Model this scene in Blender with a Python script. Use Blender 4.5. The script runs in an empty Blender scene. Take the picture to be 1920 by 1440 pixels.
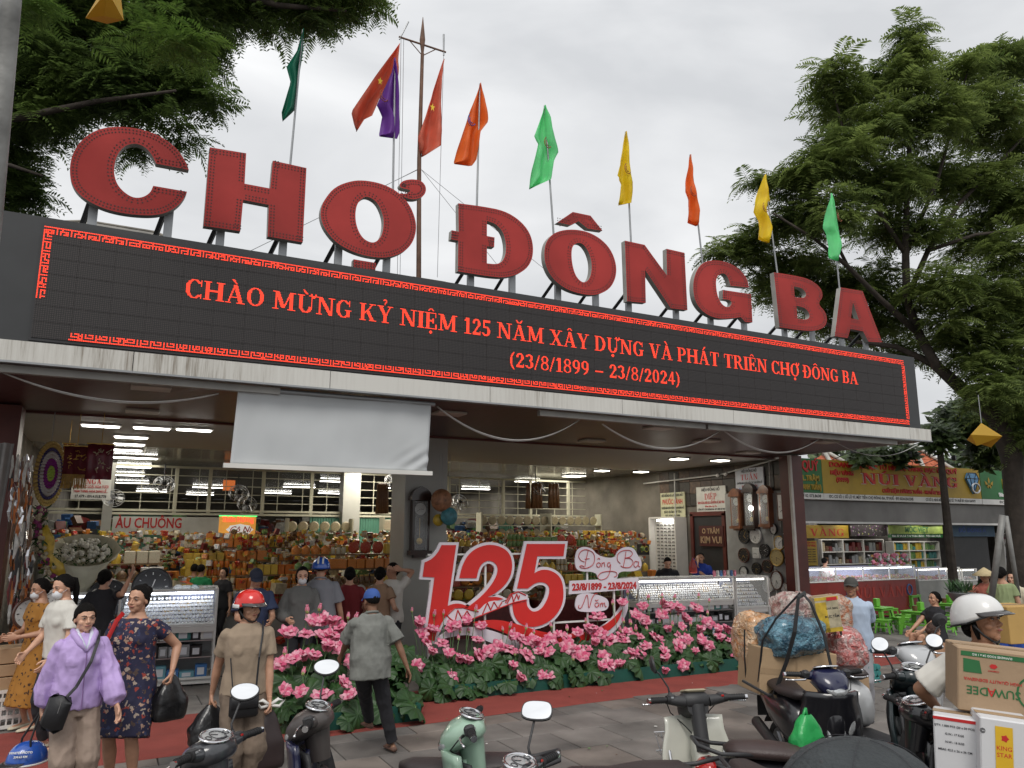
import bpy, math, random
import numpy as np
from mathutils import Vector, Matrix, noise as mnoise
from math import sin, cos, pi, radians
# ---- camera, world, sun, exposure
SC = bpy.context.scene
COL = SC.collection
PITCH, YAW, ROLL, FOC, CAMZ = 0.190214385,0.478649269,0.00269293929,1442.1374,2.10
_f = np.array([sin(YAW)*cos(PITCH), cos(YAW)*cos(PITCH), sin(PITCH)])
_r0 = np.array([cos(YAW),-sin(YAW),0.0]); _u0 = np.cross(_r0, _f)
_rt = cos(ROLL)*_r0 + sin(ROLL)*_u0; _up = -sin(ROLL)*_r0 + cos(ROLL)*_u0
CAM = np.array([0.0,0.0, CAMZ])
cd = bpy.data.cameras.new('camera'); cam = bpy.data.objects.new('camera', cd); COL.objects.link(cam)
cd.sensor_width = 36.0; cd.lens = FOC/1920*36.0; cd.clip_start = 0.05; cd.clip_end = 3000
cam.matrix_world = Matrix(((_rt[0], _up[0],-_f[0],0),(_rt[1], _up[1],-_f[1],0),(_rt[2], _up[2],-_f[2], CAMZ),(0,0,0,1)))
SC.camera = cam
def U(px, py, x=None, y=None, z=None, d=None):
 """world point on the sight line of a photograph pixel, on plane x=, y=, z= or at forward distance d="""
 r = _f + _rt*(px-960)/FOC + _up*(720-py)/FOC
 t = x/r[0] if x is not None else y/r[1] if y is not None else (z-CAM[2])/r[2] if z is not None else d
 return Vector(CAM + r*t)
SUN_EL, SUN_AZ = radians(52), radians(205)       # soft sun behind the clouds, behind and left of the camera
w = bpy.data.worlds.new("World"); SC.world = w; w.use_nodes = True
nt = w.node_tree; nt.nodes.clear()
def nd(t, tp, **k):
 n = t.nodes.new(tp)
 for a, b in k.items():
  if a.startswith('i_'):
   n.inputs[a[2:].replace('_', ' ')].default_value = b
  else: setattr(n, a, b)
 return n
out = nd(nt, 'ShaderNodeOutputWorld')
sky = nd(nt, 'ShaderNodeTexSky', sky_type='NISHITA', sun_disc=False, sun_elevation=SUN_EL, sun_rotation=SUN_AZ)
bg1 = nd(nt, 'ShaderNodeBackground'); bg1.inputs[1].default_value = 0.05
nt.links.new(sky.outputs[0], bg1.inputs[0])
tc = nd(nt, 'ShaderNodeTexCoord')
sep = nd(nt, 'ShaderNodeSeparateXYZ'); nt.links.new(tc.outputs['Generated'], sep.inputs[0])
mp = nd(nt, 'ShaderNodeMapping'); mp.inputs['Scale'].default_value = (1,1,2.6); nt.links.new(tc.outputs['Generated'], mp.inputs[0])
n1 = nd(nt, 'ShaderNodeTexNoise'); n1.inputs['Scale'].default_value = 2.1; n1.inputs['Detail'].default_value = 6; n1.inputs['Roughness'].default_value = .48; n1.inputs['Distortion'].default_value = .5
nt.links.new(mp.outputs[0], n1.inputs['Vector'])
cr = nd(nt, 'ShaderNodeValToRGB')
cr.color_ramp.elements[0].position = .34; cr.color_ramp.elements[0].color = (.56,.572,.59,1)
cr.color_ramp.elements[1].position = .68; cr.color_ramp.elements[1].color = (.84,.845,.85,1)
nt.links.new(n1.outputs['Fac'], cr.inputs[0])
mr = nd(nt, 'ShaderNodeMapRange'); mr.inputs['From Min'].default_value = 0; mr.inputs['From Max'].default_value = 1
mr.inputs['To Min'].default_value = .92; mr.inputs['To Max'].default_value = 1.3
nt.links.new(sep.outputs['Z'], mr.inputs['Value'])
bg2 = nd(nt, 'ShaderNodeBackground'); nt.links.new(cr.outputs[0], bg2.inputs[0]); nt.links.new(mr.outputs[0], bg2.inputs[1])
ms = nd(nt, 'ShaderNodeMixShader'); ms.inputs[0].default_value = .93
nt.links.new(bg1.outputs[0], ms.inputs[1]); nt.links.new(bg2.outputs[0], ms.inputs[2]); nt.links.new(ms.outputs[0], out.inputs[0])
sd = bpy.data.lights.new('sun', 'SUN'); so = bpy.data.objects.new('sun', sd); COL.objects.link(so)
sd.energy = 1.5; sd.angle = radians(24); sd.color = (1,.96,.9)
so.rotation_euler = (pi/2-SUN_EL,0, pi-SUN_AZ)
SC.view_settings.view_transform = 'Standard'; SC.view_settings.look = 'None'
SC.view_settings.exposure = 0.2; SC.view_settings.gamma = 1.0
SC.cycles.max_bounces = 6; SC.cycles.diffuse_bounces = 3; SC.cycles.glossy_bounces = 3
SC.cycles.transparent_max_bounces = 12; SC.cycles.transmission_bounces = 4
SC.cycles.sample_clamp_indirect = 4; SC.cycles.caustics_reflective = False; SC.cycles.caustics_refractive = False
# ---- materials
_mats = {}
def M(name, col, rough=.6, metal=0., var=.12, scale=4., bump=0., bscale=60., emit=0., ecol=None, coat=0., alpha=None, spec=None, trans=0., col2=None, pos=False):
 if name in _mats: return _mats[name]
 m = bpy.data.materials.new(name); m.use_nodes = True; t = m.node_tree
 b = t.nodes['Principled BSDF']
 b.inputs['Roughness'].default_value = rough; b.inputs['Metallic'].default_value = metal
 if coat: b.inputs['Coat Weight'].default_value = coat; b.inputs['Coat Roughness'].default_value = .08
 if spec is not None: b.inputs['Specular IOR Level'].default_value = spec
 if trans: b.inputs['Transmission Weight'].default_value = trans
 if alpha is not None: b.inputs['Alpha'].default_value = alpha
 co = nd(t, 'ShaderNodeTexCoord')
 if var or col2:
  n = nd(t, 'ShaderNodeTexNoise'); n.inputs['Scale'].default_value = scale; n.inputs['Detail'].default_value = 5
  t.links.new(nd(t, 'ShaderNodeNewGeometry').outputs['Position'] if pos else co.outputs['Object'], n.inputs['Vector'])
  r = nd(t, 'ShaderNodeValToRGB'); r.color_ramp.elements[0].position = .3; r.color_ramp.elements[1].position = .7
  c2 = col2 or col; lo, hi = (1-var),(1+var)
  r.color_ramp.elements[0].color = (*[min(1, c*lo) for c in col],1); r.color_ramp.elements[1].color = (*[min(1, c*hi) for c in c2],1)
  t.links.new(n.outputs['Fac'], r.inputs[0]); t.links.new(r.outputs[0], b.inputs['Base Color'])
 else: b.inputs['Base Color'].default_value = (*col,1)
 if bump:
  n2 = nd(t, 'ShaderNodeTexNoise'); n2.inputs['Scale'].default_value = bscale; n2.inputs['Detail'].default_value = 4
  t.links.new(co.outputs['Object'], n2.inputs['Vector'])
  bm = nd(t, 'ShaderNodeBump'); bm.inputs['Strength'].default_value = bump; bm.inputs['Distance'].default_value = .02
  t.links.new(n2.outputs['Fac'], bm.inputs['Height']); t.links.new(bm.outputs[0], b.inputs['Normal'])
 if emit:
  b.inputs['Emission Color'].default_value = (*(ecol or col),1); b.inputs['Emission Strength'].default_value = emit
 m.diffuse_color = (*col,1)
 _mats[name] = m; return m
def leafmat(name, c1, c2, tr=.35, scale=1.5):
 if name in _mats: return _mats[name]
 m = bpy.data.materials.new(name); m.use_nodes = True; t = m.node_tree; b = t.nodes['Principled BSDF']
 o = t.nodes['Material Output']; b.inputs['Roughness'].default_value = .5
 g = nd(t, 'ShaderNodeNewGeometry'); co = nd(t, 'ShaderNodeTexCoord')
 n = nd(t, 'ShaderNodeTexNoise'); n.inputs['Scale'].default_value = scale; n.inputs['Detail'].default_value = 3
 t.links.new(co.outputs['Object'], n.inputs['Vector'])
 ad = nd(t, 'ShaderNodeMath', operation='ADD'); mu = nd(t, 'ShaderNodeMath', operation='MULTIPLY'); mu.inputs[1].default_value = .45
 t.links.new(g.outputs['Random Per Island'], mu.inputs[0]); t.links.new(mu.outputs[0], ad.inputs[0]); t.links.new(n.outputs['Fac'], ad.inputs[1])
 r = nd(t, 'ShaderNodeValToRGB'); r.color_ramp.elements[0].position = .45; r.color_ramp.elements[1].position = 1.0
 r.color_ramp.elements[0].color = (*c1,1); r.color_ramp.elements[1].color = (*c2,1)
 t.links.new(ad.outputs[0], r.inputs[0]); t.links.new(r.outputs[0], b.inputs['Base Color'])
 tl = nd(t, 'ShaderNodeBsdfTranslucent'); t.links.new(r.outputs[0], tl.inputs[0])
 mx = nd(t, 'ShaderNodeMixShader'); mx.inputs[0].default_value = tr
 t.links.new(b.outputs[0], mx.inputs[1]); t.links.new(tl.outputs[0], mx.inputs[2]); t.links.new(mx.outputs[0], o.inputs[0])
 _mats[name] = m; return m
def cloth2(name, c1, c2, tr=.3):
 """thin cloth that lets light through"""
 return leafmat(name, c1, c2, tr,3.0)
def spotted(name, base, spots, scale=30, thr=.35, rough=.8):
 """printed fabric: voronoi blossoms of several colours over a base"""
 if name in _mats: return _mats[name]
 m = bpy.data.materials.new(name); m.use_nodes = True; t = m.node_tree; b = t.nodes['Principled BSDF']; b.inputs['Roughness'].default_value = rough
 co = nd(t, 'ShaderNodeTexCoord'); v = nd(t, 'ShaderNodeTexVoronoi'); v.inputs['Scale'].default_value = scale
 nz = nd(t, 'ShaderNodeTexNoise'); nz.inputs['Scale'].default_value = scale*1.6
 mxv = nd(t, 'ShaderNodeMix', data_type='VECTOR'); mxv.inputs['Factor'].default_value = .06
 t.links.new(co.outputs['Object'], nz.inputs['Vector']); t.links.new(co.outputs['Object'], mxv.inputs['A']); t.links.new(nz.outputs['Color'], mxv.inputs['B'])
 t.links.new(mxv.outputs['Result'], v.inputs['Vector'])
 lt = nd(t, 'ShaderNodeMath', operation='LESS_THAN'); lt.inputs[1].default_value = thr
 t.links.new(v.outputs['Distance'], lt.inputs[0])
 sp = nd(t, 'ShaderNodeSeparateColor'); t.links.new(v.outputs['Color'], sp.inputs[0])
 r = nd(t, 'ShaderNodeValToRGB'); r.color_ramp.interpolation = 'CONSTANT'
 for i, c in enumerate(spots):
  if i < 2: e = r.color_ramp.elements[i]; e.position = i/len(spots)
  else: e = r.color_ramp.elements.new(i/len(spots))
  e.color = (*c,1)
 if len(spots) == 1: r.color_ramp.elements[1].color = (*spots[0],1)
 t.links.new(sp.outputs[0], r.inputs[0])
 mx = nd(t, 'ShaderNodeMix', data_type='RGBA'); mx.inputs['A'].default_value = (*base,1)
 t.links.new(lt.outputs[0], mx.inputs['Factor']); t.links.new(r.outputs[0], mx.inputs['B']); t.links.new(mx.outputs['Result'], b.inputs['Base Color'])
 _mats[name] = m; return m
# ---- mesh collector
class MB:
 def __init__(s): s.v = []; s.f = []; s.m = []; s.cur = 0
 def add(s, vs, fs, mi=None):
  o = len(s.v); s.v.extend([tuple(p) for p in vs]); s.f.extend([tuple(i+o for i in f) for f in fs]); s.m.extend([s.cur if mi is None else mi]*len(fs)); return s
 def box(s, a, b, mi=None, M=None):
  (x0, y0, z0),(x1, y1, z1) = a, b
  vs = [(x0,y0,z0),(x1,y0,z0),(x1,y1,z0),(x0,y1,z0),(x0,y0,z1),(x1,y0,z1),(x1,y1,z1),(x0,y1,z1)]
  if M: vs = [M @ Vector(p) for p in vs]
  return s.add(vs,[(0,3,2,1),(4,5,6,7),(0,1,5,4),(1,2,6,5),(2,3,7,6),(3,0,4,7)], mi)
 def cbox(s, c, sz, mi=None, rz=0, M=None):
  T = Matrix.Translation(c) @ Matrix.Rotation(rz,4, 'Z')
  if M: T = M @ T
  return s.box([-k/2 for k in sz],[k/2 for k in sz], mi, T)
 def bbox(s, c, sz, bev=.01, mi=None, M=None):
  """box with bevelled vertical edges and rounded top/bottom rims"""
  hx, hy, hz = [k/2 for k in sz]; b = min(bev, hx*.9, hy*.9, hz*.9)
  rings = []
  for z, i in ((-hz, b),(-hz+b,0),(hz-b,0),(hz, b)):
   x, y = hx-i, hy-i; k = b
   rings.append([(x-k,-y,z),(x,-y+k,z),(x,y-k,z),(x-k,y,z),(-x+k,y,z),(-x,y-k,z),(-x,-y+k,z),(-x+k,-y,z)])
  T = Matrix.Translation(c)
  if M: T = M @ T
  vs = [T @ Vector(p) for r in rings for p in r]; fs = []
  for r in range(3):
   for i in range(8): fs.append((r*8+i, r*8+(i+1)%8, r*8+8+(i+1)%8, r*8+8+i))
  fs.append(tuple(range(7,-1,-1))); fs.append(tuple(range(24,32)))
  return s.add(vs, fs, mi)
 def tube(s, pts, rad, n=8, mi=None, cap=True, ell=None, up=None):
  """tube through points; rad scalar/list; ell: list of (ru, rv) in frame (side, front)"""
  P = [Vector(p) for p in pts]; k = len(P)
  R = rad if isinstance(rad,(list, tuple)) else [rad]*k
  vs = []; prev = None
  for i in range(k):
   tdir = (P[min(i+1, k-1)]-P[max(i-1,0)])
   if tdir.length < 1e-9: tdir = Vector((0,0,1))
   tdir.normalize()
   if prev is None:
    a = Vector(up) if up is not None else (Vector((0,0,1)) if abs(tdir.z) < .9 else Vector((0,1,0)))
   else: a = prev
   u = a - tdir*a.dot(tdir)
   if u.length < 1e-6: u = tdir.orthogonal()
   u.normalize(); v = tdir.cross(u); prev = u
   ru, rv = (ell[i] if ell else (R[i], R[i]))
   for j in range(n):
    t = 2*pi*j/n; vs.append(P[i]+u*cos(t)*ru+v*sin(t)*rv)
  fs = [(i*n+j, i*n+(j+1)%n,(i+1)*n+(j+1)%n,(i+1)*n+j) for i in range(k-1) for j in range(n)]
  if cap: fs.append(tuple(range(n-1,-1,-1))); fs.append(tuple(range((k-1)*n, k*n)))
  return s.add(vs, fs, mi)
 def capsule(s, a, b, ra, rb, n=10, mi=None):
  a = Vector(a); b = Vector(b); d = (b-a); L = max(d.length,1e-5); d = d/L
  return s.tube([a-d*ra*.95, a-d*ra*.7, a-d*ra*.3, a, b, b+d*rb*.3, b+d*rb*.7, b+d*rb*.95],[ra*.25, ra*.7, ra*.95, ra, rb, rb*.95, rb*.7, rb*.25], n, mi)
 def lathe(s, prof, n=16, M=None, mi=None, cap=True):
  vs = []; k = len(prof)
  for r, z in prof:
   for j in range(n):
    p = Vector((r*cos(2*pi*j/n), r*sin(2*pi*j/n), z)); vs.append(M @ p if M else p)
  fs = [(i*n+j, i*n+(j+1)%n,(i+1)*n+(j+1)%n,(i+1)*n+j) for i in range(k-1) for j in range(n)]
  if cap: fs.append(tuple(range(n-1,-1,-1))); fs.append(tuple(range((k-1)*n, k*n)))
  return s.add(vs, fs, mi)
 def ell(s, c, r, n=10, m=7, mi=None, M=None):
  T = Matrix.Translation(c)
  if M: T = T @ M
  vs = []
  for i in range(m+1):
   a = -pi/2+pi*i/m
   for j in range(n): vs.append(T @ Vector((r[0]*cos(a)*cos(2*pi*j/n), r[1]*cos(a)*sin(2*pi*j/n), r[2]*sin(a))))
  fs = [(i*n+j, i*n+(j+1)%n,(i+1)*n+(j+1)%n,(i+1)*n+j) for i in range(m) for j in range(n)]
  return s.add(vs, fs, mi)
 def quad(s, a, b, c, d, mi=None): return s.add([a, b, c, d],[(0,1,2,3)], mi)
 def grid(s, fn, nu, nv, mi=None, thick=0):
  vs = [fn(i/nu, j/nv) for j in range(nv+1) for i in range(nu+1)]
  fs = [(j*(nu+1)+i, j*(nu+1)+i+1,(j+1)*(nu+1)+i+1,(j+1)*(nu+1)+i) for j in range(nv) for i in range(nu)]
  return s.add(vs, fs, mi)
 def build(s, name, mat, parent=None, smooth=False, local=False, kind=None, angle=None):
  me = bpy.data.meshes.new(name); me.from_pydata([tuple(p) for p in s.v],[], s.f)
  mats = mat if isinstance(mat,(list, tuple)) else [mat]
  for m in mats: me.materials.append(m)
  if len(mats) > 1: me.polygons.foreach_set('material_index', s.m)
  if smooth or angle:
   me.polygons.foreach_set('use_smooth',[True]*len(me.polygons))
   if angle: me.set_sharp_from_angle(angle=radians(angle))
  me.update()
  return link(name, me, parent, local, kind)
def link(name, me, parent=None, local=False, kind=None):
 o = bpy.data.objects.new(name, me); COL.objects.link(o)
 if parent is not None:
  o.parent = parent
  if not local: o.matrix_parent_inverse = _wm(parent).inverted()
 if kind: o['kind'] = kind
 return o
def _wm(o):
 m = o.matrix_basis.copy()
 if o.parent: m = _wm(o.parent) @ o.matrix_parent_inverse @ m
 return m
def tag(o, label=None, cat=None, group=None, kind=None):
 if label: o['label'] = label
 if cat: o['category'] = cat
 if group: o['group'] = group
 if kind: o['kind'] = kind
 return o
def thing(name, label, cat, loc=(0,0,0), rz=0, group=None):
 o = bpy.data.objects.new(name, None); COL.objects.link(o); o.location = loc; o.rotation_euler = (0,0, rz); o.empty_display_size = .1
 return tag(o, label, cat, group)
def struct(name, mb, mat, **k): o = mb.build(name, mat, **k); o['kind'] = 'structure'; return o
def dup(root, loc, rz=0, label=None, group=None, scale=None):
 r = root.copy(); COL.objects.link(r); r.location = loc; r.rotation_euler = (0,0, rz)
 if label: r['label'] = label
 if group: r['group'] = group
 if scale: r.scale = (scale,)*3
 for ch in list(root.children):
  c = ch.copy(); COL.objects.link(c); c.parent = r
  for g in list(ch.children):
   d = g.copy(); COL.objects.link(d); d.parent = c
 return r
def prism(mb, poly, holes, P, depth, mi_face=0, mi_side=1):
 """polygon (list of 2-D) with holes -> solid; P(u, v, k) maps to 3-D, k=0 front,1 back"""
 from mathutils.geometry import tessellate_polygon
 loops = [poly]+list(holes); pts = [p for l in loops for p in l]
 tri = tessellate_polygon([[Vector((p[0], p[1],0)) for p in l] for l in loops])
 n = len(pts); vs = [P(u, v,0) for u, v in pts]+[P(u, v, depth) for u, v in pts]
 mb.add(vs,[tuple(t) for t in tri], mi_face);
 mb.add(vs,[tuple(i+n for i in reversed(t)) for t in tri], mi_side)
 fs = []; o = 0
 for l in loops:
  k = len(l)
  for i in range(k): a = o+i; b = o+(i+1)%k; fs.append((a, b, b+n, a+n))
  o += k
 mb.add(vs, fs, mi_side)
def smoothpoly(p, it=2):
 """Chaikin corner cutting, closed; a point given as (x, y,1) stays sharp"""
 for _ in range(it):
  q = []; n = len(p)
  for i in range(n):
   a = p[i]; b = p[(i+1) % n]; sa = len(a) > 2; sb = len(b) > 2
   if sa: q.append(a)
   else: q.append((a[0]*.75+b[0]*.25, a[1]*.75+b[1]*.25))
   if not sb and not sa: q.append((a[0]*.25+b[0]*.75, a[1]*.25+b[1]*.75))
   elif not sb: q.append((a[0]*.25+b[0]*.75, a[1]*.25+b[1]*.75))
  p = q
 return [(a[0], a[1]) for a in p]
def walk_poly(poly, step):
 pts = []; n = len(poly); carry = 0
 for i in range(n):
  a = Vector(poly[i]); b = Vector(poly[(i+1) % n]); L = (b-a).length
  if L < 1e-9: continue
  t = carry
  while t < L:
   pts.append((a+(b-a)*t/L,(b-a)/L)); t += step
  carry = t-L
 return pts
# ---- lettering
_fontcache = {}
def text(name, s, size, loc, mat, parent=None, rot=None, bold=0., ext=.004, align='CENTER', sx=1., shear=0., width=None, local=False):
 """built-in font lettering as a mesh. default plane faces -Y (read from the front)"""
 key = (s, bold, ext/size, align, shear)
 if key in _fontcache: me0 = _fontcache[key]
 else:
  cu = bpy.data.curves.new(name, 'FONT'); cu.body = s; cu.size = 1; cu.align_x = align; cu.align_y = 'CENTER'
  cu.offset = bold; cu.extrude = ext/size; cu.resolution_u = 2; cu.shear = shear
  ob = bpy.data.objects.new(name, cu); me0 = bpy.data.meshes.new_from_object(ob)
  bpy.data.objects.remove(ob); bpy.data.curves.remove(cu); _fontcache[key] = me0
 me = me0.copy(); me.name = name; me.materials.clear(); me.materials.append(mat)
 if width:
  xs = [v.co.x for v in me.vertices]
  if xs: sx = width/size/max(.01, max(xs)-min(xs))
 R = rot if rot is not None else Matrix.Rotation(pi/2,4, 'X')
 me.transform(Matrix.Translation(loc) @ R.to_4x4() @ Matrix.Diagonal((size*sx, size, size,1)))
 return link(name, me, parent, local)
def R_(x0, y0, x1, y1): return lambda x, y: x0 <= x <= x1 and y0 <= y <= y1
def L_(x0, y0, x1, y1, w):
 def f(x, y):
  if not min(y0, y1) <= y <= max(y0, y1): return False
  c = x0+(x1-x0)*(y-y0)/(y1-y0); return c-w/2 <= x <= c+w/2
 return f
def E_(cx, cy, rx, ry, tx, ty, c=None):
 def f(x, y):
  if c and not c(x, y): return False
  return ((x-cx)/rx)**2+((y-cy)/ry)**2 <= 1 and ((x-cx)/(rx-tx))**2+((y-cy)/(ry-ty))**2 >= 1
 return f
def ST(x, y0=0, y1=20, w=4): return [R_(x, y0, x+w, y1), R_(x-2, y0, x+w+2, y0+1.3), R_(x-2, y1-1.3, x+w+2, y1)]
G = {
 'A': (21,[L_(3,0,9.6,20,1.7), L_(16.6,0,10.2,20,4.2), R_(5,6,14,7.3), R_(0,0,6,1.2), R_(12,0,21,1.2)]),
 'B': (17, ST(2)+[E_(9,15,6.5,5,3.8,1.4, lambda x, y: x > 8), E_(9,5.6,7.5,5.6,4,1.4, lambda x, y: x > 8), R_(5,9.8,9,11), R_(5,18.7,9,20), R_(5,0,9,1.3)]),
 'C': (18,[E_(9.5,10,9,10.2,4.2,1.4, lambda x, y: x < 13 or abs(y-10) > 5.6), R_(16,13,17.4,20), R_(16,0.5,17.2,5)]),
 'D': (19, ST(2)+[E_(8,10,10,10,4.3,1.4, lambda x, y: x > 7.5)]),
 'E': (17, ST(2)+[R_(4,0,15,1.4), R_(4,18.6,15,20), R_(6,9.4,11,10.8), R_(10.2,7,11.6,13), R_(13.8,14.5,15.2,20), R_(14.2,0,15.6,6)]),
 'G': (20,[E_(9.5,10,9,10.2,4.2,1.4, lambda x, y: x < 13 or abs(y-10) > 5.6), R_(16,13,17.4,20), R_(13.3,1.5,17.2,8.5), R_(11.5,7.6,19,9)]),
 'H': (22, ST(2)+ST(15.5)+[R_(5,9.3,16,10.9)]),
 'I': (9, ST(2.5)),
 'K': (21, ST(2)+[L_(6,8,16.5,20,1.9), L_(16.5,0,9.5,12,4.4), R_(12,18.8,19.5,20), R_(12.5,0,21,1.2)]),
 'L': (17, ST(2)+[R_(4,0,15,1.4), R_(14.2,0,15.6,6.5)]),
 'M': (26,[R_(3,0,4.6,20), R_(0.5,0,7,1.3), R_(0.5,18.8,6,20), L_(5,20,12,2,4.4), L_(20.4,20,12.8,2,1.7), R_(19.2,0,23.2,20), R_(17,0,25.5,1.3), R_(20,18.8,25.5,20)]),
 'N': (22,[R_(3,0,4.6,20), R_(0.5,0,7,1.3), R_(0.5,18.8,6,20), L_(4.5,20,17.5,0,4.4), R_(17,0,18.8,20), R_(14.5,18.8,21.5,20)]),
 'O': (20,[E_(10,10,9.4,10.2,4.2,1.4)]),
 'P': (17, ST(2)+[E_(8.5,14.4,7.5,5.6,4,1.4, lambda x, y: x > 7.5), R_(5,8.8,9,10.1), R_(5,18.7,9,20)]),
 'Q': (20,[E_(10,10,9.4,10.2,4.2,1.4), L_(17,-3,11,4,3)]),
 'R': (20, ST(2)+[E_(8.5,14.6,7.3,5.4,4,1.4, lambda x, y: x > 7.5), R_(5,9.2,9,10.5), R_(5,18.7,9,20), L_(17,0,10,10,4.2), R_(14,0,20,1.2)]),
 'S': (15,[E_(7.5,14.8,6.5,5.3,3,1.5, lambda x, y: x < 7.5 or y > 16), E_(7.5,5.2,6.5,5.3,3,1.5, lambda x, y: x > 7.5 or y < 4), L_(10,7.5,5,12.5,6)]),
 'T': (19,[R_(7.3,0,11.5,20), R_(5,0,14,1.3), R_(1,18.6,18,20), R_(1,14,2.3,20), R_(16.6,14,18,20)]),
 'U': (22,[R_(3,5.5,7,20), R_(0.8,18.8,9.2,20), R_(16.6,5.5,18.2,20), R_(14,18.8,20.8,20), E_(10.6,6.8,7.6,7,4,1.6, lambda x, y: y < 6.8)]),
 'V': (21,[L_(4,20,10.6,0,4.3), L_(17,20,11.2,0,1.7), R_(0,18.8,8.6,20), R_(13.5,18.8,20.5,20)]),
 'X': (21,[L_(4.5,20,16.5,0,4.3), L_(16.5,20,4,0,1.7), R_(0.5,18.8,8.8,20), R_(13,18.8,20,20), R_(0.5,0,7.5,1.2), R_(12,0,21,1.2)]),
 'Y': (20,[L_(3.8,20,10,8,4.3), L_(16.5,20,11,8,1.7), R_(8.2,0,12,9), R_(5.8,0,14.5,1.2), R_(0,18.8,8.3,20), R_(13,18.8,20,20)]),
 '0': (13,[E_(6.5,10,5.8,10,3.2,1.4)]),
 '1': (11,[R_(4.2,0,7.8,20), R_(1.5,0,10.5,1.2), L_(2,16,5,20,2.4)]),
 '2': (13,[E_(6.3,14.4,5.6,5.6,3.4,1.6, lambda x, y: y > 14 or x > 7), L_(2,1,10,13,2.6), R_(0.6,0,12,3), R_(11,0,12.4,5)]),
 '3': (13,[E_(6,15,5.3,5,3.3,1.6, lambda x, y: x > 6 or y > 15.5), E_(6,5.6,6,5.6,3.6,1.6, lambda x, y: x > 6 or y < 4.5)]),
 '4': (13,[R_(7,0,10.4,20), R_(0.3,4.6,12.6,7), L_(1.4,5,8.4,20,1.8)]),
 '5': (13,[R_(2,16.8,11.5,20), R_(2,10,3.5,20), E_(5.6,6.2,6.2,6.2,3.6,1.6, lambda x, y: x > 5 or y < 4), R_(2,10.4,6,12)]),
 '8': (13,[E_(6.5,15,5.2,5,2.4,1.4), E_(6.5,5.4,6,5.6,2.6,1.4)]),
 '9': (13,[E_(6.5,13.6,5.9,6.4,3.2,1.4), E_(4,12,8.4,12,3.4,1.4, lambda x, y: x > 4 and y < 12)]),
 '/': (8,[L_(0.5,-1,7,20,1.8)]), '(': (8,[E_(9.5,8.5,8.5,13,2.6,.8, lambda x, y: x < 7)]), ')': (8,[E_(-1.5,8.5,8.5,13,2.6,.8, lambda x, y: x > 1)]),
 '-': (15,[R_(1,6.4,14,8)]), ' ': (7,[]), ':': (7,[R_(1.5,1,4.5,4), R_(1.5,11,4.5,14)]), '.': (6,[R_(1,0,4,3)]),
}
DIA = {'^': lambda c: [L_(c-4,21.6, c,25.4,2), L_(c+4,21.6, c,25.4,2)], '`': lambda c: [L_(c+1,21.4, c-3,26,2.6)], "'": lambda c: [L_(c-1,21.4, c+3,26,2.6)],
       '?': lambda c: [E_(c,25.4,2.6,2.4,1.5,1.5, lambda x, y: x > c-.3 or y > 25.6), R_(c-.8,21.4, c+.8,23.4)],
       '.': lambda c: [lambda x, y: (x-c)**2+(y+4)**2 <= 4.4], '(': lambda c: [E_(c,26,4.6,4.4,1.6,1.7, lambda x, y: y < 25.6)],
       '+': lambda c: [E_(2*c-1.5,20.5,3.4,3.2,1.8,1.8, lambda x, y: y < 22)], '=': lambda c: [R_(-.5,9.3,8,10.8)], "*": lambda c: [L_(c+3,25.5, c+6.5,29.5,2.4)], '~': lambda c: [L_(c-4,21.8, c-1,24.4,2), L_(c+4,24.4, c-1,22,2)]}
def glyphs(s):
 out = []; i = 0; x = 0
 while i < len(s):
  c = s[i]; marks = ''
  if i+1 < len(s) and s[i+1] == '{':
   j = s.index('}', i); marks = s[i+2:j]; i = j
  wd, sh = G[c]; sh = list(sh)
  for mk in marks: sh += DIA[mk]((wd-1)/2)
  out.append((x, wd, sh)); x += wd+1.0; i += 1
 return out, x
def serif_runs(s, step=1.0, y0=-7, y1=31):
 """rows of filled runs: (row y, x0, x1)"""
 gl, W = glyphs(s); runs = []
 ys = np.arange(y0, y1, step)
 for gx, wd, sh in gl:
  if not sh: continue
  xs = np.arange(-2, wd+3, step)
  for y in ys:
   on = None; yc = y+step/2
   for x in xs:
    xc = x+step/2; h = any(f(xc, yc) for f in sh)
    if h and on is None: on = x
    if not h and on is not None: runs.append((y, gx+on, gx+x)); on = None
   if on is not None: runs.append((y, gx+on, gx+xs[-1]))
 return runs, W
def serif_mesh(name, s, P, mat, parent=None, step=1.0, fit=None):
 """P(u, v) with u in glyph units -> 3-D; strips of quads"""
 runs, W = serif_runs(s, step); mb = MB()
 for y, a, b in runs: mb.quad(P(a, y, W), P(b, y, W), P(b, y+step, W), P(a, y+step, W))
 return mb.build(name, mat, parent)
# ---- shared materials
rnd = random.Random(7)
m_white = M('white_paint',(.72,.71,.68),.55, var=.06)
m_fascia = M('fascia_aluminium',(.66,.65,.61),.45, var=.08, scale=1.2)
m_grey = M('grey_metal',(.30,.31,.32),.45,.6, var=.1)
m_dark = M('dark_plastic',(.025,.025,.027),.45, var=.15)
m_black = M('black_rubber',(.012,.012,.013),.6, var=.15)
m_maroon = M('maroon_soffit',(.075,.022,.02),.38, var=.2, scale=2)
m_redwood = M('red_wood',(.11,.022,.016),.4, var=.25, scale=3)
m_ceil = M('ceiling_white',(.42,.41,.38),.65, var=.05, scale=.5)
m_ceilg = M('ceiling_gloss',(.34,.34,.31),.22, var=.08, scale=.8, coat=.3)
m_conc = M('stained_concrete',(.18,.165,.14),.9, var=.35, scale=1.3, bump=.3, bscale=9)
m_steel = M('steel',(.55,.56,.57),.28,.9, var=.08)
m_cream = M('cream_steel',(.50,.49,.38),.5, var=.1)
m_lamp = M('lamp_tube',(.95,.97,1),.5, var=0, emit=9, ecol=(1,.97,.9))
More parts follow.
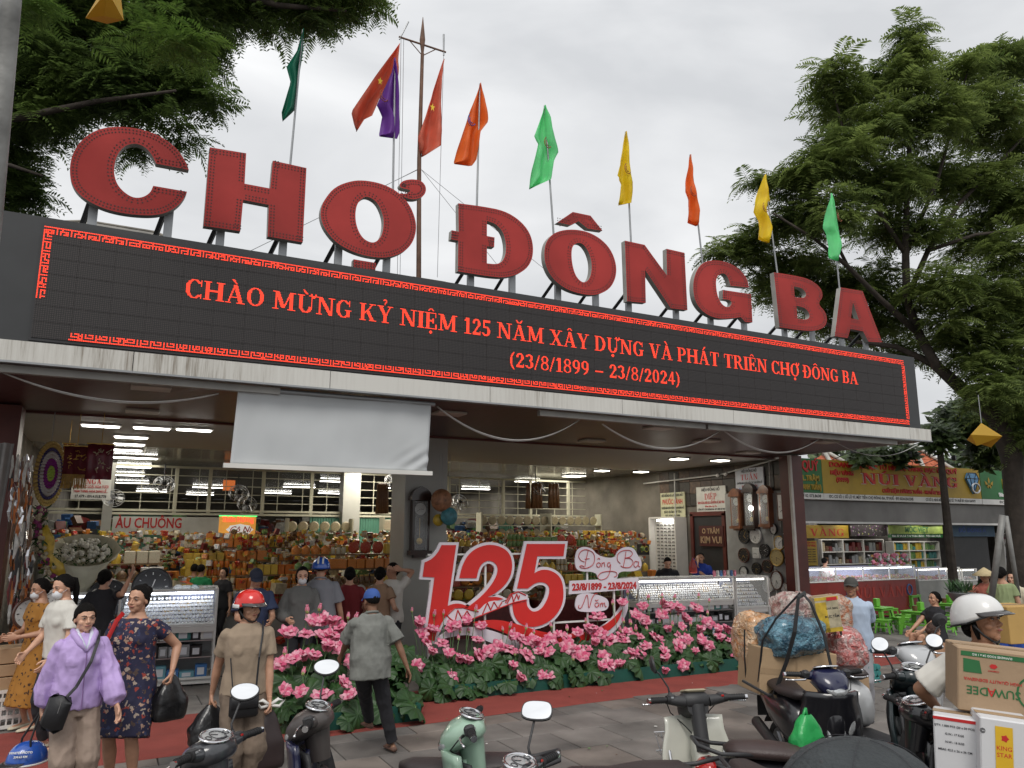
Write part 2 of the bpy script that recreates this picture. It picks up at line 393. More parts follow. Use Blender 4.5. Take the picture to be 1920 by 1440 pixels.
m_lampw = M('lamp_panel',(1,.98,.9),.5, var=0, emit=7, ecol=(1,.95,.8))
m_led = M('led_red',(.6,.03,.015),.5, var=0, emit=1.4, ecol=(1,.052,.018))
m_glass = M('clear_glass',(.9,.95,.95),.03, var=0, alpha=.16, spec=.6)
m_sidered = M('letter_red',(.34,.036,.032),.65, spec=.25, var=.22, scale=1.1, bump=.1, bscale=3)
m_letside = M('letter_side',(.33,.32,.29),.5,.2, var=.2, scale=3)
m_bulb = M('bulb_dot',(.05,.014,.012),.3, var=0)
m_red = M('sign_red',(.62,.022,.018),.5, var=.05)
m_signw = M('sign_white',(.70,.66,.72),.5, var=.03)
m_gold = M('gold',(.6,.38,.09),.35,.6, var=.2)
m_brownwood = M('brown_wood',(.09,.035,.018),.35, var=.3, scale=8, coat=.4)
m_card = M('cardboard',(.40,.27,.16),.85, var=.1, scale=3, bump=.12, bscale=30)
m_yellowp = M('yellow_panel',(.42,.27,.022),.5, var=.08)
m_greenp = M('green_panel',(.025,.15,.04),.5, var=.08)
m_redt = M('lettering_red',(.5,.02,.02),.5, var=0)
m_blk = M('lettering_black',(.015,.015,.02),.5, var=0)
m_wtx = M('lettering_white',(.8,.8,.78),.5, var=0)
m_blue = M('blue_panel',(.04,.09,.35),.5, var=.1)
# ---- ground
def ground_mat():
 m = M('asphalt_pavement',(.135,.125,.115),.88, var=.28, scale=.9, bump=.35, bscale=45)
 return m
g = MB(); g.quad((-200,-60,0),(400,-60,0),(400,900,0),(-200,900,0))
struct('ground', g, ground_mat())
m_pav = [M('paver_%s' % n, c,.78, var=.42, scale=1.7, bump=.3, bscale=70, pos=True) for n, c in (('warm',(.165,.15,.138)),('mid',(.15,.139,.128)),('dark',(.132,.121,.112)),('brown',(.17,.145,.127)))]
pave = struct('pavement', MB().box((-3,1.5,.0),(15,20,.012)), M('paver_joint',(.045,.04,.036),.9))
rr = random.Random(3); pmesh = []
S = .62
for k in range(4):
 mb = MB(); mb.bbox((0,0,0),(S-.012, S-.012,.03),.005); o = mb.build('paver', m_pav[k], pave); pmesh.append(o.data); bpy.data.objects.remove(o)
rest = MB(); cells = []
for i in range(-5,26):
 for j in range(0,31):
  x = i*S+(j % 2)*S/2; y = 1.6+j*S
  d = Vector((x-3.5, y-5.5)).length; cells.append((d, x, y))
cells.sort()
for q,(d, x, y) in enumerate(cells):
 if x > 15 or y > 20: continue
 z = .0+rr.uniform(.0,.004)
 if q < 290:
  o = bpy.data.objects.new('paver', rr.choice(pmesh)); COL.objects.link(o); o.parent = pave
  o.location = (x, y, z+.006); o.rotation_euler = (rr.uniform(-.003,.003), rr.uniform(-.003,.003), rr.uniform(-.004,.004))
 else: rest.bbox((x, y, z+.006),(S-.012, S-.012,.03),.005, rr.randrange(4))
rest.build('paver_rows', m_pav, pave, kind='stuff')
cp = MB()
A = U(300,1440, z=.03); B = U(1700,1236, z=.03)
def carp(u, v):
 x = -1.5+14.5*u; y = (8.32+.035*x)+v*1.75
 wob = .03*mnoise.noise(Vector((x*1.3, v*3,2)))
 return (x, y+wob*(1 if v < .01 or v > .99 else 0),.027+.006*abs(mnoise.noise(Vector((x*2.2, y*2.5,0))))+(.0 if 0 < v < 1 else -.004))
cp.grid(carp,120,10)
tag(cp.build('red_carpet', M('carpet_red',(.27,.052,.04),.95, var=.14, scale=3, bump=.5, bscale=160), smooth=True), 'long dusty red carpet laid on the pavement before the lotus planters', 'carpet')
# ---- the market gate (canopy, hall)
gate = thing('market_gate', 'market entrance building with wide canopy, dark LED screen and open hall below', 'building',(0,0,0))
YF, YB, ZS = 8.7,12.4,3.70
X0, X1 = -4.0,12.98
def fasc_mat():
 m = bpy.data.materials.new('stained_fascia'); m.use_nodes = True; t = m.node_tree; b = t.nodes['Principled BSDF']; b.inputs['Roughness'].default_value = .45
 co = nd(t, 'ShaderNodeTexCoord'); mp = nd(t, 'ShaderNodeMapping'); mp.inputs['Scale'].default_value = (14,1,.7)
 n = nd(t, 'ShaderNodeTexNoise'); n.inputs['Scale'].default_value = 1.6; n.inputs['Detail'].default_value = 7; n.inputs['Roughness'].default_value = .7
 n2 = nd(t, 'ShaderNodeTexNoise'); n2.inputs['Scale'].default_value = .35
 t.links.new(co.outputs['Object'], mp.inputs[0]); t.links.new(mp.outputs[0], n.inputs['Vector']); t.links.new(co.outputs['Object'], n2.inputs['Vector'])
 mu = nd(t, 'ShaderNodeMath', operation='MULTIPLY'); t.links.new(n.outputs['Fac'], mu.inputs[0]); t.links.new(n2.outputs['Fac'], mu.inputs[1])
 r = nd(t, 'ShaderNodeValToRGB'); e = r.color_ramp.elements; e[0].position = .2; e[0].color = (.60,.59,.55,1); e[1].position = .42; e[1].color = (.24,.21,.17,1)
 x = e.new(.31); x.color = (.52,.505,.465,1)
 t.links.new(mu.outputs[0], r.inputs[0]); t.links.new(r.outputs[0], b.inputs['Base Color']); return m
m_fstain = fasc_mat()
x = X0
while x < X1-.01:
 xe = min(x+2.05, X1); MB().box((x+.004, YF, ZS+.02),(xe-.004, YF+.05, ZS+.225)).build('fascia_sheet', m_fstain, gate); x = xe
MB().box((X0, YF-.015, ZS),(X1, YF+.04, ZS+.02)).box((X0, YF+.05, ZS+.02),(X1-.02, YF+.2, ZS+.22)).build('fascia_core', m_grey, gate)
MB().box((X1-.05, YF+.06, ZS+.02),(X1, YB+.4, ZS+.225)).build('fascia_sheet', m_fstain, gate)
cab = MB().box((X0, YF+.03, ZS+.228),(12.75, YF+.65,5.235)).build('screen_cabinet', M('cabinet_grey',(.030,.032,.034),.5, var=.1), gate)
ZB, ZT = 3.975,5.14; XA, XZ = -.82,12.42
def ledmat():
 m = bpy.data.materials.new('led_matrix'); m.use_nodes = True; t = m.node_tree; b = t.nodes['Principled BSDF']; b.inputs['Roughness'].default_value = .6
 co = nd(t, 'ShaderNodeTexCoord'); mp = nd(t, 'ShaderNodeMapping'); mp.inputs['Scale'].default_value = (50,50,50)
 v = nd(t, 'ShaderNodeTexVoronoi'); v.inputs['Scale'].default_value = 1; v.inputs['Randomness'].default_value = .12
 t.links.new(co.outputs['Object'], mp.inputs[0]); t.links.new(mp.outputs[0], v.inputs['Vector'])
 n = nd(t, 'ShaderNodeTexNoise'); n.inputs['Scale'].default_value = 2.2; n.inputs['Detail'].default_value = 5; t.links.new(co.outputs['Object'], n.inputs['Vector'])
 r = nd(t, 'ShaderNodeValToRGB'); e = r.color_ramp.elements; e[0].position = .18; e[0].color = (.075,.062,.06,1); e[1].position = .42; e[1].color = (.010,.0085,.009,1)
 t.links.new(v.outputs['Distance'], r.inputs[0])
 mx = nd(t, 'ShaderNodeMix', data_type='RGBA', blend_type='MULTIPLY'); mx.inputs['Factor'].default_value = .55
 t.links.new(r.outputs[0], mx.inputs['A']); t.links.new(n.outputs['Fac'], mx.inputs['B']); t.links.new(mx.outputs['Result'], b.inputs['Base Color']); return m
m_ledm = ledmat()
scr = MB().box((XA-.02, YF+.012, ZB-.03),(XZ+.02, YF+.029, ZT+.03)).build('screen', m_dark, gate)
nx, nz = 40,7; rr = random.Random(5); lm = []
tw, th = (XZ-XA)/nx,(ZT-ZB)/nz
me = None
for i in range(nx):
 for j in range(nz):
  if me is None:
   me = MB().box((0,0,0),(tw-.004,.01, th-.004)).build('led_module', m_ledm, scr); me.location = (0,0,0); o = me
  else: o = me.copy(); COL.objects.link(o)
  o.location = (XA+i*tw, YF+.002+rr.uniform(-.0012,.0012), ZB+j*th)
def leddots(mb, runs, P, step=1.0):
 for y, a, b in runs:
  x = a
  while x < b-.01:
   mb.quad(P(x+.12, y+.12), P(x+.93, y+.12), P(x+.93, y+.93), P(x+.12, y+.93)); x += step
def ledline(s, pxa, pxb, ybase, cap, name):
 """pxa/pxb: X of start and end; ybase: base height; cap: cap height"""
 runs, W = serif_runs(s); sc = (pxb-pxa)/W; k = cap/20
 mb = MB(); leddots(mb, runs, lambda u, v: (pxa+u*sc, YF-.004, ybase+v*k)); mb.build(name, m_led, scr)
pa = U(345,562, y=YF); pb = U(1610,722, y=YF)
pz = [U(*p, y=YF).z for p in ((370,562),(800,614),(1250,672),(1600,722))]
zb1 = sum(pz)/4
ledline("CHA{`}O MU{+`}NG KY{?} NIE{^.}M 125 NA{(}M XA{^}Y DU{+.}NG VA{`} PHA{'}T TRIE{^}N CHO{+.} D{=}O{^}NG BA", pa.x, pb.x, zb1,.21, 'screen_lettering')
pa = U(955,690, y=YF); pb = U(1276,725, y=YF)
zc = (U(975,688, y=YF).z+U(1260,722, y=YF).z)/2
ledline("(23/8/1899 - 23/8/2024)", pa.x, pb.x, zc,.19, 'screen_lettering')
KEY = ["11111111", "00000001", "01111101", "01000101", "01011101"]
def border(a, b, fixed, horiz, flip, name):
 mb = MB(); p = .0158; n = int((b-a)/p)
 for i in range(n):
  for j in range(5):
   if KEY[j][i % 8] == '0' and rr.random() > .15: continue
   if horiz:
    z = fixed-j*p*flip; x = a+i*p
    mb.quad((x, YF-.004, z),(x+p*.72, YF-.004, z),(x+p*.72, YF-.004, z+p*.72),(x, YF-.004, z+p*.72))
   else:
    z = a+i*p; x = fixed+j*p*flip
    mb.quad((x, YF-.004, z),(x+p*.72, YF-.004, z),(x+p*.72, YF-.004, z+p*.72),(x, YF-.004, z+p*.72))
 mb.build(name, m_led, scr, kind='stuff')
border(XA, XZ, ZT-.02, True,1, 'lit_border'); border(XA+.32, XZ, ZB+.004, True,-1, 'lit_border')
border(ZB+.40, ZT-.03, XA, False,1, 'lit_border'); border(ZB+.1, ZT-.1, XZ-.0205, False,-1, 'lit_border')
sf = MB()
y = YF+.07
while y < YB:
 sf.box((X0, y, ZS+.03),(X1-.06, y+.092, ZS+.05)); y += .1
sf.build('soffit_boards', m_maroon, gate, kind='stuff')
MB().box((X0, YF+.05, ZS+.06),(X1-.06, YB+9.6, ZS+.2)).build('canopy_slab', m_dark, gate)
MB().box((X0, YB-.02, ZS+.0),(X1, YB+.06, ZS+.052)).build('soffit_trim', m_redwood, gate)
for px, py in ((283,729),(267,773),(842,777),(1110,828),(1235,804),(1325,828),(1403,850),(1547,830),(560,800)):
 p = U(px, py, z=ZS); MB().bbox((p.x, p.y, ZS+.012),(.42,.3,.035),.006).build('ceiling_panel', M('unlit_panel',(.45,.42,.36),.5), gate)
for xa, xb in ((-3.6,1.62),(5.0,7.85),(7.9,12.2)):
 MB().box((xa, YF+.12, ZS-.075),(xb, YF+.2, ZS-.0)).build('shutter_rail', M('rail_metal',(.33,.32,.30),.5,.3), gate)
MB().box((-1.6, YB+.07, ZS+.0),(13.3,16.4, ZS+.04)).build('ceiling', m_ceil, gate)
cg = MB(); x = -1.6
while x < 15:
 cg.box((x,16.42, ZS+.0+.002*rnd.random()),(x+.215,42, ZS+.03)); x += .22
cg.build('ceiling_strips', m_ceilg, gate, kind='stuff')
MB().box((-1.6, YB+.1,0),(-1.35,42, ZS)).build('wall', m_conc, gate)
MB().box((12.95, YB-.2,0),(13.25,42, ZS)).build('wall', m_conc, gate)
MB().box((-1.6,42,0),(13.3,42.2, ZS)).build('wall', m_conc, gate)
MB().box((-1.35, YB+.0,.032),(12.95,42,.04)).build('floor', M('hall_floor',(.16,.15,.14),.35, var=.2, scale=1.2), gate)
rc = MB().box((12.62,11.62,0),(12.93,11.95, ZS-.0)).build('pillar', m_redwood, gate)
MB().box((12.56,11.60,0),(12.615,11.66, ZS-.0)).build('pillar_edge', M('pale_trim',(.6,.58,.54),.5), gate)
MB().box((-1.5,11.7,0),(-1.1,12.2, ZS)).build('pillar', m_redwood, gate)
m_pill = M('white_tile_pillar',(.36,.36,.33),.35, var=.12, scale=1.5)
pil = MB().box((4.45,12.5,.03),(5.22,13.2, ZS)).build('pillar', m_pill, gate)
MB().box((5.35,19.7,.03),(5.8,20.1, ZS)).build('pillar', m_pill, gate)
MB().box((-.1,19.7,.03),(.1,20.1, ZS)).build('pillar', m_pill, gate)
gr = MB(); YG = 20.0
for z in (2.50,2.58,3.60): gr.box((-1.3, YG-.04, z-.025),(12.9, YG+.04, z+.025))
for x in (1.4,2.15,3.4,4.6,7.1,8.4,10.1,11.0,12.3): gr.box((x-.04, YG-.035,2.5),(x+.04, YG+.035,3.6))
gr.build('transom_frame', m_cream, gate)
g2 = MB()
for z in (2.78,2.98,3.18,3.4): g2.box((-1.3, YG-.012, z-.009),(12.9, YG+.012, z+.009))
x = -1.2
while x < 12.9: g2.box((x-.008, YG-.01,2.58),(x+.008, YG+.01,3.6)); x += .62
g2.build('transom_bars', m_cream, gate)
m_shut = M('green_shutter',(.07,.20,.14),.5, var=.12)
for xa, xb in ((.15,1.2),(4.6,5.35),(5.85,7.3),(10.0,10.4)):
 s = MB(); x = xa
 while x < xb: s.box((x, YG+.0,1.5),(x+.045, YG+.05,2.46)); s.box((x+.045, YG+.02,1.5),(x+.07, YG+.05,2.46)); x += .07
 s.build('folding_shutter', m_shut, gate, kind='stuff')
# ---- rooftop letters
def letter(name, label, pts, holes, off, sc, posts, yfr=8.95, depth=.095, it=2, extra=(), mat=m_sidered):
 T = lambda q: (q[0]/sc+off[0], q[1]/sc+off[1])
 def W(poly): return [(lambda v: (v.x, v.z))(U(*T(q), y=yfr)) for q in poly]
 ctr = Vector((sum(a for a, b in W(pts))/len(pts), yfr+.06,5.25))
 t = thing(name, label, 'letter', ctr, group='red rooftop letters')
 mb = MB(); dots = MB()
 polys = [(pts, holes)]+[(e,[]) for e in extra]
 for pp, hh in polys:
  keep = lambda poly: [tuple(list(c)+([1] if len(q) > 2 else [])) for c, q in zip(W(poly), poly)]
  P0 = smoothpoly(keep(pp), it); H0 = [smoothpoly(keep(h), it) for h in hh]
  prism(mb, P0, H0, lambda u, v, k: (u, yfr+k, v), depth)
  for loop in [P0]+H0:
   area = sum(loop[i][0]*loop[(i+1) % len(loop)][1]-loop[(i+1) % len(loop)][0]*loop[i][1] for i in range(len(loop)))
   sgn = 1 if area > 0 else -1
   if loop is not P0: sgn = -sgn
   for ins in (.028,.062):
    for p, dr in walk_poly(loop,.038):
     nrm = Vector((-dr.y, dr.x))*sgn; c = p+nrm*ins
     r = .0095
     dots.add([(c.x+r*cos(a), yfr-.003, c.y+r*sin(a)) for a in (0,1.05,2.09,3.14,4.19,5.24)],[(5,4,3,2,1,0)])
 mb.build('letter_body',[mat, m_letside], t)
 dots.build('bulb_rows', m_bulb, t, kind='stuff')
 for px, ptop, pbot in posts:
  a = U(px, ptop, y=yfr+.1); b = U(px, pbot, y=yfr+.1)
  MB().box((a.x-.045, yfr+.14,5.0),(a.x+.045, yfr+.19, a.z+.12)).build('post', m_grey, t)
  MB().tube([(a.x-.02, yfr+.2, a.z+.15),(a.x-.25, yfr+.95,5.0)],.032,4).build('brace', m_dark, t)
 return t
s1 = lambda l: [tuple(list(p)+[1]) for p in l]
C_ = [(1062,955,1),(1045,910),(1000,840),(940,790),(860,745),(740,715),(620,712),(530,735),(455,790),(410,860),(392,930),(395,1010),(430,1080),(500,1135),(600,1180),(720,1205),(850,1213),(930,1200),(1000,1160),(1040,1110),(1052,1078,1),(862,1045,1),(845,1085),(800,1112),(745,1112),(690,1075),(655,1030),(640,970),(645,910),(670,850),(715,812),(770,806),(820,828),(855,870),(878,920,1)]
letter('roof_letter', 'red metal letter C with bulb holes, largest and first on the roof', C_,[],(0,0),3,((176,380,430),(318,398,455)))
H_ = s1([(1180,828),(1385,862),(1376,1033),(1520,1060),(1535,903),(1724,945),(1703,1363),(1506,1330),(1512,1152),(1368,1124),(1352,1300),(1145,1270)])
letter('roof_letter', 'red metal letter H with two wide stems on the roof', H_,[],(0,0),3,((415,432,470),(533,450,490)), it=0)
O1 = [(105,1010),(125,960),(175,900),(260,870),(330,870),(410,888),(480,925),(535,985),(565,1060),(567,1120),(545,1180),(500,1220),(430,1243),(350,1240),(260,1215),(180,1170),(130,1110),(108,1060)]
O1h = [(272,1040),(280,985),(310,950),(340,948),(380,975),(405,1030),(412,1080),(400,1140),(370,1170),(340,1168),(305,1145),(280,1095)]
horn = [(484,890),(505,870),(550,863),(595,872),(617,905),(608,942),(570,962),(520,958),(478,930),(515,936),(542,922),(530,912),(495,908)]
letter('roof_letter', 'red metal letter O carrying a curled horn and square dot below', O1,[O1h],(560,0),2.572,((637,470,505),(728,480,520)), extra=[horn, s1([(265,1250),(373,1268),(368,1325),(262,1305)])])
D1 = s1([(770,980)])+[(885,995),(990,1015),(1065,1060),(1115,1120),(1133,1190),(1125,1260),(1085,1310),(1010,1338),(930,1335)]+s1([(768,1308),(770,1160),(735,1153),(738,1110),(772,1117)])
D1h = s1([(908,1065)])+[(950,1078),(985,1115),(1000,1170),(1000,1220),(985,1260),(955,1275)]+s1([(908,1270),(908,1187),(943,1192),(945,1145),(908,1138)])
letter('roof_letter', 'red metal letter D with a crossbar through its stem', D1,[D1h],(560,0),2.572,((886,512,545),(964,515,560)))
O2 = [(1183,1215),(1195,1160),(1235,1120),(1300,1105),(1380,1112),(1450,1145),(1505,1200),(1533,1275),(1530,1340),(1500,1395),(1440,1423),(1370,1420),(1290,1395),(1225,1345),(1190,1280)]
O2h = [(1315,1210),(1325,1180),(1350,1168),(1375,1178),(1400,1215),(1415,1270),(1410,1330),(1390,1360),(1365,1362),(1335,1330),(1318,1270)]
letter('roof_letter', 'red metal letter O under a roof shaped accent', O2,[O2h],(560,0),2.572,((1050,540,572),(1121,548,585)), extra=[s1([(1248,1072),(1322,1022),(1408,1040),(1465,1112),(1395,1102),(1350,1066),(1312,1085)])])
letter('roof_letter', 'red metal letter N on the roof between O and G', s1([(1568,140),(1670,162),(1785,320),(1782,182),(1875,203),(1890,497),(1805,488),(1672,290),(1676,460),(1580,452)]),[],(600,400),2.743,((1183,565,600),(1272,578,615)), it=0)
G1 = [(563,640,1),(555,600),(520,560),(470,533),(410,525),(365,540),(338,585),(330,640),(340,700),(375,745),(430,770),(490,768),(530,763,1),(548,783,1),(578,785,1),(572,668,1),(455,650,1),(455,688,1),(490,692),(492,712),(475,725),(450,710),(432,675),(425,620),(432,590),(455,578),(475,592),(487,632,1)]
letter('roof_letter', 'red metal letter G on the roof left of B', G1,[],(1150,250),2.215,((1337,590,620),(1400,600,635)))
letter('roof_letter', 'red metal letter B with two round openings on the roof', s1([(667,577)])+[(750,590),(815,605),(862,640),(872,680),(848,707),(885,745),(888,790),(862,815),(810,822)]+s1([(690,805)]),
       [s1([(750,635)])+[(785,642),(803,665),(795,685)]+s1([(753,680)]), s1([(760,715)])+[(800,725),(818,755),(808,775)]+s1([(765,770)])],(1150,250),2.215,((1476,615,645),(1528,620,650)))
letter('roof_letter', 'red metal letter A, last and smallest on the roof', s1([(945,640),(1035,655),(1117,868),(1060,865),(1038,822),(985,812),(973,850),(920,842)]),[s1([(995,700),(1020,775),(987,768)])],(1150,250),2.215,((1583,630,660),(1628,636,665)), it=0)
# ---- flags
def flag(label, base, top, poly, yp, m1, name='flag', fold=.07, emblem=None, seed=0):
 """pole from base to top (pixels on plane yp); cloth outline on the same plane, rippled in depth, with thickness"""
 a = U(*base, y=yp); b = U(*top, y=yp); a2 = a+(a-b).normalized()*.35
 t = thing(name, label, 'flag', a, group='flags on poles above the gate')
 MB().tube([a2, b],[.016,.012],6).build('pole', m_grey, t)
 W = [U(*q, y=yp) for q in poly]
 from mathutils.geometry import tessellate_polygon
 zs = [p.z for p in W]; z0, z1 = min(zs), max(zs); n = 26; m = 8; rows = []
 for i in range(n+1):
  z = z0+(z1-z0)*(i*.998/n+.001); xs = []
  for k in range(len(W)):
   p, q = W[k], W[(k+1) % len(W)]
   if (p.z-z)*(q.z-z) < 0: xs.append(p.x+(q.x-p.x)*(z-p.z)/(q.z-p.z))
  xs.sort(); rows.append((z, xs[0], xs[-1]) if len(xs) > 1 else (z, W[0].x, W[0].x))
 mb = MB(); vs = []
 for z, xa, xb in rows:
  for j in range(m+1):
   u = j/m; x = xa+(xb-xa)*u
   dy = fold*sin(u*7.5+seed+z*2.4)*(.3+.7*min(1,(xb-xa)/.25))+.03*mnoise.noise(Vector((x*6, z*4, seed)))
   vs.append((x, yp+dy-.02, z))
 fs = [(i*(m+1)+j, i*(m+1)+j+1,(i+1)*(m+1)+j+1,(i+1)*(m+1)+j) for i in range(n) for j in range(m)]
 mb.add(vs, fs); c = mb.build('cloth', m1, t, smooth=True)
 md = c.modifiers.new('t', 'SOLIDIFY'); md.thickness = .004
 if emblem:
  ex, ey, mm, kind = emblem; p = U(ex, ey, y=yp); e = MB(); yy = yp-.02-fold-.005
  if kind == 'star':
   pts = []
   for k in range(10): r = (.07 if k % 2 == 0 else .03); pts.append((p.x+r*sin(k*pi/5)*.6, yy, p.z+r*cos(k*pi/5)))
   e.add(pts+[(p.x, yy, p.z)],[(k,(k+1) % 10,10) for k in range(10)])
  else:
   for r0, a0, a1 in ((.09,2.2,5.6),(.055,2.6,5.0)):
    pt = [(p.x+r0*cos(a0+(a1-a0)*k/8)*.7, yy, p.z+r0*sin(a0+(a1-a0)*k/8)) for k in range(9)]
    e.tube(pt,.007,4)
  e.build('emblem', mm, t)
 return t
cfl = lambda n, a: cloth2('flag_'+n, tuple(min(1, c*1.1) for c in a), tuple(min(1, c*1.5) for c in a),.6)
f_dg = cfl('dark_green',(.008,.17,.10)); f_co = cfl('coral',(.62,.19,.12)); f_pu = cfl('purple',(.20,.055,.36)); f_or = cfl('orange',(.80,.19,.03)); f_mi = cfl('mint',(.22,.68,.34)); f_ye = cfl('yellow',(.78,.56,.025))
m_emb = M('emblem_ink',(.25,.06,.03),.7, var=0); m_star = M('star_yellow',(.8,.55,.03),.6, var=0)
flag('dark green flag hanging from the leftmost pole behind letter H',(545,300),(568,56),[(568,56),(557,95),(538,123),(545,155),(527,215),(530,228),(553,206),(560,150),(568,90)],9.3, f_dg, seed=1)
flag('purple flag overlapping a larger coral flag by the mast',(737,342),(741,112),[(739,110),(733,138),(708,195),(719,215),(711,256),(745,261),(751,245),(745,160)],9.3, f_pu, seed=2, emblem=(717,185, m_emb, 'arc'))
flag('orange flag with blue emblem just right of the mast',(894,388),(900,157),[(900,157),(880,208),(851,308),(885,310),(893,300),(897,250),(911,232),(906,190)],9.3, f_or, seed=3, emblem=(880,230, m_blue, 'arc'))
flag('mint green flag over the letter O with accent',(1038,440),(1021,198),[(1021,198),(995,264),(1005,270),(992,355),(1030,338),(1033,305),(1041,290),(1030,225)],9.3, f_mi, seed=4, emblem=(1022,272, m_emb, 'arc'))
flag('yellow flag standing alone over letter N',(1183,452),(1173,247),[(1173,247),(1152,333),(1160,345),(1158,384),(1178,388),(1181,345),(1178,270)],9.3, f_ye, seed=5, emblem=(1171,320, m_emb, 'arc'))
flag('narrow orange flag over letter G',(1317,490),(1294,290),[(1294,290),(1283,358),(1288,375),(1284,414),(1306,424),(1309,400),(1299,330)],9.3, f_or, seed=6, emblem=(1293,362, m_emb, 'arc'))
flag('yellow flag over letter B against the tree',(1457,508),(1433,328),[(1433,328),(1413,395),(1422,410),(1420,447),(1440,456),(1448,430),(1440,390),(1447,375)],9.3, f_ye, seed=7, emblem=(1428,392, m_emb, 'arc'))
flag('mint green flag over letter A, rightmost of all flags',(1574,540),(1557,363),[(1557,363),(1546,428),(1553,435),(1555,483),(1570,490),(1583,460),(1565,400)],9.3, f_mi, seed=8, emblem=(1567,410, m_emb, 'arc'))
YM = 10.2; mastt = thing('flag_mast', 'tall rusty steel mast with a crossbar and spear tip behind letter O', 'mast', U(786,527, y=YM))
m_rust = M('rusty_steel',(.16,.09,.06),.7,.3, var=.3, scale=6)
MB().tube([U(785,540, y=YM), U(786,300, y=YM), U(792,100, y=YM)],[.04,.034,.028],8).tube([U(792,100, y=YM), U(792,75, y=YM), U(793,32, y=YM)],[.02,.045,.004],6).build('pole', m_rust, mastt)
MB().tube([U(748,69, y=YM), U(836,98, y=YM)],.016,6).tube([U(768,76, y=YM), U(790,102, y=YM)],.008,5).tube([U(818,92, y=YM), U(793,104, y=YM)],.008,5).build('crossbar', m_rust, mastt)
gw = MB()
for a, b in (((752,72),(745,520)),((832,100),(820,520)),((757,72),(750,520)),((784,318),(460,475)),((790,318),(1040,520)),((790,318),(935,500)),((782,318),(600,410))):
 gw.tube([U(*a, y=YM), U(*b, y=YM+.1)],.004,4)
gw.build('guy_wires', m_grey, mastt)
flag('large coral national flag hanging from the left end of the mast crossbar',(750,72),(749,74),[(748,84),(700,150),(657,212),(668,247),(685,220),(690,230),(708,190),(742,160),(749,130)], YM, f_co, seed=9, fold=.1, emblem=(708,160, m_star, 'star'))
flag('coral national flag with yellow star at the right end of the crossbar',(832,102),(832,104),[(832,112),(805,190),(780,262),(786,292),(795,294),(822,278),(826,230)], YM, f_co, seed=10, fold=.09, emblem=(806,208, m_star, 'star'))
def hip(name, label, c, sx, sy, h, zb, mat, over=.15):
 t = thing(name, label, 'roof',(c[0], c[1], zb)); mb = MB()
 x, y = c; b = [(x-sx, y-sy, zb),(x+sx, y-sy, zb),(x+sx, y+sy, zb),(x-sx, y+sy, zb)]; r = sx*.28
 tp = [(x-r, y, zb+h),(x+r, y, zb+h)]
 mb.add(b+tp,[(0,1,5,4),(1,2,5),(2,3,4,5),(3,0,4),(3,2,1,0)]); mb.build('roof_slopes', mat, t)
 MB().box((x-sx+.3, y-sy+.3, zb-4),(x+sx-.3, y+sy-.3, zb-.02)).build('wall', m_conc, t)
 cap = MB(); cap.tube([b[0], tp[0], tp[1], b[1]],.07,5); cap.build('ridge', m_conc, t)
 return t
m_roofg = M('mossy_roof',(.20,.19,.17),.9, var=.3, scale=1.5)
p = U(155,416, y=30); hip('roof', 'low grey hipped roof peeping over the screen under letter C',(p.x+1.2,31),4.0,2.5,1.6, p.z-1.2, m_roofg)
p = U(820,528, y=30); hip('roof', 'small grey pyramid roof behind the screen beside the mast',(p.x,31),2.7,2.5,1.5, p.z-1.15, m_roofg)
p = U(1060,575, y=30); hip('roof', 'small grey pyramid roof behind letter O with accent',(p.x,31),2.4,2.5,1.4, p.z-1.2, m_roofg)
p = U(1245,600, y=32); hip('roof', 'small grey pyramid roof behind letter N',(p.x,33),2.0,2.5,1.3, p.z-1.1, m_roofg)
t = hip('roof', 'blue sheet roof showing between letter H and O',(U(535,475, y=26).x,27),1.9,2,1.3, U(535,475, y=26).z-1.2, M('blue_sheet',(.05,.16,.42),.5))
# ---- hanging white cloth screen
bt = thing('cloth_screen', 'white cloth roller screen hanging under the fascia above the hall entrance', 'screen', U(620,740, y=8.86))
a = U(447,728, y=8.86); b = U(808,760, y=8.86); zt = (a.z+b.z)/2; c1 = U(437,866, y=8.86); zlow = (c1.z+U(806,888, y=8.86).z)/2
def bf(u, v):
 x = a.x-.03*(1-v)+(b.x-a.x)*u; z = zlow+(zt-zlow)*v
 crease = .02*math.exp(-((u-.97)**2*90+(v-.12)**2*30))
 return (x,8.86+.022*mnoise.noise(Vector((x*1.1, z*1.6,1)))+.012*sin(u*9+v*5)*(1-v)+.010*mnoise.noise(Vector((x*5, z*2,3)))+crease*sin(u*60-v*30), z)
mb = MB(); mb.grid(bf,60,26); o = mb.build('cloth', M('screen_cloth',(.50,.52,.53),.8, var=.06, scale=1.3), bt, smooth=True)
md = o.modifiers.new('t', 'SOLIDIFY'); md.thickness = .004
MB().box((a.x-.1,8.83, zlow-.045),(b.x+.03,8.89, zlow+.005)).build('bottom_rail', m_fascia, bt)
MB().tube([(a.x-.08,8.87, zt+.01),(b.x+.05,8.87, zt+.01)],.03,10).build('roller', m_grey, bt)
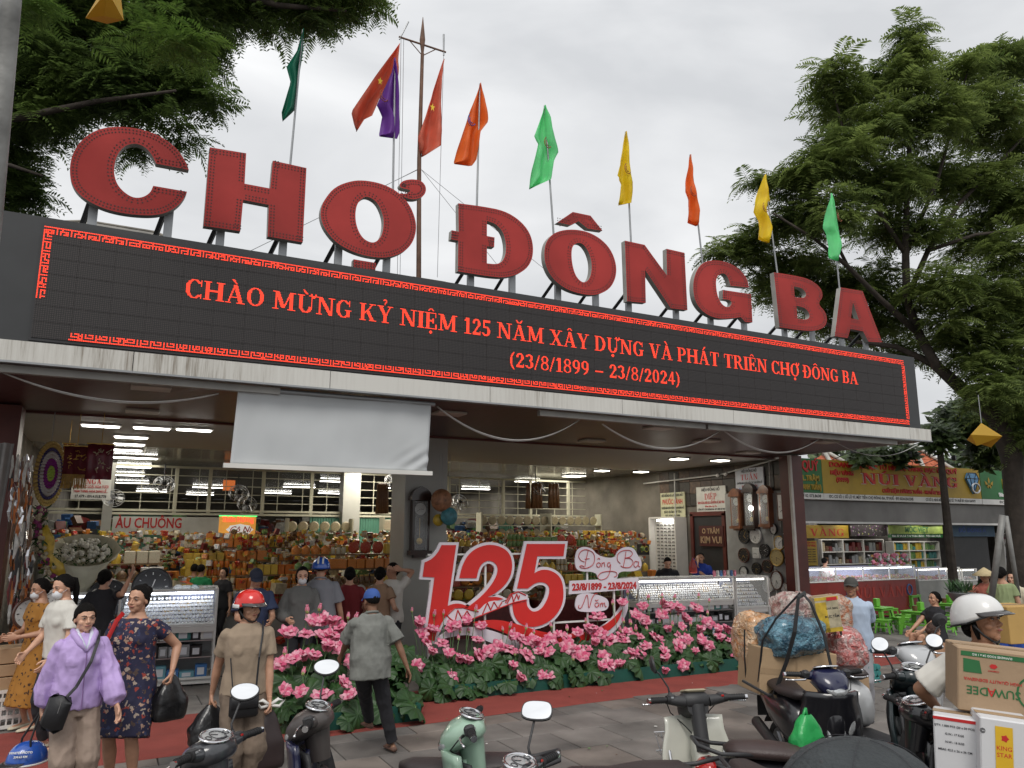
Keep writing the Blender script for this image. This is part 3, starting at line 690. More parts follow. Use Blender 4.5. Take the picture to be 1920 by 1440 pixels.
# ---- cables hanging in loops under the canopy
def swag(label, p0, p1, plow, yp=8.95, r=.007, n=2):
 a = U(*p0, y=yp); b = U(*p1, y=yp); c = U(*plow, y=yp); mb = MB()
 for q in range(n):
  pts = []
  u0 = (c.x-a.x)/(b.x-a.x); base = a.z+(b.z-a.z)*u0; sag = base-c.z+q*.012
  for i in range(25):
   u = i/24; pts.append((a.x+(b.x-a.x)*u, yp+.02*q, a.z+(b.z-a.z)*u-sag*4*u*(1-u)/(4*u0*(1-u0))*(1)))
  mb.tube(pts, r,5)
 return tag(mb.build('cable', M('cable_white',(.5,.5,.48),.5), smooth=True), label, 'cable', 'cables looping under the canopy')
swag('pale cable sagging under the canopy left of the cloth screen',(5,698),(410,738),(225,752))
swag('pale cable looping under the canopy right beside the cloth screen',(820,762),(1090,785),(975,825))
swag('pale cable loop under the canopy above the watch stall signs',(1130,795),(1350,808),(1262,840))
swag('pale double cable loop nearest the right end of the canopy',(1356,806),(1540,820),(1462,848))
swag('thin cable hanging from the canopy end toward the gold shop signboard',(1556,822),(1720,833),(1650,855), yp=9.4, n=1)
# ---- lights in the hall
def tube_light(x, y, L=.62, z=ZS, label=None, n=1, area=0):
 t = thing('ceiling_light', label, 'lamp',(x, y, z), group='lights on the hall ceiling')
 MB().bbox((x, y, z-.02),(L+.06,.2,.035),.006).build('housing', m_white, t)
 MB().bbox((x, y, z-.045),(L,.15,.02),.008).build('diffuser', m_lamp, t)
 return t
hl = [(-.2,13.13, 'lit white tube light, left one of the front row in the hall'),(.5,13.05, 'lit white tube light, middle one of the front row in the hall'),(1.1,12.95, 'lit white tube light, front row, nearest the cloth screen')]
for x, y, l in hl: tube_light(x, y,.5, label=l)
for k, y in enumerate((14.5,15.7,16.86)): tube_light(.25, y,.5, label=['second', 'third', 'fourth'][k]+' lit tube light of the left row running into the hall')
tube_light(.4,18.6,.95, label='long lit tube light in front of the transom at the left'); tube_light(.4,21.3,.95, label='long lit tube light just behind the transom at the left')
for x, y in ((.3,24.5),(.6,28.5),(3.2,30),(6,28),(6.2,33),(3.5,36),(9.5,27),(11.0,29.5),(8.2,32),(12,26),(1.5,34),(6.4,24.3)): tube_light(x, y,1.1, label='lit tube light far back in the hall seen through the transom', n=0)
def panel(x, y, s, label):
 t = thing('ceiling_light', label, 'lamp',(x, y, ZS), group='square panel lights on the hall ceiling')
 MB().bbox((x, y, ZS-.015),(s+.05, s+.05,.03),.006).build('frame', m_dark, t)
 MB().bbox((x, y, ZS-.035),(s, s,.02),.008).build('diffuser', m_lampw, t)
for x, y, s, l in ((10.93,13.17,.3, 'square lit panel light nearest the right end of the canopy, left of two'),(11.96,13.02,.3, 'square lit panel light next to the brown watch stall wall'),
                   (11.3,16.7,.3, 'small square lit panel light, left of a close pair'),(12.4,16.5,.3, 'small square lit panel light, right of a close pair'),
                   (11.7,18.7,.5, 'large square lit panel light deep in the hall'),(11.6,21.3,.6, 'large lit panel light above the transom'),(5.9,19.3,.7, 'lit panel light just behind the lower edge of the cloth screen')):
 panel(x, y, s, l)
def area(loc, sx, sy, e, col=(1,.96,.88)):
 l = bpy.data.lights.new('hall_lamp', 'AREA'); l.shape = 'RECTANGLE'; l.size = sx; l.size_y = sy; l.energy = e; l.color = col
 o = bpy.data.objects.new('hall_lamp', l); COL.objects.link(o); o.location = loc; return o
area((.5,15, ZS-.07),1.6,4,44,(1,.93,.8)); area((11.6,15.5, ZS-.07),1.2,4,46,(1,.93,.8)); area((.4,20.2, ZS-.07),1.2,3,36,(1,.93,.8)); area((6,18.3, ZS-.07),1.5,2.6,95,(1,.93,.8)); area((11.7,20, ZS-.07),1.2,3,50,(1,.93,.8))
area((3,30, ZS-.1),8,8,150); area((10,28, ZS-.1),5,6,90)
# ---- people
_s2 = bpy.data.scenes.new('work'); _cache = {}
def voxel(mb, size, sm=2):
 me = bpy.data.meshes.new('w'); me.from_pydata([tuple(p) for p in mb.v],[], mb.f)
 o = bpy.data.objects.new('w', me); _s2.collection.objects.link(o)
 r = o.modifiers.new('r', 'REMESH'); r.mode = 'VOXEL'; r.voxel_size = size
 if sm: k = o.modifiers.new('s', 'SMOOTH'); k.factor = .5; k.iterations = sm
 vl = _s2.view_layers[0]; vl.update(); dg = vl.depsgraph
 e = o.evaluated_get(dg); m2 = e.to_mesh()
 n = len(m2.vertices); v = np.empty(n*3); m2.vertices.foreach_get('co', v); v = v.reshape(-1,3)
 nn = np.empty(n*3); m2.vertices.foreach_get('normal', nn); nn = nn.reshape(-1,3)
 f = [tuple(p.vertices) for p in m2.polygons]
 e.to_mesh_clear(); bpy.data.objects.remove(o); bpy.data.meshes.remove(me)
 return v, nn, f
def xform(v, Mx):
 A = np.array(Mx); return v @ A[:3, :3].T + A[:3,3]
def folds(v, n, amp, fr=(9,9,4), seed=0):
 o = v.copy()
 for i in range(len(v)):
  x, y, z = v[i]
  a = mnoise.noise((x*fr[0]+seed, y*fr[1], z*fr[2])); b = mnoise.noise((x*fr[0]*2.3, y*fr[1]*2.3+seed, z*fr[2]*3.1))
  k = (1-abs(a)*3.2)*.7+b*.5
  o[i] = v[i]+n[i]*amp*k
 return o
def head_base():
 if 'head' in _cache: return _cache['head']
 m = MB()
 m.ell((0,-.008,.092),(.072,.090,.089),24,16); m.ell((0,.030,.040),(.056,.056,.074),20,12)
 m.ell((0,.060,-.016),(.024,.021,.019),12,8); m.ell((0,.04,.005),(.046,.042,.035),14,8)
 for s in (-1,1):
  m.ell((s*.036,.052,.040),(.024,.026,.024),12,8); m.ell((s*.031,.073,.0745),(.0155,.0125,.0095),12,8)
  m.ell((s*.073,-.006,.058),(.009,.019,.030),10,8); m.ell((s*.0115,.088,.040),(.0085,.011,.008),8,6)
 m.tube([(0,.080,.080),(0,.092,.060),(0,.103,.046),(0,.096,.036)],[.008,.0085,.011,.008],8)
 m.tube([(-.042,.062,.090),(-.02,.079,.093),(0,.081,.088),(.02,.079,.093),(.042,.062,.090)],[.009,.010,.008,.010,.009],8)
 m.ell((0,.0835,.0215),(.023,.011,.0056),12,6); m.ell((0,.0820,.0130),(.019,.011,.0062),12,6); m.ell((0,.086,-.006),(.0,.0,.0),4,3)
 m.tube([(0,-.022,-.13),(0,-.016,-.05),(0,-.006,.03)],[.058,.050,.052],16)
 v, n, f = voxel(m,.0042,2); _cache['head'] = (v, f); return v, f
def hand_base(kind):
 if kind in _cache: return _cache[kind]
 m = MB(); c = {'relax': 20, 'grip': 68, 'open': 9}[kind]
 m.tube([(0,-.03,0),(0,.0,0),(.002,.03,0),(.002,.07,.0),(.002,.088,.0)],.03,12, ell=[(.021,.026),(.019,.026),(.0145,.036),(.013,.040),(.010,.036)], up=(0,0,1))
 for k,(sx, L) in enumerate(((.029,.068),(.0105,.077),(-.0085,.070),(-.027,.055))):
  p = Vector((sx,.080-.004*abs(k-1),0)); a = 0; pts = [p-Vector((0,.02,0)), p];
  for q, fr in enumerate((.44,.32,.24)):
   a += radians(c*(.8 if q == 0 else 1.0)); p = p+Vector((sx*.05*(1 if kind != 'grip' else 0), cos(a), sin(a)))*L*fr; pts.append(p)
  m.tube(pts,[.0095,.0092,.0085,.0078,.006],8)
 p = Vector((.026,.018,.004)); pts = [Vector((.010,.0,.003)), p, p+Vector((.022,.026,.012)), p+Vector((.028,.052,.022 if kind != 'grip' else .034)), p+Vector((.022,.070,.030 if kind != 'grip' else .05))]
 m.tube(pts,[.014,.0135,.0105,.0095,.007],8)
 v, n, f = voxel(m,.0034,1); _cache[kind] = (v, f); return v, f
def ik(a, t, l1, l2, hint):
 d = t-a; L = min(d.length,(l1+l2)*.998); L = max(L, abs(l1-l2)+.01); u = d.normalized(); t = a+u*L
 x = (l1*l1-l2*l2+L*L)/(2*L); hgt = math.sqrt(max(0, l1*l1-x*x)); w_ = (hint-u*hint.dot(u)).normalized()
 return a+u*x+w_*hgt, t
def frame(a, n):
 """columns: side, along, normal"""
 a = a.normalized(); n = (n-a*n.dot(a)).normalized(); s = a.cross(n)
 return Matrix(((s.x, a.x, n.x,0),(s.y, a.y, n.y,0),(s.z, a.z, n.z,0),(0,0,0,1)))
skin = {k: M('skin_'+k, c,.5, var=.10, scale=14, col2=tuple(x*1.06 for x in c)) for k, c in dict(light=(.60,.345,.235), mid=(.48,.262,.17), tan=(.32,.16,.092), dark=(.20,.10,.058)).items()}
m_hair = M('hair_black',(.006,.005,.0045),.75, var=.3, scale=40, bump=.6, bscale=180, spec=.15); m_hairb = M('hair_brown',(.06,.025,.014),.4, var=.3, scale=40, bump=.6, bscale=180)
m_eye = M('eye_dark',(.012,.009,.008),.15, var=0); m_eyew = M('eye_white',(.30,.27,.25),.3, var=0); m_lip = M('lip',(.34,.10,.085),.45, var=0); m_brow = M('brow',(.03,.02,.016),.7, var=0)
m_mask = M('mask_white',(.66,.67,.69),.8, var=.03)
def person(label, at, face=0, h=None, skin_='light', lean=0, side=0, head=(0,0,0), R=None, L=None, Rf=None, Lf=None, hip=None, shirt=None, bottom=None, hair='short', hairm=None,
           hat=None, mask=False, shoes=None, grips=('relax', 'relax'), vox=.012, sex='f', group=None, wide=1., loc=None, rz=None, eb=(None, None), kn=(None, None), elev=0, cat='person', ground=0.03, fringe=False):
 """at: (px, py, forward distance) of the head top; R, L: hand targets (local metres, or ('p', px, py, d) on a sight line)"""
 if loc is None:
  p = U(at[0], at[1], d=at[2]); loc = Vector((p.x, p.y, ground)); h = h or (p.z-ground)
  az = math.atan2(-p.y,-p.x)+radians(face); rz = az-pi/2
 else: loc = Vector(loc); rz = rz if rz is not None else math.atan2(-loc.y,-loc.x)+radians(face)-pi/2
 s = h/1.66
 root = thing('person', label, cat, loc, rz, group)
 inv = (Matrix.Translation(loc) @ Matrix.Rotation(rz,4, 'Z') @ Matrix.Scale(s,4)).inverted()
 def tgt(q, dflt):
  if q is None: return Vector(dflt)
  if q[0] == 'p': return inv @ U(q[1], q[2], d=q[3])
  return Vector(q)
 hz = hip if hip is not None else .86
 HP = Vector((0,0, hz)); Rl = Matrix.Translation(HP) @ Matrix.Rotation(radians(-lean),4, 'X') @ Matrix.Rotation(radians(side),4, 'Y') @ Matrix.Translation((0,0,-.86))
 sp = lambda x, y, z: Rl @ Vector((x, y, z))
 w_ = wide*(1.06 if sex == 'm' else 1.0); shw = .178 if sex == 'm' else .155
 shR, shL = sp(shw*wide**.5,-.004,1.310), sp(-shw*wide**.5,-.004,1.310); hpR, hpL = sp(.085,0,.86), sp(-.085,0,.86)
 hR, hL = tgt(R,(.26,.04,.74)), tgt(L,(-.26,.04,.74))
 out_ = lambda e, sgn: Vector(e) if e is not None else Vector((sgn*.45,-1,-.1))
 elR, hR = ik(shR, hR,.275,.245, out_(eb[0],1)); elL, hL = ik(shL, hL,.275,.245, out_(eb[1],-1))
 fR, fL = tgt(Rf,(.09,.0,.07)), tgt(Lf,(-.09,.0,.07))
 knh = lambda k: Vector(k) if k is not None else Vector((0,1,.1))
 knR, fR = ik(hpR, fR,.42,.40, knh(kn[0])); knL, fL = ik(hpL, fL,.42,.40, knh(kn[1]))
 # ---- body
 m = MB()
 def torso(m, infl=0., z0=.78, z1=1.41, rings=None, n=20, busty=.0):
  rg = rings or [(.74,.125,.09,0),(.80,.155,.108,-.005),(.88,.168*w_,.118,-.005),(.96,.150*w_,.108,0),(1.04,.134*w_,.100,.004),(1.13,.142*w_,.105,.006),(1.22,.152*w_,.112,.008+busty),(1.30,.158*w_,.100,.002),(1.345,.120*w_,.072,-.008),(1.38,.078,.060,-.014),(1.42,.056,.054,-.016)]
  rg = [r for r in rg if z0-.03 <= r[0] <= z1+.03]
  pts = [sp(0, r[3], r[0]) for r in rg]
  m.tube(pts,.1, n, ell=[(r[1]+infl, r[2]+infl) for r in rg], up=(1,0,0))
 torso(m)
 for sh, el, hd in ((shR, elR, hR),(shL, elL, hL)):
  m.capsule(sh, el,.046*wide,.037,12); m.tube([el, el*.72+hd*.28, el*.3+hd*.7, hd],[.037,.037,.027,.021],12); m.ell(el,(.037,)*3,10,6)
 for hp, k, f in ((hpR, knR, fR),(hpL, knL, fL)):
  lg = .84 if bottom and bottom['type'] == 'trousers' else 1; m.capsule(hp, k,.080*w_*lg,.052*lg,12); m.tube([k, k*.7+f*.3+Vector((0,-.012*lg,0)), k*.25+f*.75, f],[.050*lg,.054*lg,.034*lg,.029*lg],12)
  m.capsule(f+Vector((0,-.03,-.03)), f+Vector((0,.12,-.045)),.030,.024,8)
 hj = sp(0,-.008,1.452); yaw, pit, til = head
 HM = Matrix.Translation(hj) @ Matrix.Rotation(radians(yaw),4, 'Z') @ Matrix.Rotation(radians(pit),4, 'X') @ Matrix.Rotation(radians(til),4, 'Y')
 body = MB(); v, n_, f_ = voxel(m, vox,2); body.add(v, f_,0)
 near = vox <= .012
 hv, hf = head_base(); body.add(xform(hv, HM), hf,0)
 palmR = (Vector((-1,.25,0))); palmL = Vector((1,.25,0))
 for hd, el, pn, mir, gk in ((hR, elR, palmR,1, grips[0]),(hL, elL, palmL,-1, grips[1])):
  vv, ff = hand_base(gk)
  if mir < 0: vv = vv*np.array([-1,1,1]); ff = [tuple(reversed(q)) for q in ff]
  al = (hd-el).normalized()
  if gk == 'grip': al = (al+Vector((0,0,-.5))).normalized()
  F = frame(al, pn); body.add(xform(vv*1.0, Matrix.Translation(hd) @ F), ff,0)
 S_ = Matrix.Scale(s,4)
 def fin(mb, name, mat, par=root, sm=True, k=None):
  mb.v = [tuple(Vector(p)*s) for p in mb.v]; return mb.build(name, mat, par, smooth=sm, local=True, kind=k)
 bodyo = fin(body, 'body', skin[skin_])
 # ---- face details, parts of the person
 if not mask:
  e = MB(); e.tube([HM @ Vector((-.020,.0905,.0178)), HM @ Vector((0,.0938,.0175)), HM @ Vector((.020,.0905,.0178))],.0042,6); fin(e, 'mouth', m_lip)
 for sg in (-1,1):
  e = MB(); e.ell((0,0,0),(.0115,.005,.0040),10,6, M=None); e.v = [tuple(HM @ (Vector(p)+Vector((sg*.031,.0835,.0745)))) for p in e.v]; fin(e, 'eye', m_eyew)
  e = MB(); e.ell((0,0,0),(.0070,.0048,.0046),8,6); e.v = [tuple(HM @ (Vector(p)+Vector((sg*.031,.0855,.0745)))) for p in e.v]
  e.tube([HM @ Vector((sg*.018,.0855,.078)), HM @ Vector((sg*.031,.089,.0812)), HM @ Vector((sg*.045,.080,.079))],.0018,5); fin(e, 'pupil', m_eye)
  e = MB(); e.tube([HM @ Vector((sg*.016,.0895,.0935)), HM @ Vector((sg*.032,.088,.0985)), HM @ Vector((sg*.050,.072,.093))],[.0030,.0036,.002],5); fin(e, 'eyebrow', m_brow)
 if mask:
  e = MB(); e.ell((0,0,0),(.053,.054,.048),16,10); e.v = [tuple(HM @ (Vector((p[0], max(p[1],-.012), p[2]))+Vector((0,.058,.012)))) for p in e.v]
  for sg in (-1,1): e.tube([HM @ Vector((sg*.05,.06,.02)), HM @ Vector((sg*.078,-.01,.055))],.0022,5)
  fin(e, 'face_mask', m_mask)
 short_ = hair == 'short'
 hm = hairm or m_hair; H = MB()
 if hair:
  fz = .122 if fringe else .148; hl = [(-.2,-.03),(-.085,-.01),(-.045,.012),(-.012,.045),(.022,.085),(.050, fz-.012),(.070, fz),(.2, fz+.004)] if not short_ else [(-.2,.02),(-.085,.025),(-.045,.04),(-.012,.075),(.022,.10),(.050,.135),(.070,.148),(.2,.15)]
  n, mm_ = 44,30; vs = []; rr_ = random.Random(hash(label) % 99); ox = rr_.uniform(-.03,.03)
  for i in range(mm_+1):
   a = -pi/2+pi*i/mm_
   for j in range(n):
    b = 2*pi*j/n; d = Vector((cos(a)*cos(b), cos(a)*sin(b), sin(a))); st_ = 1+.022*mnoise.noise((b*9, a*1.3,5))+.012*mnoise.noise((b*26, a*2,1)); p = Vector((d.x*.0795*st_, d.y*.0985*st_, d.z*(.0955-(.014 if hat else 0))*st_))+Vector((0,-.014,.094))
    y = p.y; lim = hl[-1][1]
    for (y0, z0),(y1, z1) in zip(hl, hl[1:]):
     if y0 <= y <= y1: lim = z0+(z1-z0)*(y-y0)/(y1-y0)
    lim += .006*mnoise.noise((b*8,3, ox*40)); k = max(0, min(1,(p.z-lim)/.010)); c = Vector((0,-.010,.075)); vs.append(c+(p-c)*(.80+.20*k)-Vector((0,0,.0)))
  H.add(vs,[(i*n+j, i*n+(j+1) % n,(i+1)*n+(j+1) % n,(i+1)*n+j) for i in range(mm_) for j in range(n)])
  if hair in ('bob', 'long', 'pony', 'bun', 'low'):
   H.ell((0,-.062,.045),(.058,.036,.055),16,10)
   for sg in (-1,1): H.tube([(sg*.068,.030,.112),(sg*.075,.008,.085),(sg*.072,-.025,.055),(sg*.050,-.06,.04)],[.006,.012,.014,.012],8)
  if hair == 'bun': H.ell((.0,-.112,.13),(.045,.038,.042),14,10); H.ell((.02,-.10,.165),(.03,.03,.028),10,8)
  if hair == 'low': H.ell((0,-.11,.06),(.040,.034,.038),12,8)
  if hair == 'pony': H.tube([(0,-.09,.12),(0,-.13,.10),(0,-.135,.02),(0,-.12,-.08),(0,-.11,-.16)],[.024,.032,.034,.026,.010],10)
  if hair == 'long': H.tube([(0,-.05,.06),(0,-.075,-.04),(0,-.08,-.14)],.06,12, ell=[(.05,.07),(.035,.075),(.02,.06)])
  if hair == 'bob':
   for sg in (-1,1): H.tube([(sg*.070,.0,.09),(sg*.074,.004,.03),(sg*.066,.004,-.02)],[.012,.016,.008],8)
  v = folds(np.array([tuple(p) for p in H.v]), np.array([tuple(Vector(p).normalized()) for p in H.v]),.0018,(60,60,12),3); e = MB(); e.add(xform(v, HM), H.f); fin(e, 'hair', hm)
 # ---- clothes
 def cloth(name, mb, mat, amp=.006, fr=(11,11,5), vx=None):
  v, n_, f_ = voxel(mb, vx or vox*.8,2); v = folds(v, n_, amp, fr, hash(label) % 50); e = MB(); e.add(v, f_); return fin(e, name, mat)
 if shirt:
  c = MB(); q = shirt; lo = q.get('loose',.018); zz = q.get('hem',.80); nk = q.get('neck',1.385)
  rg = [(zz,(.165+q.get('flare',0))*w_,.118+q.get('flare',0)*.7,-.004),(.88,.172*w_,.122,-.005),(.96,(.155+q.get('boxy',0))*w_,.112+q.get('boxy',0)*.6,0),(1.04,(.140+q.get('boxy',0))*w_,.104+q.get('boxy',0)*.6,.004),(1.13,(.145+q.get('boxy',0)*.6)*w_,.108,.006),(1.22,.154*w_,.113,.010),(1.30,.160*w_,.100,.002),(1.345,.128*w_,.076,-.008),(1.37,.098,.066,-.012),(nk+.008,.068,.058,-.014)]
  rg = [r for i, r in enumerate(rg) if i == 0 or r[0] > zz+.02]
  pts = [sp(0, r[3], r[0]) for r in rg]
  c.tube(pts,.1,22, ell=[(r[1]+lo, r[2]+lo) for r in rg], up=(1,0,0))
  if sex == 'f':
   for sg in (-1,1): c.ell(sp(sg*.066,.082,1.20),(.060+lo*.4,.048+lo*.4,.060+lo*.4),14,8)
  sl = q.get('sleeve',.6); pf = q.get('puff',0)
  for sh, el, hd in ((shR, elR, hR),(shL, elL, hL)):
   c.ell(sh+Vector((0,0,-.004)),(.050*wide+lo*.35,)*3,12,8)
   if sl <= 1: e2 = sh+(el-sh)*sl; c.tube([sh, sh*.5+e2*.5, e2],[.050+lo*.35,.049+lo*.8,.050+lo*1.4],12)
   else:
    e2 = el+(hd-el)*(sl-1); c.tube([sh, el],[.048+lo*.4,.046+lo+pf*.5],12); c.ell(el,(.044+lo+pf*.6,)*3,12,8)
    c.tube([el, el*.6+e2*.4, el*.22+e2*.78, el*.07+e2*.93, e2],[.044+lo+pf*.5,.044+lo+pf*1.05,.038+lo+pf*.9,.028+lo*.5,.026+lo*.4],14)
  so_ = cloth(q.get('name', 'shirt'), c, q['mat'], q.get('amp',.006))
  if q.get('collar'):
   e = MB()
   cc = [sp(.062*cos(a)*1.05,.058*sin(a)-.014, nk+.018+.012*sin(a)*-1) for a in [2*pi*i/16+pi/2+.35 for i in range(15)]]
   e.tube(cc,.014,6); fin(e, 'collar', q.get('cmat', q['mat']))
 if bottom:
  q = bottom; b = MB(); tp = q['type']; ww = q.get('width',.0)
  if tp in ('trousers', 'shorts'):
   ln = q.get('len',1.95)
   b.tube([sp(0,-.004, z) for z in (.78,.86,.93,1.0)],.1,20, ell=[(.155*w_+ww*.3,.115),(.172*w_+.006,.124),(.162*w_,.116),(.150*w_,.110)], up=(1,0,0))
   for hp, k, f in ((hpR, knR, fR),(hpL, knL, fL)):
    if ln <= 1: b.capsule(hp, hp+(k-hp)*ln,.088*w_,.074+ww,12)
    else:
     e2 = k+(f-k)*(ln-1); b.capsule(hp, k,.090*w_,.064+ww,12); b.tube([k, k*.5+e2*.5, e2],[.062+ww,.055+ww,.047+ww*1.1],12)
   cloth(tp, b, q['mat'], q.get('amp',.007),(12,12,6))
  else:
   zb = q.get('hem',.45); fl = q.get('flare',.03); zt = q.get('top',1.385)
   kc = (knR+knL)/2; t0 = HP
   rg = [(1.0,.150*w_,.112,0),(.93,.165*w_,.118,0),(.86,.178*w_,.128,0)]
   pts = [sp(0,0, r[0]) for r in rg]; el = [(r[1]+.016, r[2]+.016) for r in rg]
   for u in (.3,.6,1.0):
    p = HP.lerp(Vector((kc.x, kc.y, zb)) if not q.get('seat') else kc, u); pts.append(p); el.append((.185*w_+fl*u,.135+fl*u*.8))
   if tp == 'dress':
    up_ = [(1.36,.132*w_,.078,-.01),(1.30,.158*w_,.1,.0),(1.22,.154*w_,.113,.01),(1.13,.150*w_,.110,.006),(1.06,.146*w_,.108,.004)]
    pts = [sp(0, r[3], r[0]) for r in up_]+pts; el = [(r[1]+.014, r[2]+.014) for r in up_]+el
    for sg in (-1,1): b.ell(sp(sg*.068,.085,1.20),(.066,.054,.064),14,8)
    sl = q.get('sleeve',.5)
    for sh, el_ in ((shR, elR),(shL, elL)): b.ell(sh,(.054,)*3,12,8); b.tube([sh, sh+(el_-sh)*sl],[.054,.066],12)
   b.tube(pts,.1,24, ell=el, up=(1,0,0)); cloth(tp, b, q['mat'], q.get('amp',.008),(12,12,4))
 if shoes:
  for f in (fR, fL):
   e = MB(); e.tube([f+Vector((0,-.07,-.045)), f+Vector((0,-.02,-.042)), f+Vector((0,.06,-.05)), f+Vector((0,.15,-.055)), f+Vector((0,.175,-.06))],.03,10, ell=[(.022,.026),(.030,.036),(.022,.040),(.016,.040),(.010,.02)], up=(0,0,1)); fin(e, 'shoe', shoes)
 # ---- hats
 if hat:
  kd, hmat = hat[0], hat[1]; e = MB()
  if kd == 'helmet':
   vs = []; n = 28; mm_ = 10
   for i in range(mm_+1):
    for j in range(n):
     a = 2*pi*j/n; lowz = .066+.035*max(0, sin(a))-.01*max(0,-sin(a)); t_ = i/mm_*pi/2; zt = lowz+(.212-lowz)*sin(t_)
     r_ = cos(t_)**.75 if i < mm_ else .0; vs.append(HM @ Vector((.116*r_*cos(a),-.008+.138*r_*sin(a), zt)))
   e.add(vs,[(i*n+j, i*n+(j+1) % n,(i+1)*n+(j+1) % n,(i+1)*n+j) for i in range(mm_) for j in range(n)]); hh = fin(e, 'helmet', hmat)
   md = hh.modifiers.new('t', 'SOLIDIFY'); md.thickness = .012*s; md.offset = -1
   e = MB()
   rim = []
   for j in range(n+1):
    a = 2*pi*j/n; rim.append(HM @ Vector((.1175*cos(a),-.008+.1395*sin(a),.066+.035*max(0, sin(a))-.01*max(0,-sin(a)))))
   e.tube(rim,.0045,6); fin(e, 'helmet_rim', m_black)
   e = MB(); e.grid(lambda u, v: HM @ Vector(((.108+.006*v)*cos(.35+u*2.44)*(1-.05*v),-.008+.138*sin(.35+u*2.44)+.050*v*sin(.35+u*2.44),.104-.010*v+.006*cos(v*3))),14,4)
   vv = fin(e, 'visor', hat[2]); md = vv.modifiers.new('t', 'SOLIDIFY'); md.thickness = .005
   e = MB()
   for sg in (-1,1): e.tube([HM @ Vector((sg*.098,.01,.055)), HM @ Vector((sg*.072,.035,.0)), HM @ Vector((sg*.03,.055,-.036)), HM @ Vector((0,.06,-.042))],.006,6)
   fin(e, 'chin_strap', m_black)
   if len(hat) > 3:
    e = MB()
    for w0 in (-.03,.03) if hat[3] == 'stripes' else (0,):
     pts = [HM @ Vector((w0*(1 if hat[3] == 'stripes' else 1),-.008+.140*cos(t_*pi)*(.985),.09+.124*sin(t_*pi)**.85)) for t_ in [i/14 for i in range(1,14)]]
     e.tube(pts,.01,6, ell=[(.004,.013)]*13, up=(0,0,1))
    if hat[3] == 'band':
     e = MB(); pts = [HM @ Vector((.119*cos(a),-.008+.141*sin(a),.082-.022*sin(a)*-1*(.2))) for a in [pi*.08-pi*1.16*i/20 for i in range(21)]]; e.tube(pts,.01,6, ell=[(.017,.003)]*21, up=(0,0,1))
    fin(e, 'stripe', hat[4])
  elif kd == 'cap':
   vs = []; n = 24; mm_ = 8
   for i in range(mm_+1):
    for j in range(n):
     a = 2*pi*j/n; t_ = i/mm_*pi/2; r_ = cos(t_)**.8 if i < mm_ else 0; vs.append(HM @ Vector((.084*r_*cos(a),-.012+.100*r_*sin(a),.098+.098*sin(t_))))
   e.add(vs,[(i*n+j, i*n+(j+1) % n,(i+1)*n+(j+1) % n,(i+1)*n+j) for i in range(mm_) for j in range(n)]); e.ell(HM @ Vector((0,-.012,.1905)),(.004,)*3,8,5)
   hh = fin(e, 'cap_crown', hmat)
   e = MB(); e.grid(lambda u, v: HM @ Vector((.084*cos(.45+u*2.24)*(1-.12*v),-.012+.100*sin(.45+u*2.24)+.075*v*sin(.45+u*2.24),.102-.014*v+.02*abs(cos(.45+u*2.24))*-v)),12,4)
   vv = fin(e, 'cap_brim', hat[2] if len(hat) > 2 else hmat); md = vv.modifiers.new('t', 'SOLIDIFY'); md.thickness = .004
  elif kd == 'cone':
   e.lathe([(.205,.09),(.208,.094),(.10,.165),(.012,.228),(.0,.232)],24, HM, cap=False); hh = fin(e, 'conical_hat', hmat)
   md = hh.modifiers.new('t', 'SOLIDIFY'); md.thickness = .004
 root['_'] = 1; del root['_']
 return dict(root=root, HM=Matrix.Translation(loc) @ Matrix.Rotation(rz,4, 'Z') @ S_ @ HM, hR=inv.inverted() @ hR, hL=inv.inverted() @ hL, W=inv.inverted(), s=s, sp=sp, shR=inv.inverted() @ shR, shL=inv.inverted() @ shL)
def bag(label, top, w_, h_, d_, mat, rz=0, cat='plastic bag', tied=True, group=None):
 """a carrier bag hanging from the hand at top"""
 t = thing('plastic_bag', label, cat, top-Vector((0,0, h_+.1)), rz, group); m = MB(); n = 20; rows = 12; vs = []
 for i in range(rows+1):
  u = i/rows; k = min(1,(u/.55))**.85; wv = (.03+(w_/2-.03)*k); dv = (.02+(d_/2-.02)*k)
  if u > .93: wv *= .9; dv *= .8
  for j in range(n):
   a = 2*pi*j/n; ca, sa = cos(a), sin(a); q = 1/max(abs(ca), abs(sa))**.6
   cr = 1+.10*mnoise.noise((j*1.3, i*.35, top.x))*(1.8-u)*1.3
   vs.append(((ca*q*wv)*cr,(sa*q*dv)*cr,(h_+.08)*(1-u)+.01*mnoise.noise((j*.7, u*3,9))))
 m.add(vs,[(i*n+j, i*n+(j+1) % n,(i+1)*n+(j+1) % n,(i+1)*n+j) for i in range(rows) for j in range(n)]+[tuple(range(rows*n, rows*n+n))])
 for sg in (-1,1): m.tube([(sg*.03,.01, h_+.02),(sg*.015,.01, h_+.07),(0,0, h_+.115)],.009,6)
 m.build('bag_body', mat, t, smooth=True, local=True); return t
m_poly = M('black_polythene',(.010,.010,.011),.28, var=.2, bump=.5, bscale=18, coat=.2)
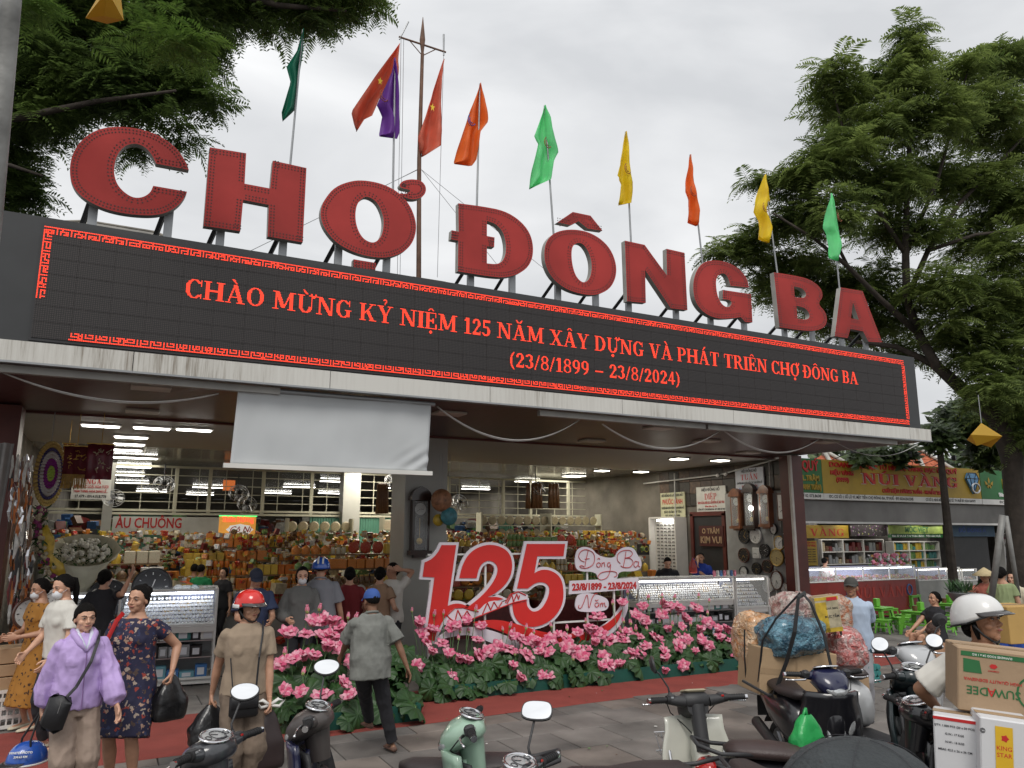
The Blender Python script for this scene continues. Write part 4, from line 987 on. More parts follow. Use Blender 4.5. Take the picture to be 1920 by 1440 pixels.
# ---- the cast
c_lilac = M('lilac_nylon',(.50,.36,.68),.62, var=.07, scale=3, bump=.55, bscale=9); c_beige = M('beige_trousers',(.33,.25,.20),.85, var=.08, bump=.2, bscale=30)
c_floral = spotted('floral_print',(.018,.018,.05),[(.42,.27,.20),(.30,.045,.03),(.40,.32,.26),(.08,.05,.04),(.03,.04,.10)],26,.40)
c_taupe = M('taupe_tshirt',(.30,.23,.165),.9, var=.06, bump=.5, bscale=11); c_ribbed = M('brown_ribbed',(.155,.115,.085),.9, var=.2, scale=7, bump=.4, bscale=14)
c_greyshirt = M('faded_grey_shirt',(.175,.18,.165),.9, var=.2, scale=4, bump=.5, bscale=12); c_blk = M('black_cloth',(.016,.016,.02),.85, var=.2)
c_ochre = spotted('ochre_leopard',(.34,.15,.022),[(.06,.025,.01)],22,.30); c_whitet = M('white_tshirt',(.62,.60,.55),.9, var=.05)
c_grey2 = M('grey_polo',(.23,.235,.26),.85, var=.06); c_hood = M('grey_hoodie',(.13,.13,.125),.9, var=.12); c_red = M('dark_red_cloth',(.16,.012,.016),.85); c_pale = M('pale_brown_cloth',(.30,.19,.12),.85)
c_green = M('green_tshirt',(.01,.20,.07),.85); c_navy = M('navy_cloth',(.03,.045,.10),.85); c_blue = M('royal_blue',(.015,.05,.34),.85); c_lblue = M('pale_blue_shirt',(.38,.46,.58),.85, var=.06)
c_coral = M('coral_cloth',(.42,.14,.10),.85); c_sage = M('sage_cloth',(.28,.34,.17),.9); c_cream = M('cream_cloth',(.55,.50,.38),.9); c_brown = M('brown_blouse',(.30,.17,.10),.8, var=.08)
c_short = M('brown_shorts',(.16,.10,.06),.9); c_batik = spotted('blue_batik',(.02,.07,.36),[(.12,.25,.6)],30,.22)
h_red = M('helmet_red',(.62,.02,.015),.22, var=.03, coat=.6); h_white = M('helmet_white',(.66,.66,.65),.3, var=.08, scale=6, coat=.4); h_blue = M('helmet_blue',(.02,.09,.42),.22, var=.03, coat=.6)
m_vis = M('visor_dark',(.05,.045,.045),.15, var=0, coat=.5); m_strap = M('bag_black',(.012,.012,.014),.5, var=.2, bump=.2, bscale=20)
P1 = person('young woman in a lilac hooded jacket and beige trousers carrying a blue helmet',(163,1126,5.9),14, skin_='light', head=(4,-2,0),
 R=('p',72,1352,5.75), L=('p',222,1338,5.75), grips=('grip', 'relax'), vox=.010, hair='low', fringe=True,
 shirt=dict(mat=c_lilac, sleeve=1.97, puff=.028, loose=.018, hem=.83, boxy=.014, name='jacket', amp=.012, neck=1.395), bottom=dict(type='trousers', mat=c_beige, width=.030, amp=.008), shoes=M('shoe_cream',(.5,.45,.38),.6))
spp = lambda q: (lambda p: q['W'] @ q['sp'](*p))
k = spp(P1); m = MB()
for sg in (-1,1): m.tube([k((sg*.072,-.03,1.425)), k((sg*.075,.04,1.40)), k((sg*.045,.105,1.34)), k((.0,.140,1.275))],[.022,.028,.024,.010],8)
m.build('hood_collar', c_lilac, P1['root'], smooth=True)
m = MB()
for sg in (-1,1): m.tube([k((sg*.050,.00,1.43)), k((sg*.050,.055,1.40)), k((sg*.022,.115,1.33)), k((0,.138,1.29))],[.016,.017,.014,.006],8)
m.build('inner_collar', M('collar_white',(.60,.62,.74),.7), P1['root'], smooth=True)
m = MB(); m.add([k((-.035,.128,1.37)), k((.035,.128,1.37)), k((0,.155,1.30))],[(0,1,2)]);
m = MB(); m.tube([k((0,.152,1.27)), k((0.0,.160,1.18)), k((0,.150,1.05)), k((0,.158,.92)), k((0,.158,.84))],.0042,5); m.build('zip', M('zip_mauve',(.25,.14,.34),.5), P1['root'])
t = thing('shoulder_bag', 'small black shoulder bag worn across the lilac jacket', 'bag', k((.2,.16,.8)))
m = MB(); m.tube([k((-.115,.0,1.415)), k((-.09,.10,1.35)), k((-.03,.185,1.20)), k((.06,.19,1.02)), k((.15,.19,.92))],.01,6, ell=[(.004,.013)]*5, up=(0,1,0)); m.build('strap', m_strap, t)
m = MB(); T = Matrix.Translation(k((.185,.20,.845))) @ Matrix.Rotation(-.5,4, 'Z') @ Matrix.Rotation(.28,4, 'Y'); m.bbox((0,0,0),(.17,.085,.25),.035, M=T); m.build('pouch', m_strap, t, smooth=True, angle=50)
m = MB(); m.tube([T @ Vector((.03,-.045,.10)), T @ Vector((.034,-.046,.02))],.003,5); m.build('zip', m_steel, t)
hp_ = P1['hR']; t = thing('helmet', 'shiny blue helmet with white lettering and rim held by the lilac jacket woman', 'helmet', hp_+Vector((-.06,-.02,-.36)), radians(120))
m = MB(); n = 26; vs = []
for i in range(9):
 for j in range(n):
  a = 2*pi*j/n; th_ = i/8*pi/2; r = cos(th_)**.8 if i < 8 else 0; vs.append((.118*r*cos(a),.142*r*sin(a),.145*sin(th_)))
m.add(vs,[(i*n+j, i*n+(j+1) % n,(i+1)*n+(j+1) % n,(i+1)*n+j) for i in range(8) for j in range(n)]); o = m.build('shell', h_blue, t, smooth=True, local=True); md = o.modifiers.new('t', 'SOLIDIFY'); md.thickness = .014; md.offset = -1
MB().tube([(.12*cos(2*pi*j/24),.144*sin(2*pi*j/24),0) for j in range(25)],.007,6).build('rim', m_white, t, smooth=True, local=True)
m = MB(); m.grid(lambda u, v: (.11*cos(.4+u*2.34),.138*sin(.4+u*2.34)+.07*v,.02-.02*v),12,3); o = m.build('visor', m_vis, t, smooth=True, local=True); md = o.modifiers.new('t', 'SOLIDIFY'); md.thickness = .004
m = MB(); z = hp_-t.location; Ri = Matrix.Rotation(-radians(120),3, 'Z')
for sg in (-1,1): m.tube([(sg*.09,.02,.0),(sg*.06,.02,.16), tuple(Ri @ z)],.008,6)
m.build('strap', m_black, t, local=True)
Rf_ = Matrix.Rotation(-radians(30),3, 'Z')
for q,(tx, sz) in enumerate((("WHITE PHOTO",.022),("230.63 KM",.02))):
 pl = t.location+Vector((-.035,-.128,.095-.028*q)); text('lettering', tx, sz, pl, m_wtx, t, rot=(Matrix.Rotation(-.25,4, 'Z') @ Matrix.Rotation(pi/2-.45,4, 'X')), bold=.01)
P2 = person('woman in a dark floral dress with pinned up hair carrying a black plastic bag',(262,1092,6.45),-22, skin_='mid', head=(-12,0,0), L=('p',322,1262,6.35), R=(.30,.0,.76), grips=('relax', 'grip'), vox=.010, hair='bun', wide=1.10,
 bottom=dict(type='dress', mat=c_floral, hem=.46, flare=.02, sleeve=.42), shoes=M('sandal',(.3,.2,.12),.6))
bag('black plastic bag with a square bottom held by the woman in floral dress', P2['hL'],.27,.26,.16, m_poly,.3)
k = spp(P2); t = thing('shoulder_bag', 'red strap of a shoulder bag on the floral dress woman', 'bag', k((.13,.0,1.4)))
m = MB(); m.tube([k((.12,-.02,1.41)), k((.125,.08,1.36)), k((.16,.135,1.22)), k((.19,.12,1.05))],.01,6, ell=[(.004,.02)]*4, up=(0,1,0)); m.build('strap', m_redt, t)
P3 = person('woman in a taupe t-shirt and wide ribbed trousers wearing a shiny red helmet',(470,1106,6.15),10, skin_='mid', head=(24,-2,0), R=('p',384,1352,6.1), L=('p',505,1318,6.0), grips=('grip', 'grip'), vox=.010, hair='bob', wide=1.06,
 hat=('helmet', h_red, m_vis, 'band', M('stripe_white',(.7,.7,.7),.3)), shirt=dict(mat=c_taupe, sleeve=.62, loose=.014, hem=.86, amp=.006, neck=1.39), bottom=dict(type='trousers', mat=c_ribbed, width=.034, amp=.010), shoes=c_blk)
k = spp(P3); t = thing('shoulder_bag', 'small black leather bag hanging in front of the red helmet woman', 'bag', k((.1,.17,.8)))
m = MB(); m.tube([k((-.115,.0,1.41)), k((-.10,.10,1.33)), k((-.07,.165,1.15)), k((-.06,.17,.92))],.01,6, ell=[(.003,.008)]*4, up=(0,1,0)); m.tube([k((.14,.12,1.15)), k((.12,.17,.95)), k((.09,.18,.88))],.005,6)
m.build('strap', m_strap, t)
m = MB(); T = Matrix.Translation(k((.03,.20,.80))) @ Matrix.Rotation(P3['root'].rotation_euler.z,4, 'Z'); m.bbox((0,0,0),(.21,.07,.17),.02, M=T); m.bbox((0,.038,.03),(.20,.012,.09),.005, M=T); m.build('pouch', m_strap, t, smooth=True, angle=50)
bag('black bin bag bunched in the right hand of the red helmet woman', P3['hR']+Vector((0,0,-.06)),.30,.22,.2, m_poly,.2)
b_ = bag('dark shopping bag with red packages and white bow, held by the red helmet woman', P3['hL']+Vector((0,0,-.05)),.26,.34,.16, M('bag_maroon_black',(.03,.018,.018),.5, var=.3),.1)
m = MB(); q = P3['hL']
for sg in (-1,1): m.tube([q+Vector((0,-.03,-.03)), q+Vector((sg*.06,-.05,.015)), q+Vector((sg*.10,-.05,.0)), q+Vector((sg*.07,-.05,-.04)), q+Vector((0,-.03,-.03))],.013,6)
m.build('white_bow', m_white, b_, smooth=True)
m = MB()
for i in range(5): m.bbox(tuple(q+Vector((rnd.uniform(-.07,.07), rnd.uniform(-.03,.03),-.19-rnd.uniform(0,.05)))),(.09,.05,.05),.01)
m.build('packets', M('red_packet',(.45,.06,.05),.35), b_)
f1 = U(745,1432, z=.06); f2 = U(694,1415, z=.09)
wp = U(708,1102, d=7.45)
P4 = person('thin man in a blue cap and faded grey shirt striding past the lotus planters',(700,1101,7.45),-158, skin_='dark', sex='m', head=(8,-5,0), lean=4, L=('p',632,1248,7.6), R=('p',778,1285,7.3), Rf=('p',742,1428,7.4), Lf=('p',700,1412,7.9), vox=.010,
 hair='short', hat=('cap', M('cap_blue',(.03,.08,.28),.8), M('cap_blue',(.03,.08,.28))), shirt=dict(mat=c_greyshirt, sleeve=.85, loose=.030, hem=.76, boxy=.03, flare=.01, amp=.009, collar=True), bottom=dict(type='trousers', mat=c_blk, width=.008), shoes=M('slipper',(.13,.07,.05),.8))
person('woman in an ochre leopard print dress and white face mask at the left showcase',(86,1080,8.5),-62, skin_='mid', head=(0,-12,0), lean=4, L=(-.12,.30,1.02), R=(.14,.28,1.0), vox=.014, hair='low', mask=True, bottom=dict(type='dress', mat=c_ochre, hem=.25, flare=.03, sleeve=.5), shoes=c_cream)
person('woman in a cream t-shirt with ponytail and face mask beside the leopard print woman',(128,1072,7.7),-55, skin_='light', head=(0,-14,0), lean=3, L=(-.18,.22,.86), R=(.16,.24,.9), vox=.014, hair='pony', mask=True, shirt=dict(mat=c_whitet, sleeve=.7, loose=.015, hem=.86), bottom=dict(type='trousers', mat=c_blk), shoes=c_cream)
person('flower seller seen from behind reaching out beside the white bouquet',(200,1064,9.8),165, skin_='mid', head=(-20,0,0), R=('p',245,1080,9.6), L=(-.2,.2,1.0), vox=.016, hair='low', shirt=dict(mat=c_blk, sleeve=.5, loose=.015), bottom=dict(type='trousers', mat=c_blk))
person('woman in a grey hooded jacket and face mask by the hall entrance',(568,1059,9.9),5, skin_='light', head=(0,-6,0), R=(.17,.22,1.0), L=(-.15,.24,.98), vox=.014, hair='bob', mask=True, shirt=dict(mat=c_hood, sleeve=1.9, loose=.028, hem=.78, name='jacket'), bottom=dict(type='trousers', mat=c_blk))
P5 = person('man in a grey polo shirt and blue helmet standing with his back to us',(603,1045,10.2),176, skin_='mid', sex='m', head=(0,-4,0), L=(-.32,.1,.84), R=(.31,.08,.76), vox=.013, hair='short', hat=('helmet', h_blue, m_vis, 'stripes', M('stripe_white',(.7,.7,.7),.3)), shirt=dict(mat=c_grey2, sleeve=.75, loose=.028, hem=.80, boxy=.02, collar=True), bottom=dict(type='trousers', mat=c_blk))
person('man in a dark cap and navy and mustard top carrying a carton',(481,1063,9.6),12, skin_='mid', sex='m', head=(0,-18,0), R=(.12,.30,1.02), L=(-.14,.30,1.0), vox=.015, hair='short', hat=('cap', M('cap_navy',(.015,.02,.04),.8)), shirt=dict(mat=c_navy, sleeve=.7, loose=.03), bottom=dict(type='trousers', mat=c_blk))
person('woman in a dark red top seen from behind at the counter',(657,1060,10.8),172, skin_='mid', head=(8,-8,0), R=(.2,.25,.95), L=(-.2,.2,.95), vox=.016, hair='low', shirt=dict(mat=c_red, sleeve=.6, loose=.02), bottom=dict(type='trousers', mat=c_blk))
person('shopper in a pale brown top with shoulder strap beside the white pillar',(714,1060,11.0),150, skin_='mid', head=(20,-4,0), R=(.2,.2,1.0), L=(-.2,.2,.95), vox=.016, hair='low', shirt=dict(mat=c_pale, sleeve=.5, loose=.02), bottom=dict(type='trousers', mat=c_blk))
person('woman leaning one raised hand against the white pillar',(736,1052,11.2),-20, skin_='mid', head=(-30,-4,0), L=('p',752,1068,11.1), R=(.22,.1,.9), vox=.016, hair='low', shirt=dict(mat=c_whitet, sleeve=.5, loose=.02), bottom=dict(type='trousers', mat=c_blk))
person('shopper in a green t-shirt among the stalls deep in the hall',(379,1056,14.2),150, skin_='mid', sex='m', vox=.02, hair='short', shirt=dict(mat=c_green, sleeve=.6, loose=.03), bottom=dict(type='trousers', mat=c_blk))
person('shopper in a grey shirt next to the green t-shirt',(366,1055,14.4),170, skin_='mid', sex='m', vox=.02, hair='short', shirt=dict(mat=c_grey2, sleeve=.7, loose=.03), bottom=dict(type='trousers', mat=c_blk))
person('young woman shopper in dark clothes beside the orange jar shelves',(420,1062,14.0),-40, skin_='light', vox=.02, hair='bob', shirt=dict(mat=c_blk, sleeve=.6, loose=.02), bottom=dict(type='trousers', mat=c_blk))
person('watch seller in a royal blue t-shirt resting his chin on his hand',(1313,1034,15.0),-8, h=1.60, skin_='mid', sex='m', head=(0,-4,0), loc=tuple(U(1313,1034, d=16.6).xy)+(.10,), R=(.03,.26,1.40), L=(-.10,.30,1.17), vox=.016, hair='short', shirt=dict(mat=c_blue, sleeve=.65, loose=.03), bottom=dict(type='trousers', mat=c_blk))
person('young watch seller in black bending over the counter',(1250,1046,14.9),5, h=1.6, skin_='light', sex='m', head=(10,-32,0), lean=8, loc=tuple(U(1250,1046, d=16.4).xy)+(.02,), R=(.15,.3,1.1), L=(-.15,.3,1.1), vox=.016, hair='short', shirt=dict(mat=c_blk, sleeve=.7, loose=.02), bottom=dict(type='trousers', mat=c_blk))
P6 = person('man in a dark cap and pale blue polo carrying clear bags beside the loaded motorbike',(1594,1080,9.0),4, skin_='tan', sex='m', head=(-14,6,0), R=(.16,.20,1.22), L=('p',1611,1190,8.9), grips=('grip', 'grip'), vox=.012, hair='short', hat=('cap', M('cap_grey',(.05,.05,.045),.8)), shirt=dict(mat=c_lblue, sleeve=.8, loose=.026, hem=.80, boxy=.02, collar=True), bottom=dict(type='trousers', mat=M('grey_trouser',(.28,.28,.3),.9), width=.02), shoes=c_blk)
p = U(1748,1094, d=12.6)
person('seated woman in a black top and brown shorts on a low green stool', None,-50, h=1.60, skin_='mid', loc=(p.x, p.y,.03), hip=.40, head=(0,4,0), R=(.15,.42,.50), L=(-.12,.45,.52), Rf=(.1,.50,.07), Lf=(-.1,.46,.07), vox=.014, hair='low', shirt=dict(mat=c_blk, sleeve=.5, loose=.015), bottom=dict(type='shorts', mat=c_short, len=.75))
person('vendor in a conical straw hat, coral top and dark scarf',(1845,1066,12.8),-25, skin_='mid', head=(0,-4,0), R=('p',1808,1112,12.5), L=(-.25,.2,.9), vox=.014, hair='low', hat=('cone', M('straw',(.52,.42,.24),.8, var=.1, scale=20)), shirt=dict(mat=c_coral, sleeve=1.8, loose=.02, hem=.76), bottom=dict(type='trousers', mat=c_blk))
person('woman in a sage green dress with her back turned near the pole',(1876,1060,12.4),160, skin_='mid', R=(.24,.08,.78), L=(-.2,.2,.95), vox=.014, hair='low', bottom=dict(type='dress', mat=c_sage, hem=.30, flare=.03, sleeve=.55))
person('child in a cream top standing by the woman in sage green',(1896,1070,12.9),-25, skin_='light', vox=.016, hair='short', shirt=dict(mat=c_cream, sleeve=1.8, loose=.02), bottom=dict(type='trousers', mat=c_navy))
p = U(1738,1160, d=10.3)
person('crouching woman in a brown blouse with clipped reddish hair', None,165, h=1.55, skin_='mid', loc=(p.x, p.y,.03), hip=.22, lean=26, head=(-30,-10,0), R=(.30,.40,.42), L=(-.1,.45,.38), Rf=(.16,.18,.06), Lf=(-.14,.2,.06), vox=.012, hair='low', hairm=m_hairb, shirt=dict(mat=c_brown, sleeve=.7, loose=.02, hem=.82), bottom=dict(type='trousers', mat=c_short))
P7 = person('rider in a white helmet and white t-shirt beside the stacked cartons',(1828,1116,4.3),142, h=1.735, skin_='tan', head=(-78,10,0), lean=4, L=(-.36,.10,.98), R=(.30,.32,1.02), vox=.010, hair='bob', hat=('helmet', h_white, m_vis), shirt=dict(mat=c_whitet, sleeve=.85, loose=.024, hem=.82, boxy=.02, amp=.008), bottom=dict(type='trousers', mat=c_navy))
p = U(1908,1140, d=8.2)
person('small boy in a blue batik shirt seen from behind at the right edge',(1910,1140,8.2),170, skin_='light', vox=.013, hair='short', shirt=dict(mat=c_batik, sleeve=.8, loose=.03), bottom=dict(type='trousers', mat=c_navy))
P8 = person('bystander in a worn dark grey cap close to the camera at the bottom edge',(1625,1364,.90),110, skin_='tan', sex='m', head=(20,-4,0), vox=.011, hair='short', hat=('cap', M('cap_charcoal',(.035,.040,.043),.9, var=.2, scale=14, bump=.4, bscale=120)), shirt=dict(mat=c_blk, sleeve=.8, loose=.03), bottom=dict(type='trousers', mat=c_blk))
m = MB(); T = P8['HM']; m.lathe([(.0,.186),(.0065,.187),(.0075,.1885),(.006,.190),(0,.1905)],14, T @ Matrix.Translation((0,-.012,0)), cap=False)
m.build('cap_button', m_white, P8['root'], smooth=True)
for k in range(3):
 a = k*pi/3+.3; MB().tube([T @ Vector((.0852*cos(a)*cos(q)**.8*1.0,-.012+.1012*sin(a)*cos(q)**.8,.098+.0992*sin(q))) for q in [pi*.03*i for i in range(17)]],.0005,4).tube([T @ Vector((-.0852*cos(a)*cos(q)**.8,-.012-.1012*sin(a)*cos(q)**.8,.098+.0992*sin(q))) for q in [pi*.03*i for i in range(17)]],.0005,4).build('cap_seam', m_blk, P8['root'])
 for s in (-1,1): MB().ell(T @ Vector((s*.052*cos(a+.5),-.012+s*.062*sin(a+.5),.176)),(.004,.004,.004),8,5).build('eyelet', m_dark, P8['root'])
# ---- the 125 sign
YS = 9.95
sg_ = thing('anniversary_sign', 'large cut-out red 125 sign with white outline and date boards above the lotus', 'sign', U(950,1240, y=YS))
def crop3(q): return (q[0]/3.2729+760, q[1]/3.2729+1000)
def plate(name, poly, holes, y, dep, mats, it=2, parent=sg_):
 W = lambda P: [((lambda v: (v.x, v.z))(U(*crop3(q[:2]), y=YS)))+((1,) if len(q) > 2 else ()) for q in P]
 mb = MB(); prism(mb, smoothpoly(W(poly), it),[smoothpoly(W(h), it) for h in holes], lambda u, v, k: (u, y+k, v), dep); return mb.build(name, mats, parent)
def offs(poly, d):
 n = len(poly); area = sum(poly[i][0]*poly[(i+1) % n][1]-poly[(i+1) % n][0]*poly[i][1] for i in range(n)); s = 1 if area > 0 else -1; o = []
 for i in range(n):
  a, b, c = [Vector(poly[k % n][:2]) for k in (i-1, i, i+1)]
  e1 = (b-a).normalized(); e2 = (c-b).normalized(); nn = (Vector((e1.y,-e1.x))+Vector((e2.y,-e2.x)))
  if nn.length < 1e-6: nn = Vector((e1.y,-e1.x))
  nn = nn.normalized()*s; k = min(1.7,1/max(.35, abs(nn.dot(Vector((e1.y,-e1.x))))))
  p = b+nn*d*k; o.append((p.x, p.y)+((1,) if len(poly[i]) > 2 else ()))
 return o
m_red2 = [m_red, m_red]; m_sw2 = [m_signw, m_signw]
d1 = [(222,72,1),(310,72,1),(258,445,1),(300,430),(345,432),(385,450,1),(330,455),(275,468),(225,540),(190,610,1),(175,660,1),(126,650,1),(178,270,1),(105,266,1),(118,178,1),(160,160),(200,118)]
d2 = [(330,275,1),(350,190),(400,110),(490,68),(570,75),(630,110),(655,170),(650,250),(610,320),(540,375),(500,392,1),(560,388),(600,402,1),(560,412),(480,450),(420,505,1),(405,480),(380,455,1),(470,385),(540,300),(568,235),(560,190),(520,165),(480,175),(450,210),(435,275,1)]
d5 = [(745,65,1),(978,65,1),(968,140,1),(808,140,1),(790,245,1),(830,222),(890,225),(950,265),(970,340),(965,430),(920,510),(850,560),(770,578),(700,555),(662,500),(655,425,1),(742,415,1),(745,450),(780,485),(830,470),(870,410),(888,340),(860,300),(800,300),(750,338,1),(685,338,1)]
for nm, d in (('digit', d1),('digit', d2),('digit', d5)):
 plate('digit_outline', offs(d,17),[], YS,.03, m_sw2,2); plate(nm, d,[], YS-.012,.01, m_red2,2)
sw = [(190,655,1),(260,600),(400,580),(520,600),(650,650),(760,680,1),(900,660),(1100,620),(1260,560),(1360,400,1),(1365,470),(1290,600),(1120,690),(900,720),(700,720),(520,660),(400,612),(300,622)]
plate('swoosh_outline', offs(sw,9),[], YS+.006,.02, m_sw2,2)
swr = [(410,545,1),(560,525),(700,560),(850,610),(1000,620),(1150,600),(1250,550),(1335,462,1),(1300,560),(1180,640),(1000,690),(840,690),(700,650),(560,590)]
plate('swoosh', swr,[], YS-.006,.012, m_red2,2)
br = [(235,560,1),(265,480),(310,455),(360,455),(440,480),(500,420),(560,410),(610,425),(640,375),(690,350),(750,380,1),(745,415),(640,430),(500,490),(400,530),(280,575)]
plate('bridge_outline', br,[], YS-.016,.004, m_sw2,1)
m = MB()
def P3(q, y=YS-.020): v = U(*crop3(q), y=YS); return (v.x, y, v.z)
for zz_ in ([(250,500),(268,520),(300,545),(318,470),(345,525),(375,475),(400,515)],[(470,495),(500,425),(520,470),(540,420),(565,460),(590,420)],[(620,430),(650,375),(660,420),(680,372),(690,405),(697,380)]):
 for a, b in zip(zz_, zz_[1:]): m.tube([P3(a), P3(b)],.009,4)
m.tube([P3((400,528)), P3((520,480)), P3((660,425)), P3((740,408))],.010,4); m.tube([P3((255,500)), P3((300,458)), P3((350,455)), P3((400,470)), P3((445,480))],.010,4)
m.tube([P3((610,425)), P3((640,375)), P3((690,358)), P3((735,380))],.010,4); m.build('bridge_drawing', m_redt, sg_)
def blob(pts, parent=sg_): plate('board', pts,[], YS,.02, m_sw2,2)
blob([(1045,130),(1060,95),(1100,80),(1150,95),(1175,130),(1230,150),(1290,150),(1300,110),(1350,80),(1405,90),(1425,135),(1450,165),(1450,215),(1400,235),(1310,232),(1300,285),(1240,298),(1185,285),(1170,235),(1060,235),(1040,190)])
plate('board',[(1008,292,1),(1430,272,1),(1432,340,1),(1004,374,1)],[], YS-.004,.02, m_sw2,0)
blob([(1065,370),(1130,365),(1210,385),(1248,410),(1248,460),(1210,480),(1080,484),(1042,465),(1045,410)])
def pen(strokes, name, r=.0055):
 m = MB()
 for st in strokes:
  pts = [Vector(P3(q, YS-.010)) for q in st]; sm = []
  for i in range(len(pts)-1):
   p0 = pts[max(i-1,0)]; p1 = pts[i]; p2 = pts[i+1]; p3 = pts[min(i+2, len(pts)-1)]
   for k in range(4):
    t_ = k/4; sm.append(.5*((2*p1)+(-p0+p2)*t_+(2*p0-5*p1+4*p2-p3)*t_*t_+(-p0+3*p1-3*p2+p3)*t_**3))
  sm.append(pts[-1]); m.tube(sm, r,4)
 m.build(name, m_redt, sg_)
pen([[(1098,175),(1075,165),(1062,140),(1075,112),(1105,100),(1145,115),(1160,150),(1150,190),(1115,212),(1080,212),(1068,203),(1080,198),(1095,205)],[(1120,105),(1110,150),(1100,205)],[(1100,158),(1128,155)],
     [(1182,180),(1172,190),(1176,205),(1190,205),(1196,188),(1184,178)],[(1178,160),(1185,152),(1193,160)],[(1205,180),(1203,208)],[(1205,188),(1218,178),(1222,206)],[(1256,182),(1243,180),(1238,198),(1248,206),(1258,190),(1252,240),(1230,275),(1195,285),(1180,268),(1200,242),(1250,232),(1290,238),(1296,258),(1280,268)],
     [(1318,185),(1300,165),(1302,130),(1330,108),(1375,105),(1392,125),(1375,145),(1345,152),(1380,155),(1395,180),(1375,208),(1335,208),(1320,198)],[(1352,112),(1345,160),(1335,205)],[(1425,175),(1408,172),(1400,195),(1412,208),(1428,190),(1430,172),(1428,200),(1440,205)]], 'script_lettering')
pen([[(1065,440),(1060,455),(1075,458),(1090,430),(1110,380),(1118,395),(1125,458),(1145,395),(1165,370),(1178,372)],[(1180,425),(1165,428),(1162,445),(1175,452),(1185,435),(1186,425),(1185,448)],[(1163,408),(1172,414),(1182,406)],[(1196,428),(1194,452)],[(1196,436),(1206,426),(1209,450)],[(1209,436),(1220,426),(1224,448),(1232,448)]], 'script_lettering')
a = Vector(P3((1022,330), YS-.008)); b = Vector(P3((1416,318), YS-.008));
ang = math.atan2(b.z-a.z, b.x-a.x)
text('date_lettering', '23/8/1899 - 23/8/2024',.135,(a+b)/2+Vector((0,0,-.005)), m_redt, sg_, rot=Matrix.Rotation(-ang,4, 'Y') @ Matrix.Rotation(pi/2,4, 'X'), bold=.035, width=(b-a).length)
m = MB()
for q in ((505,170),(505,640),): pass
for x0, y0, y1 in ((500,160,720),(920,520,720),(1290,350,720),(1125,240,720),(745,560,740),(160,300,700)): p = P3((x0, y0)); q = P3((x0, y1)); m.box((p[0]-.013, YS+.035,.15),(p[0]+.013, YS+.06, p[2]))
for x0, x1, yy in ((150,900,128),(980,1430,330),(150,1360,560)): p = P3((x0, yy)); q = P3((x1, yy)); m.box((p[0], YS+.062,(p[2]+q[2])/2-.012),(q[0], YS+.085,(p[2]+q[2])/2+.012))
m.build('frame', m_white, sg_)
# ---- lotus planters
m_petal = [leafmat('lotus_petal_%d' % i, c1, c2,.3,30) for i,(c1, c2) in enumerate((((.80,.16,.30),(.92,.48,.58)),((.84,.24,.38),(.94,.60,.68)),((.74,.10,.24),(.90,.36,.50))))]
m_stam = M('stamen_yellow',(.55,.32,.05),.7); m_lg = leafmat('lotus_leaf',(.012,.035,.012),(.045,.11,.03),.15,9); m_bud = M('bud_green',(.25,.36,.10),.6); m_stem = M('stem_green',(.10,.20,.07),.6)
def petal(mb, L, wd, cup, T, mi):
 def f(u, v):
  x = (u-.5)*wd*sin(min(1, v*1.02+.06)*pi)**.62*1.0; z = L*v; y = cup*sin(v*pi*.9)-abs(u-.5)**2*wd*1.2
  return T @ Vector((x,-y, z))
 mb.grid(f,4,6, mi)
def flower(openness, seed):
 r = random.Random(seed); mb = MB()
 for ring,(n, tilt, L, wd) in enumerate(((4,10+openness*16,.060,.066),(5,18+openness*36,.074,.074),(6,32+openness*60,.080,.072))):
  for k in range(n):
   a = 2*pi*k/n+ring*.4+r.uniform(-.12,.12); T = Matrix.Rotation(a,4, 'Z') @ Matrix.Translation((0,.008,0)) @ Matrix.Rotation(-radians(tilt+r.uniform(-8,8)),4, 'X')
   petal(mb, L*r.uniform(.9,1.08), wd,.018, T,(ring+k) % 3)
 mb.lathe([(.004,0),(.016,.022),(.013,.026),(.0,.026)],10, None,3)
 return mb
fl_me = []
for i, op in enumerate((.05,.25,.45,.65,.95)): o = flower(op, i).build('f', m_petal+[m_stam], smooth=True); fl_me.append(o.data); bpy.data.objects.remove(o)
mb = MB()
for k in range(5): petal(mb,.062,.034,.013, Matrix.Rotation(k*2*pi/5,4, 'Z') @ Matrix.Rotation(-radians(5),4, 'X'), k % 3)
mb.ell((0,0,.012),(.014,.014,.018),8,6,3); o = mb.build('b', m_petal+[m_bud], smooth=True); bud_me = o.data; bpy.data.objects.remove(o)
lf_me = []
for k in range(4):
 r = random.Random(k); ph = r.random()*6
 def lf(u, v):
  a = u*2*pi*.985+.05; rr_ = v*.125*(1+.08*sin(5*a+ph)); dz = -.045*(v**2)*(1+.5*sin(2*a+ph))+.016*v*sin(9*a+ph)-.0*v+.006*abs(sin(a*9))*v
  return (rr_*cos(a), rr_*sin(a), dz)
 o = MB().grid(lf,36,5).build('l', m_lg, smooth=True); lf_me.append(o.data); bpy.data.objects.remove(o)
m_box = M('planter_green',(.006,.075,.055),.6, var=.15)
def inst(name, me, par, Mx):
 o = bpy.data.objects.new(name, me); COL.objects.link(o); o.parent = par; o.matrix_parent_inverse = _wm(par).inverted(); o.matrix_basis = Mx; return o
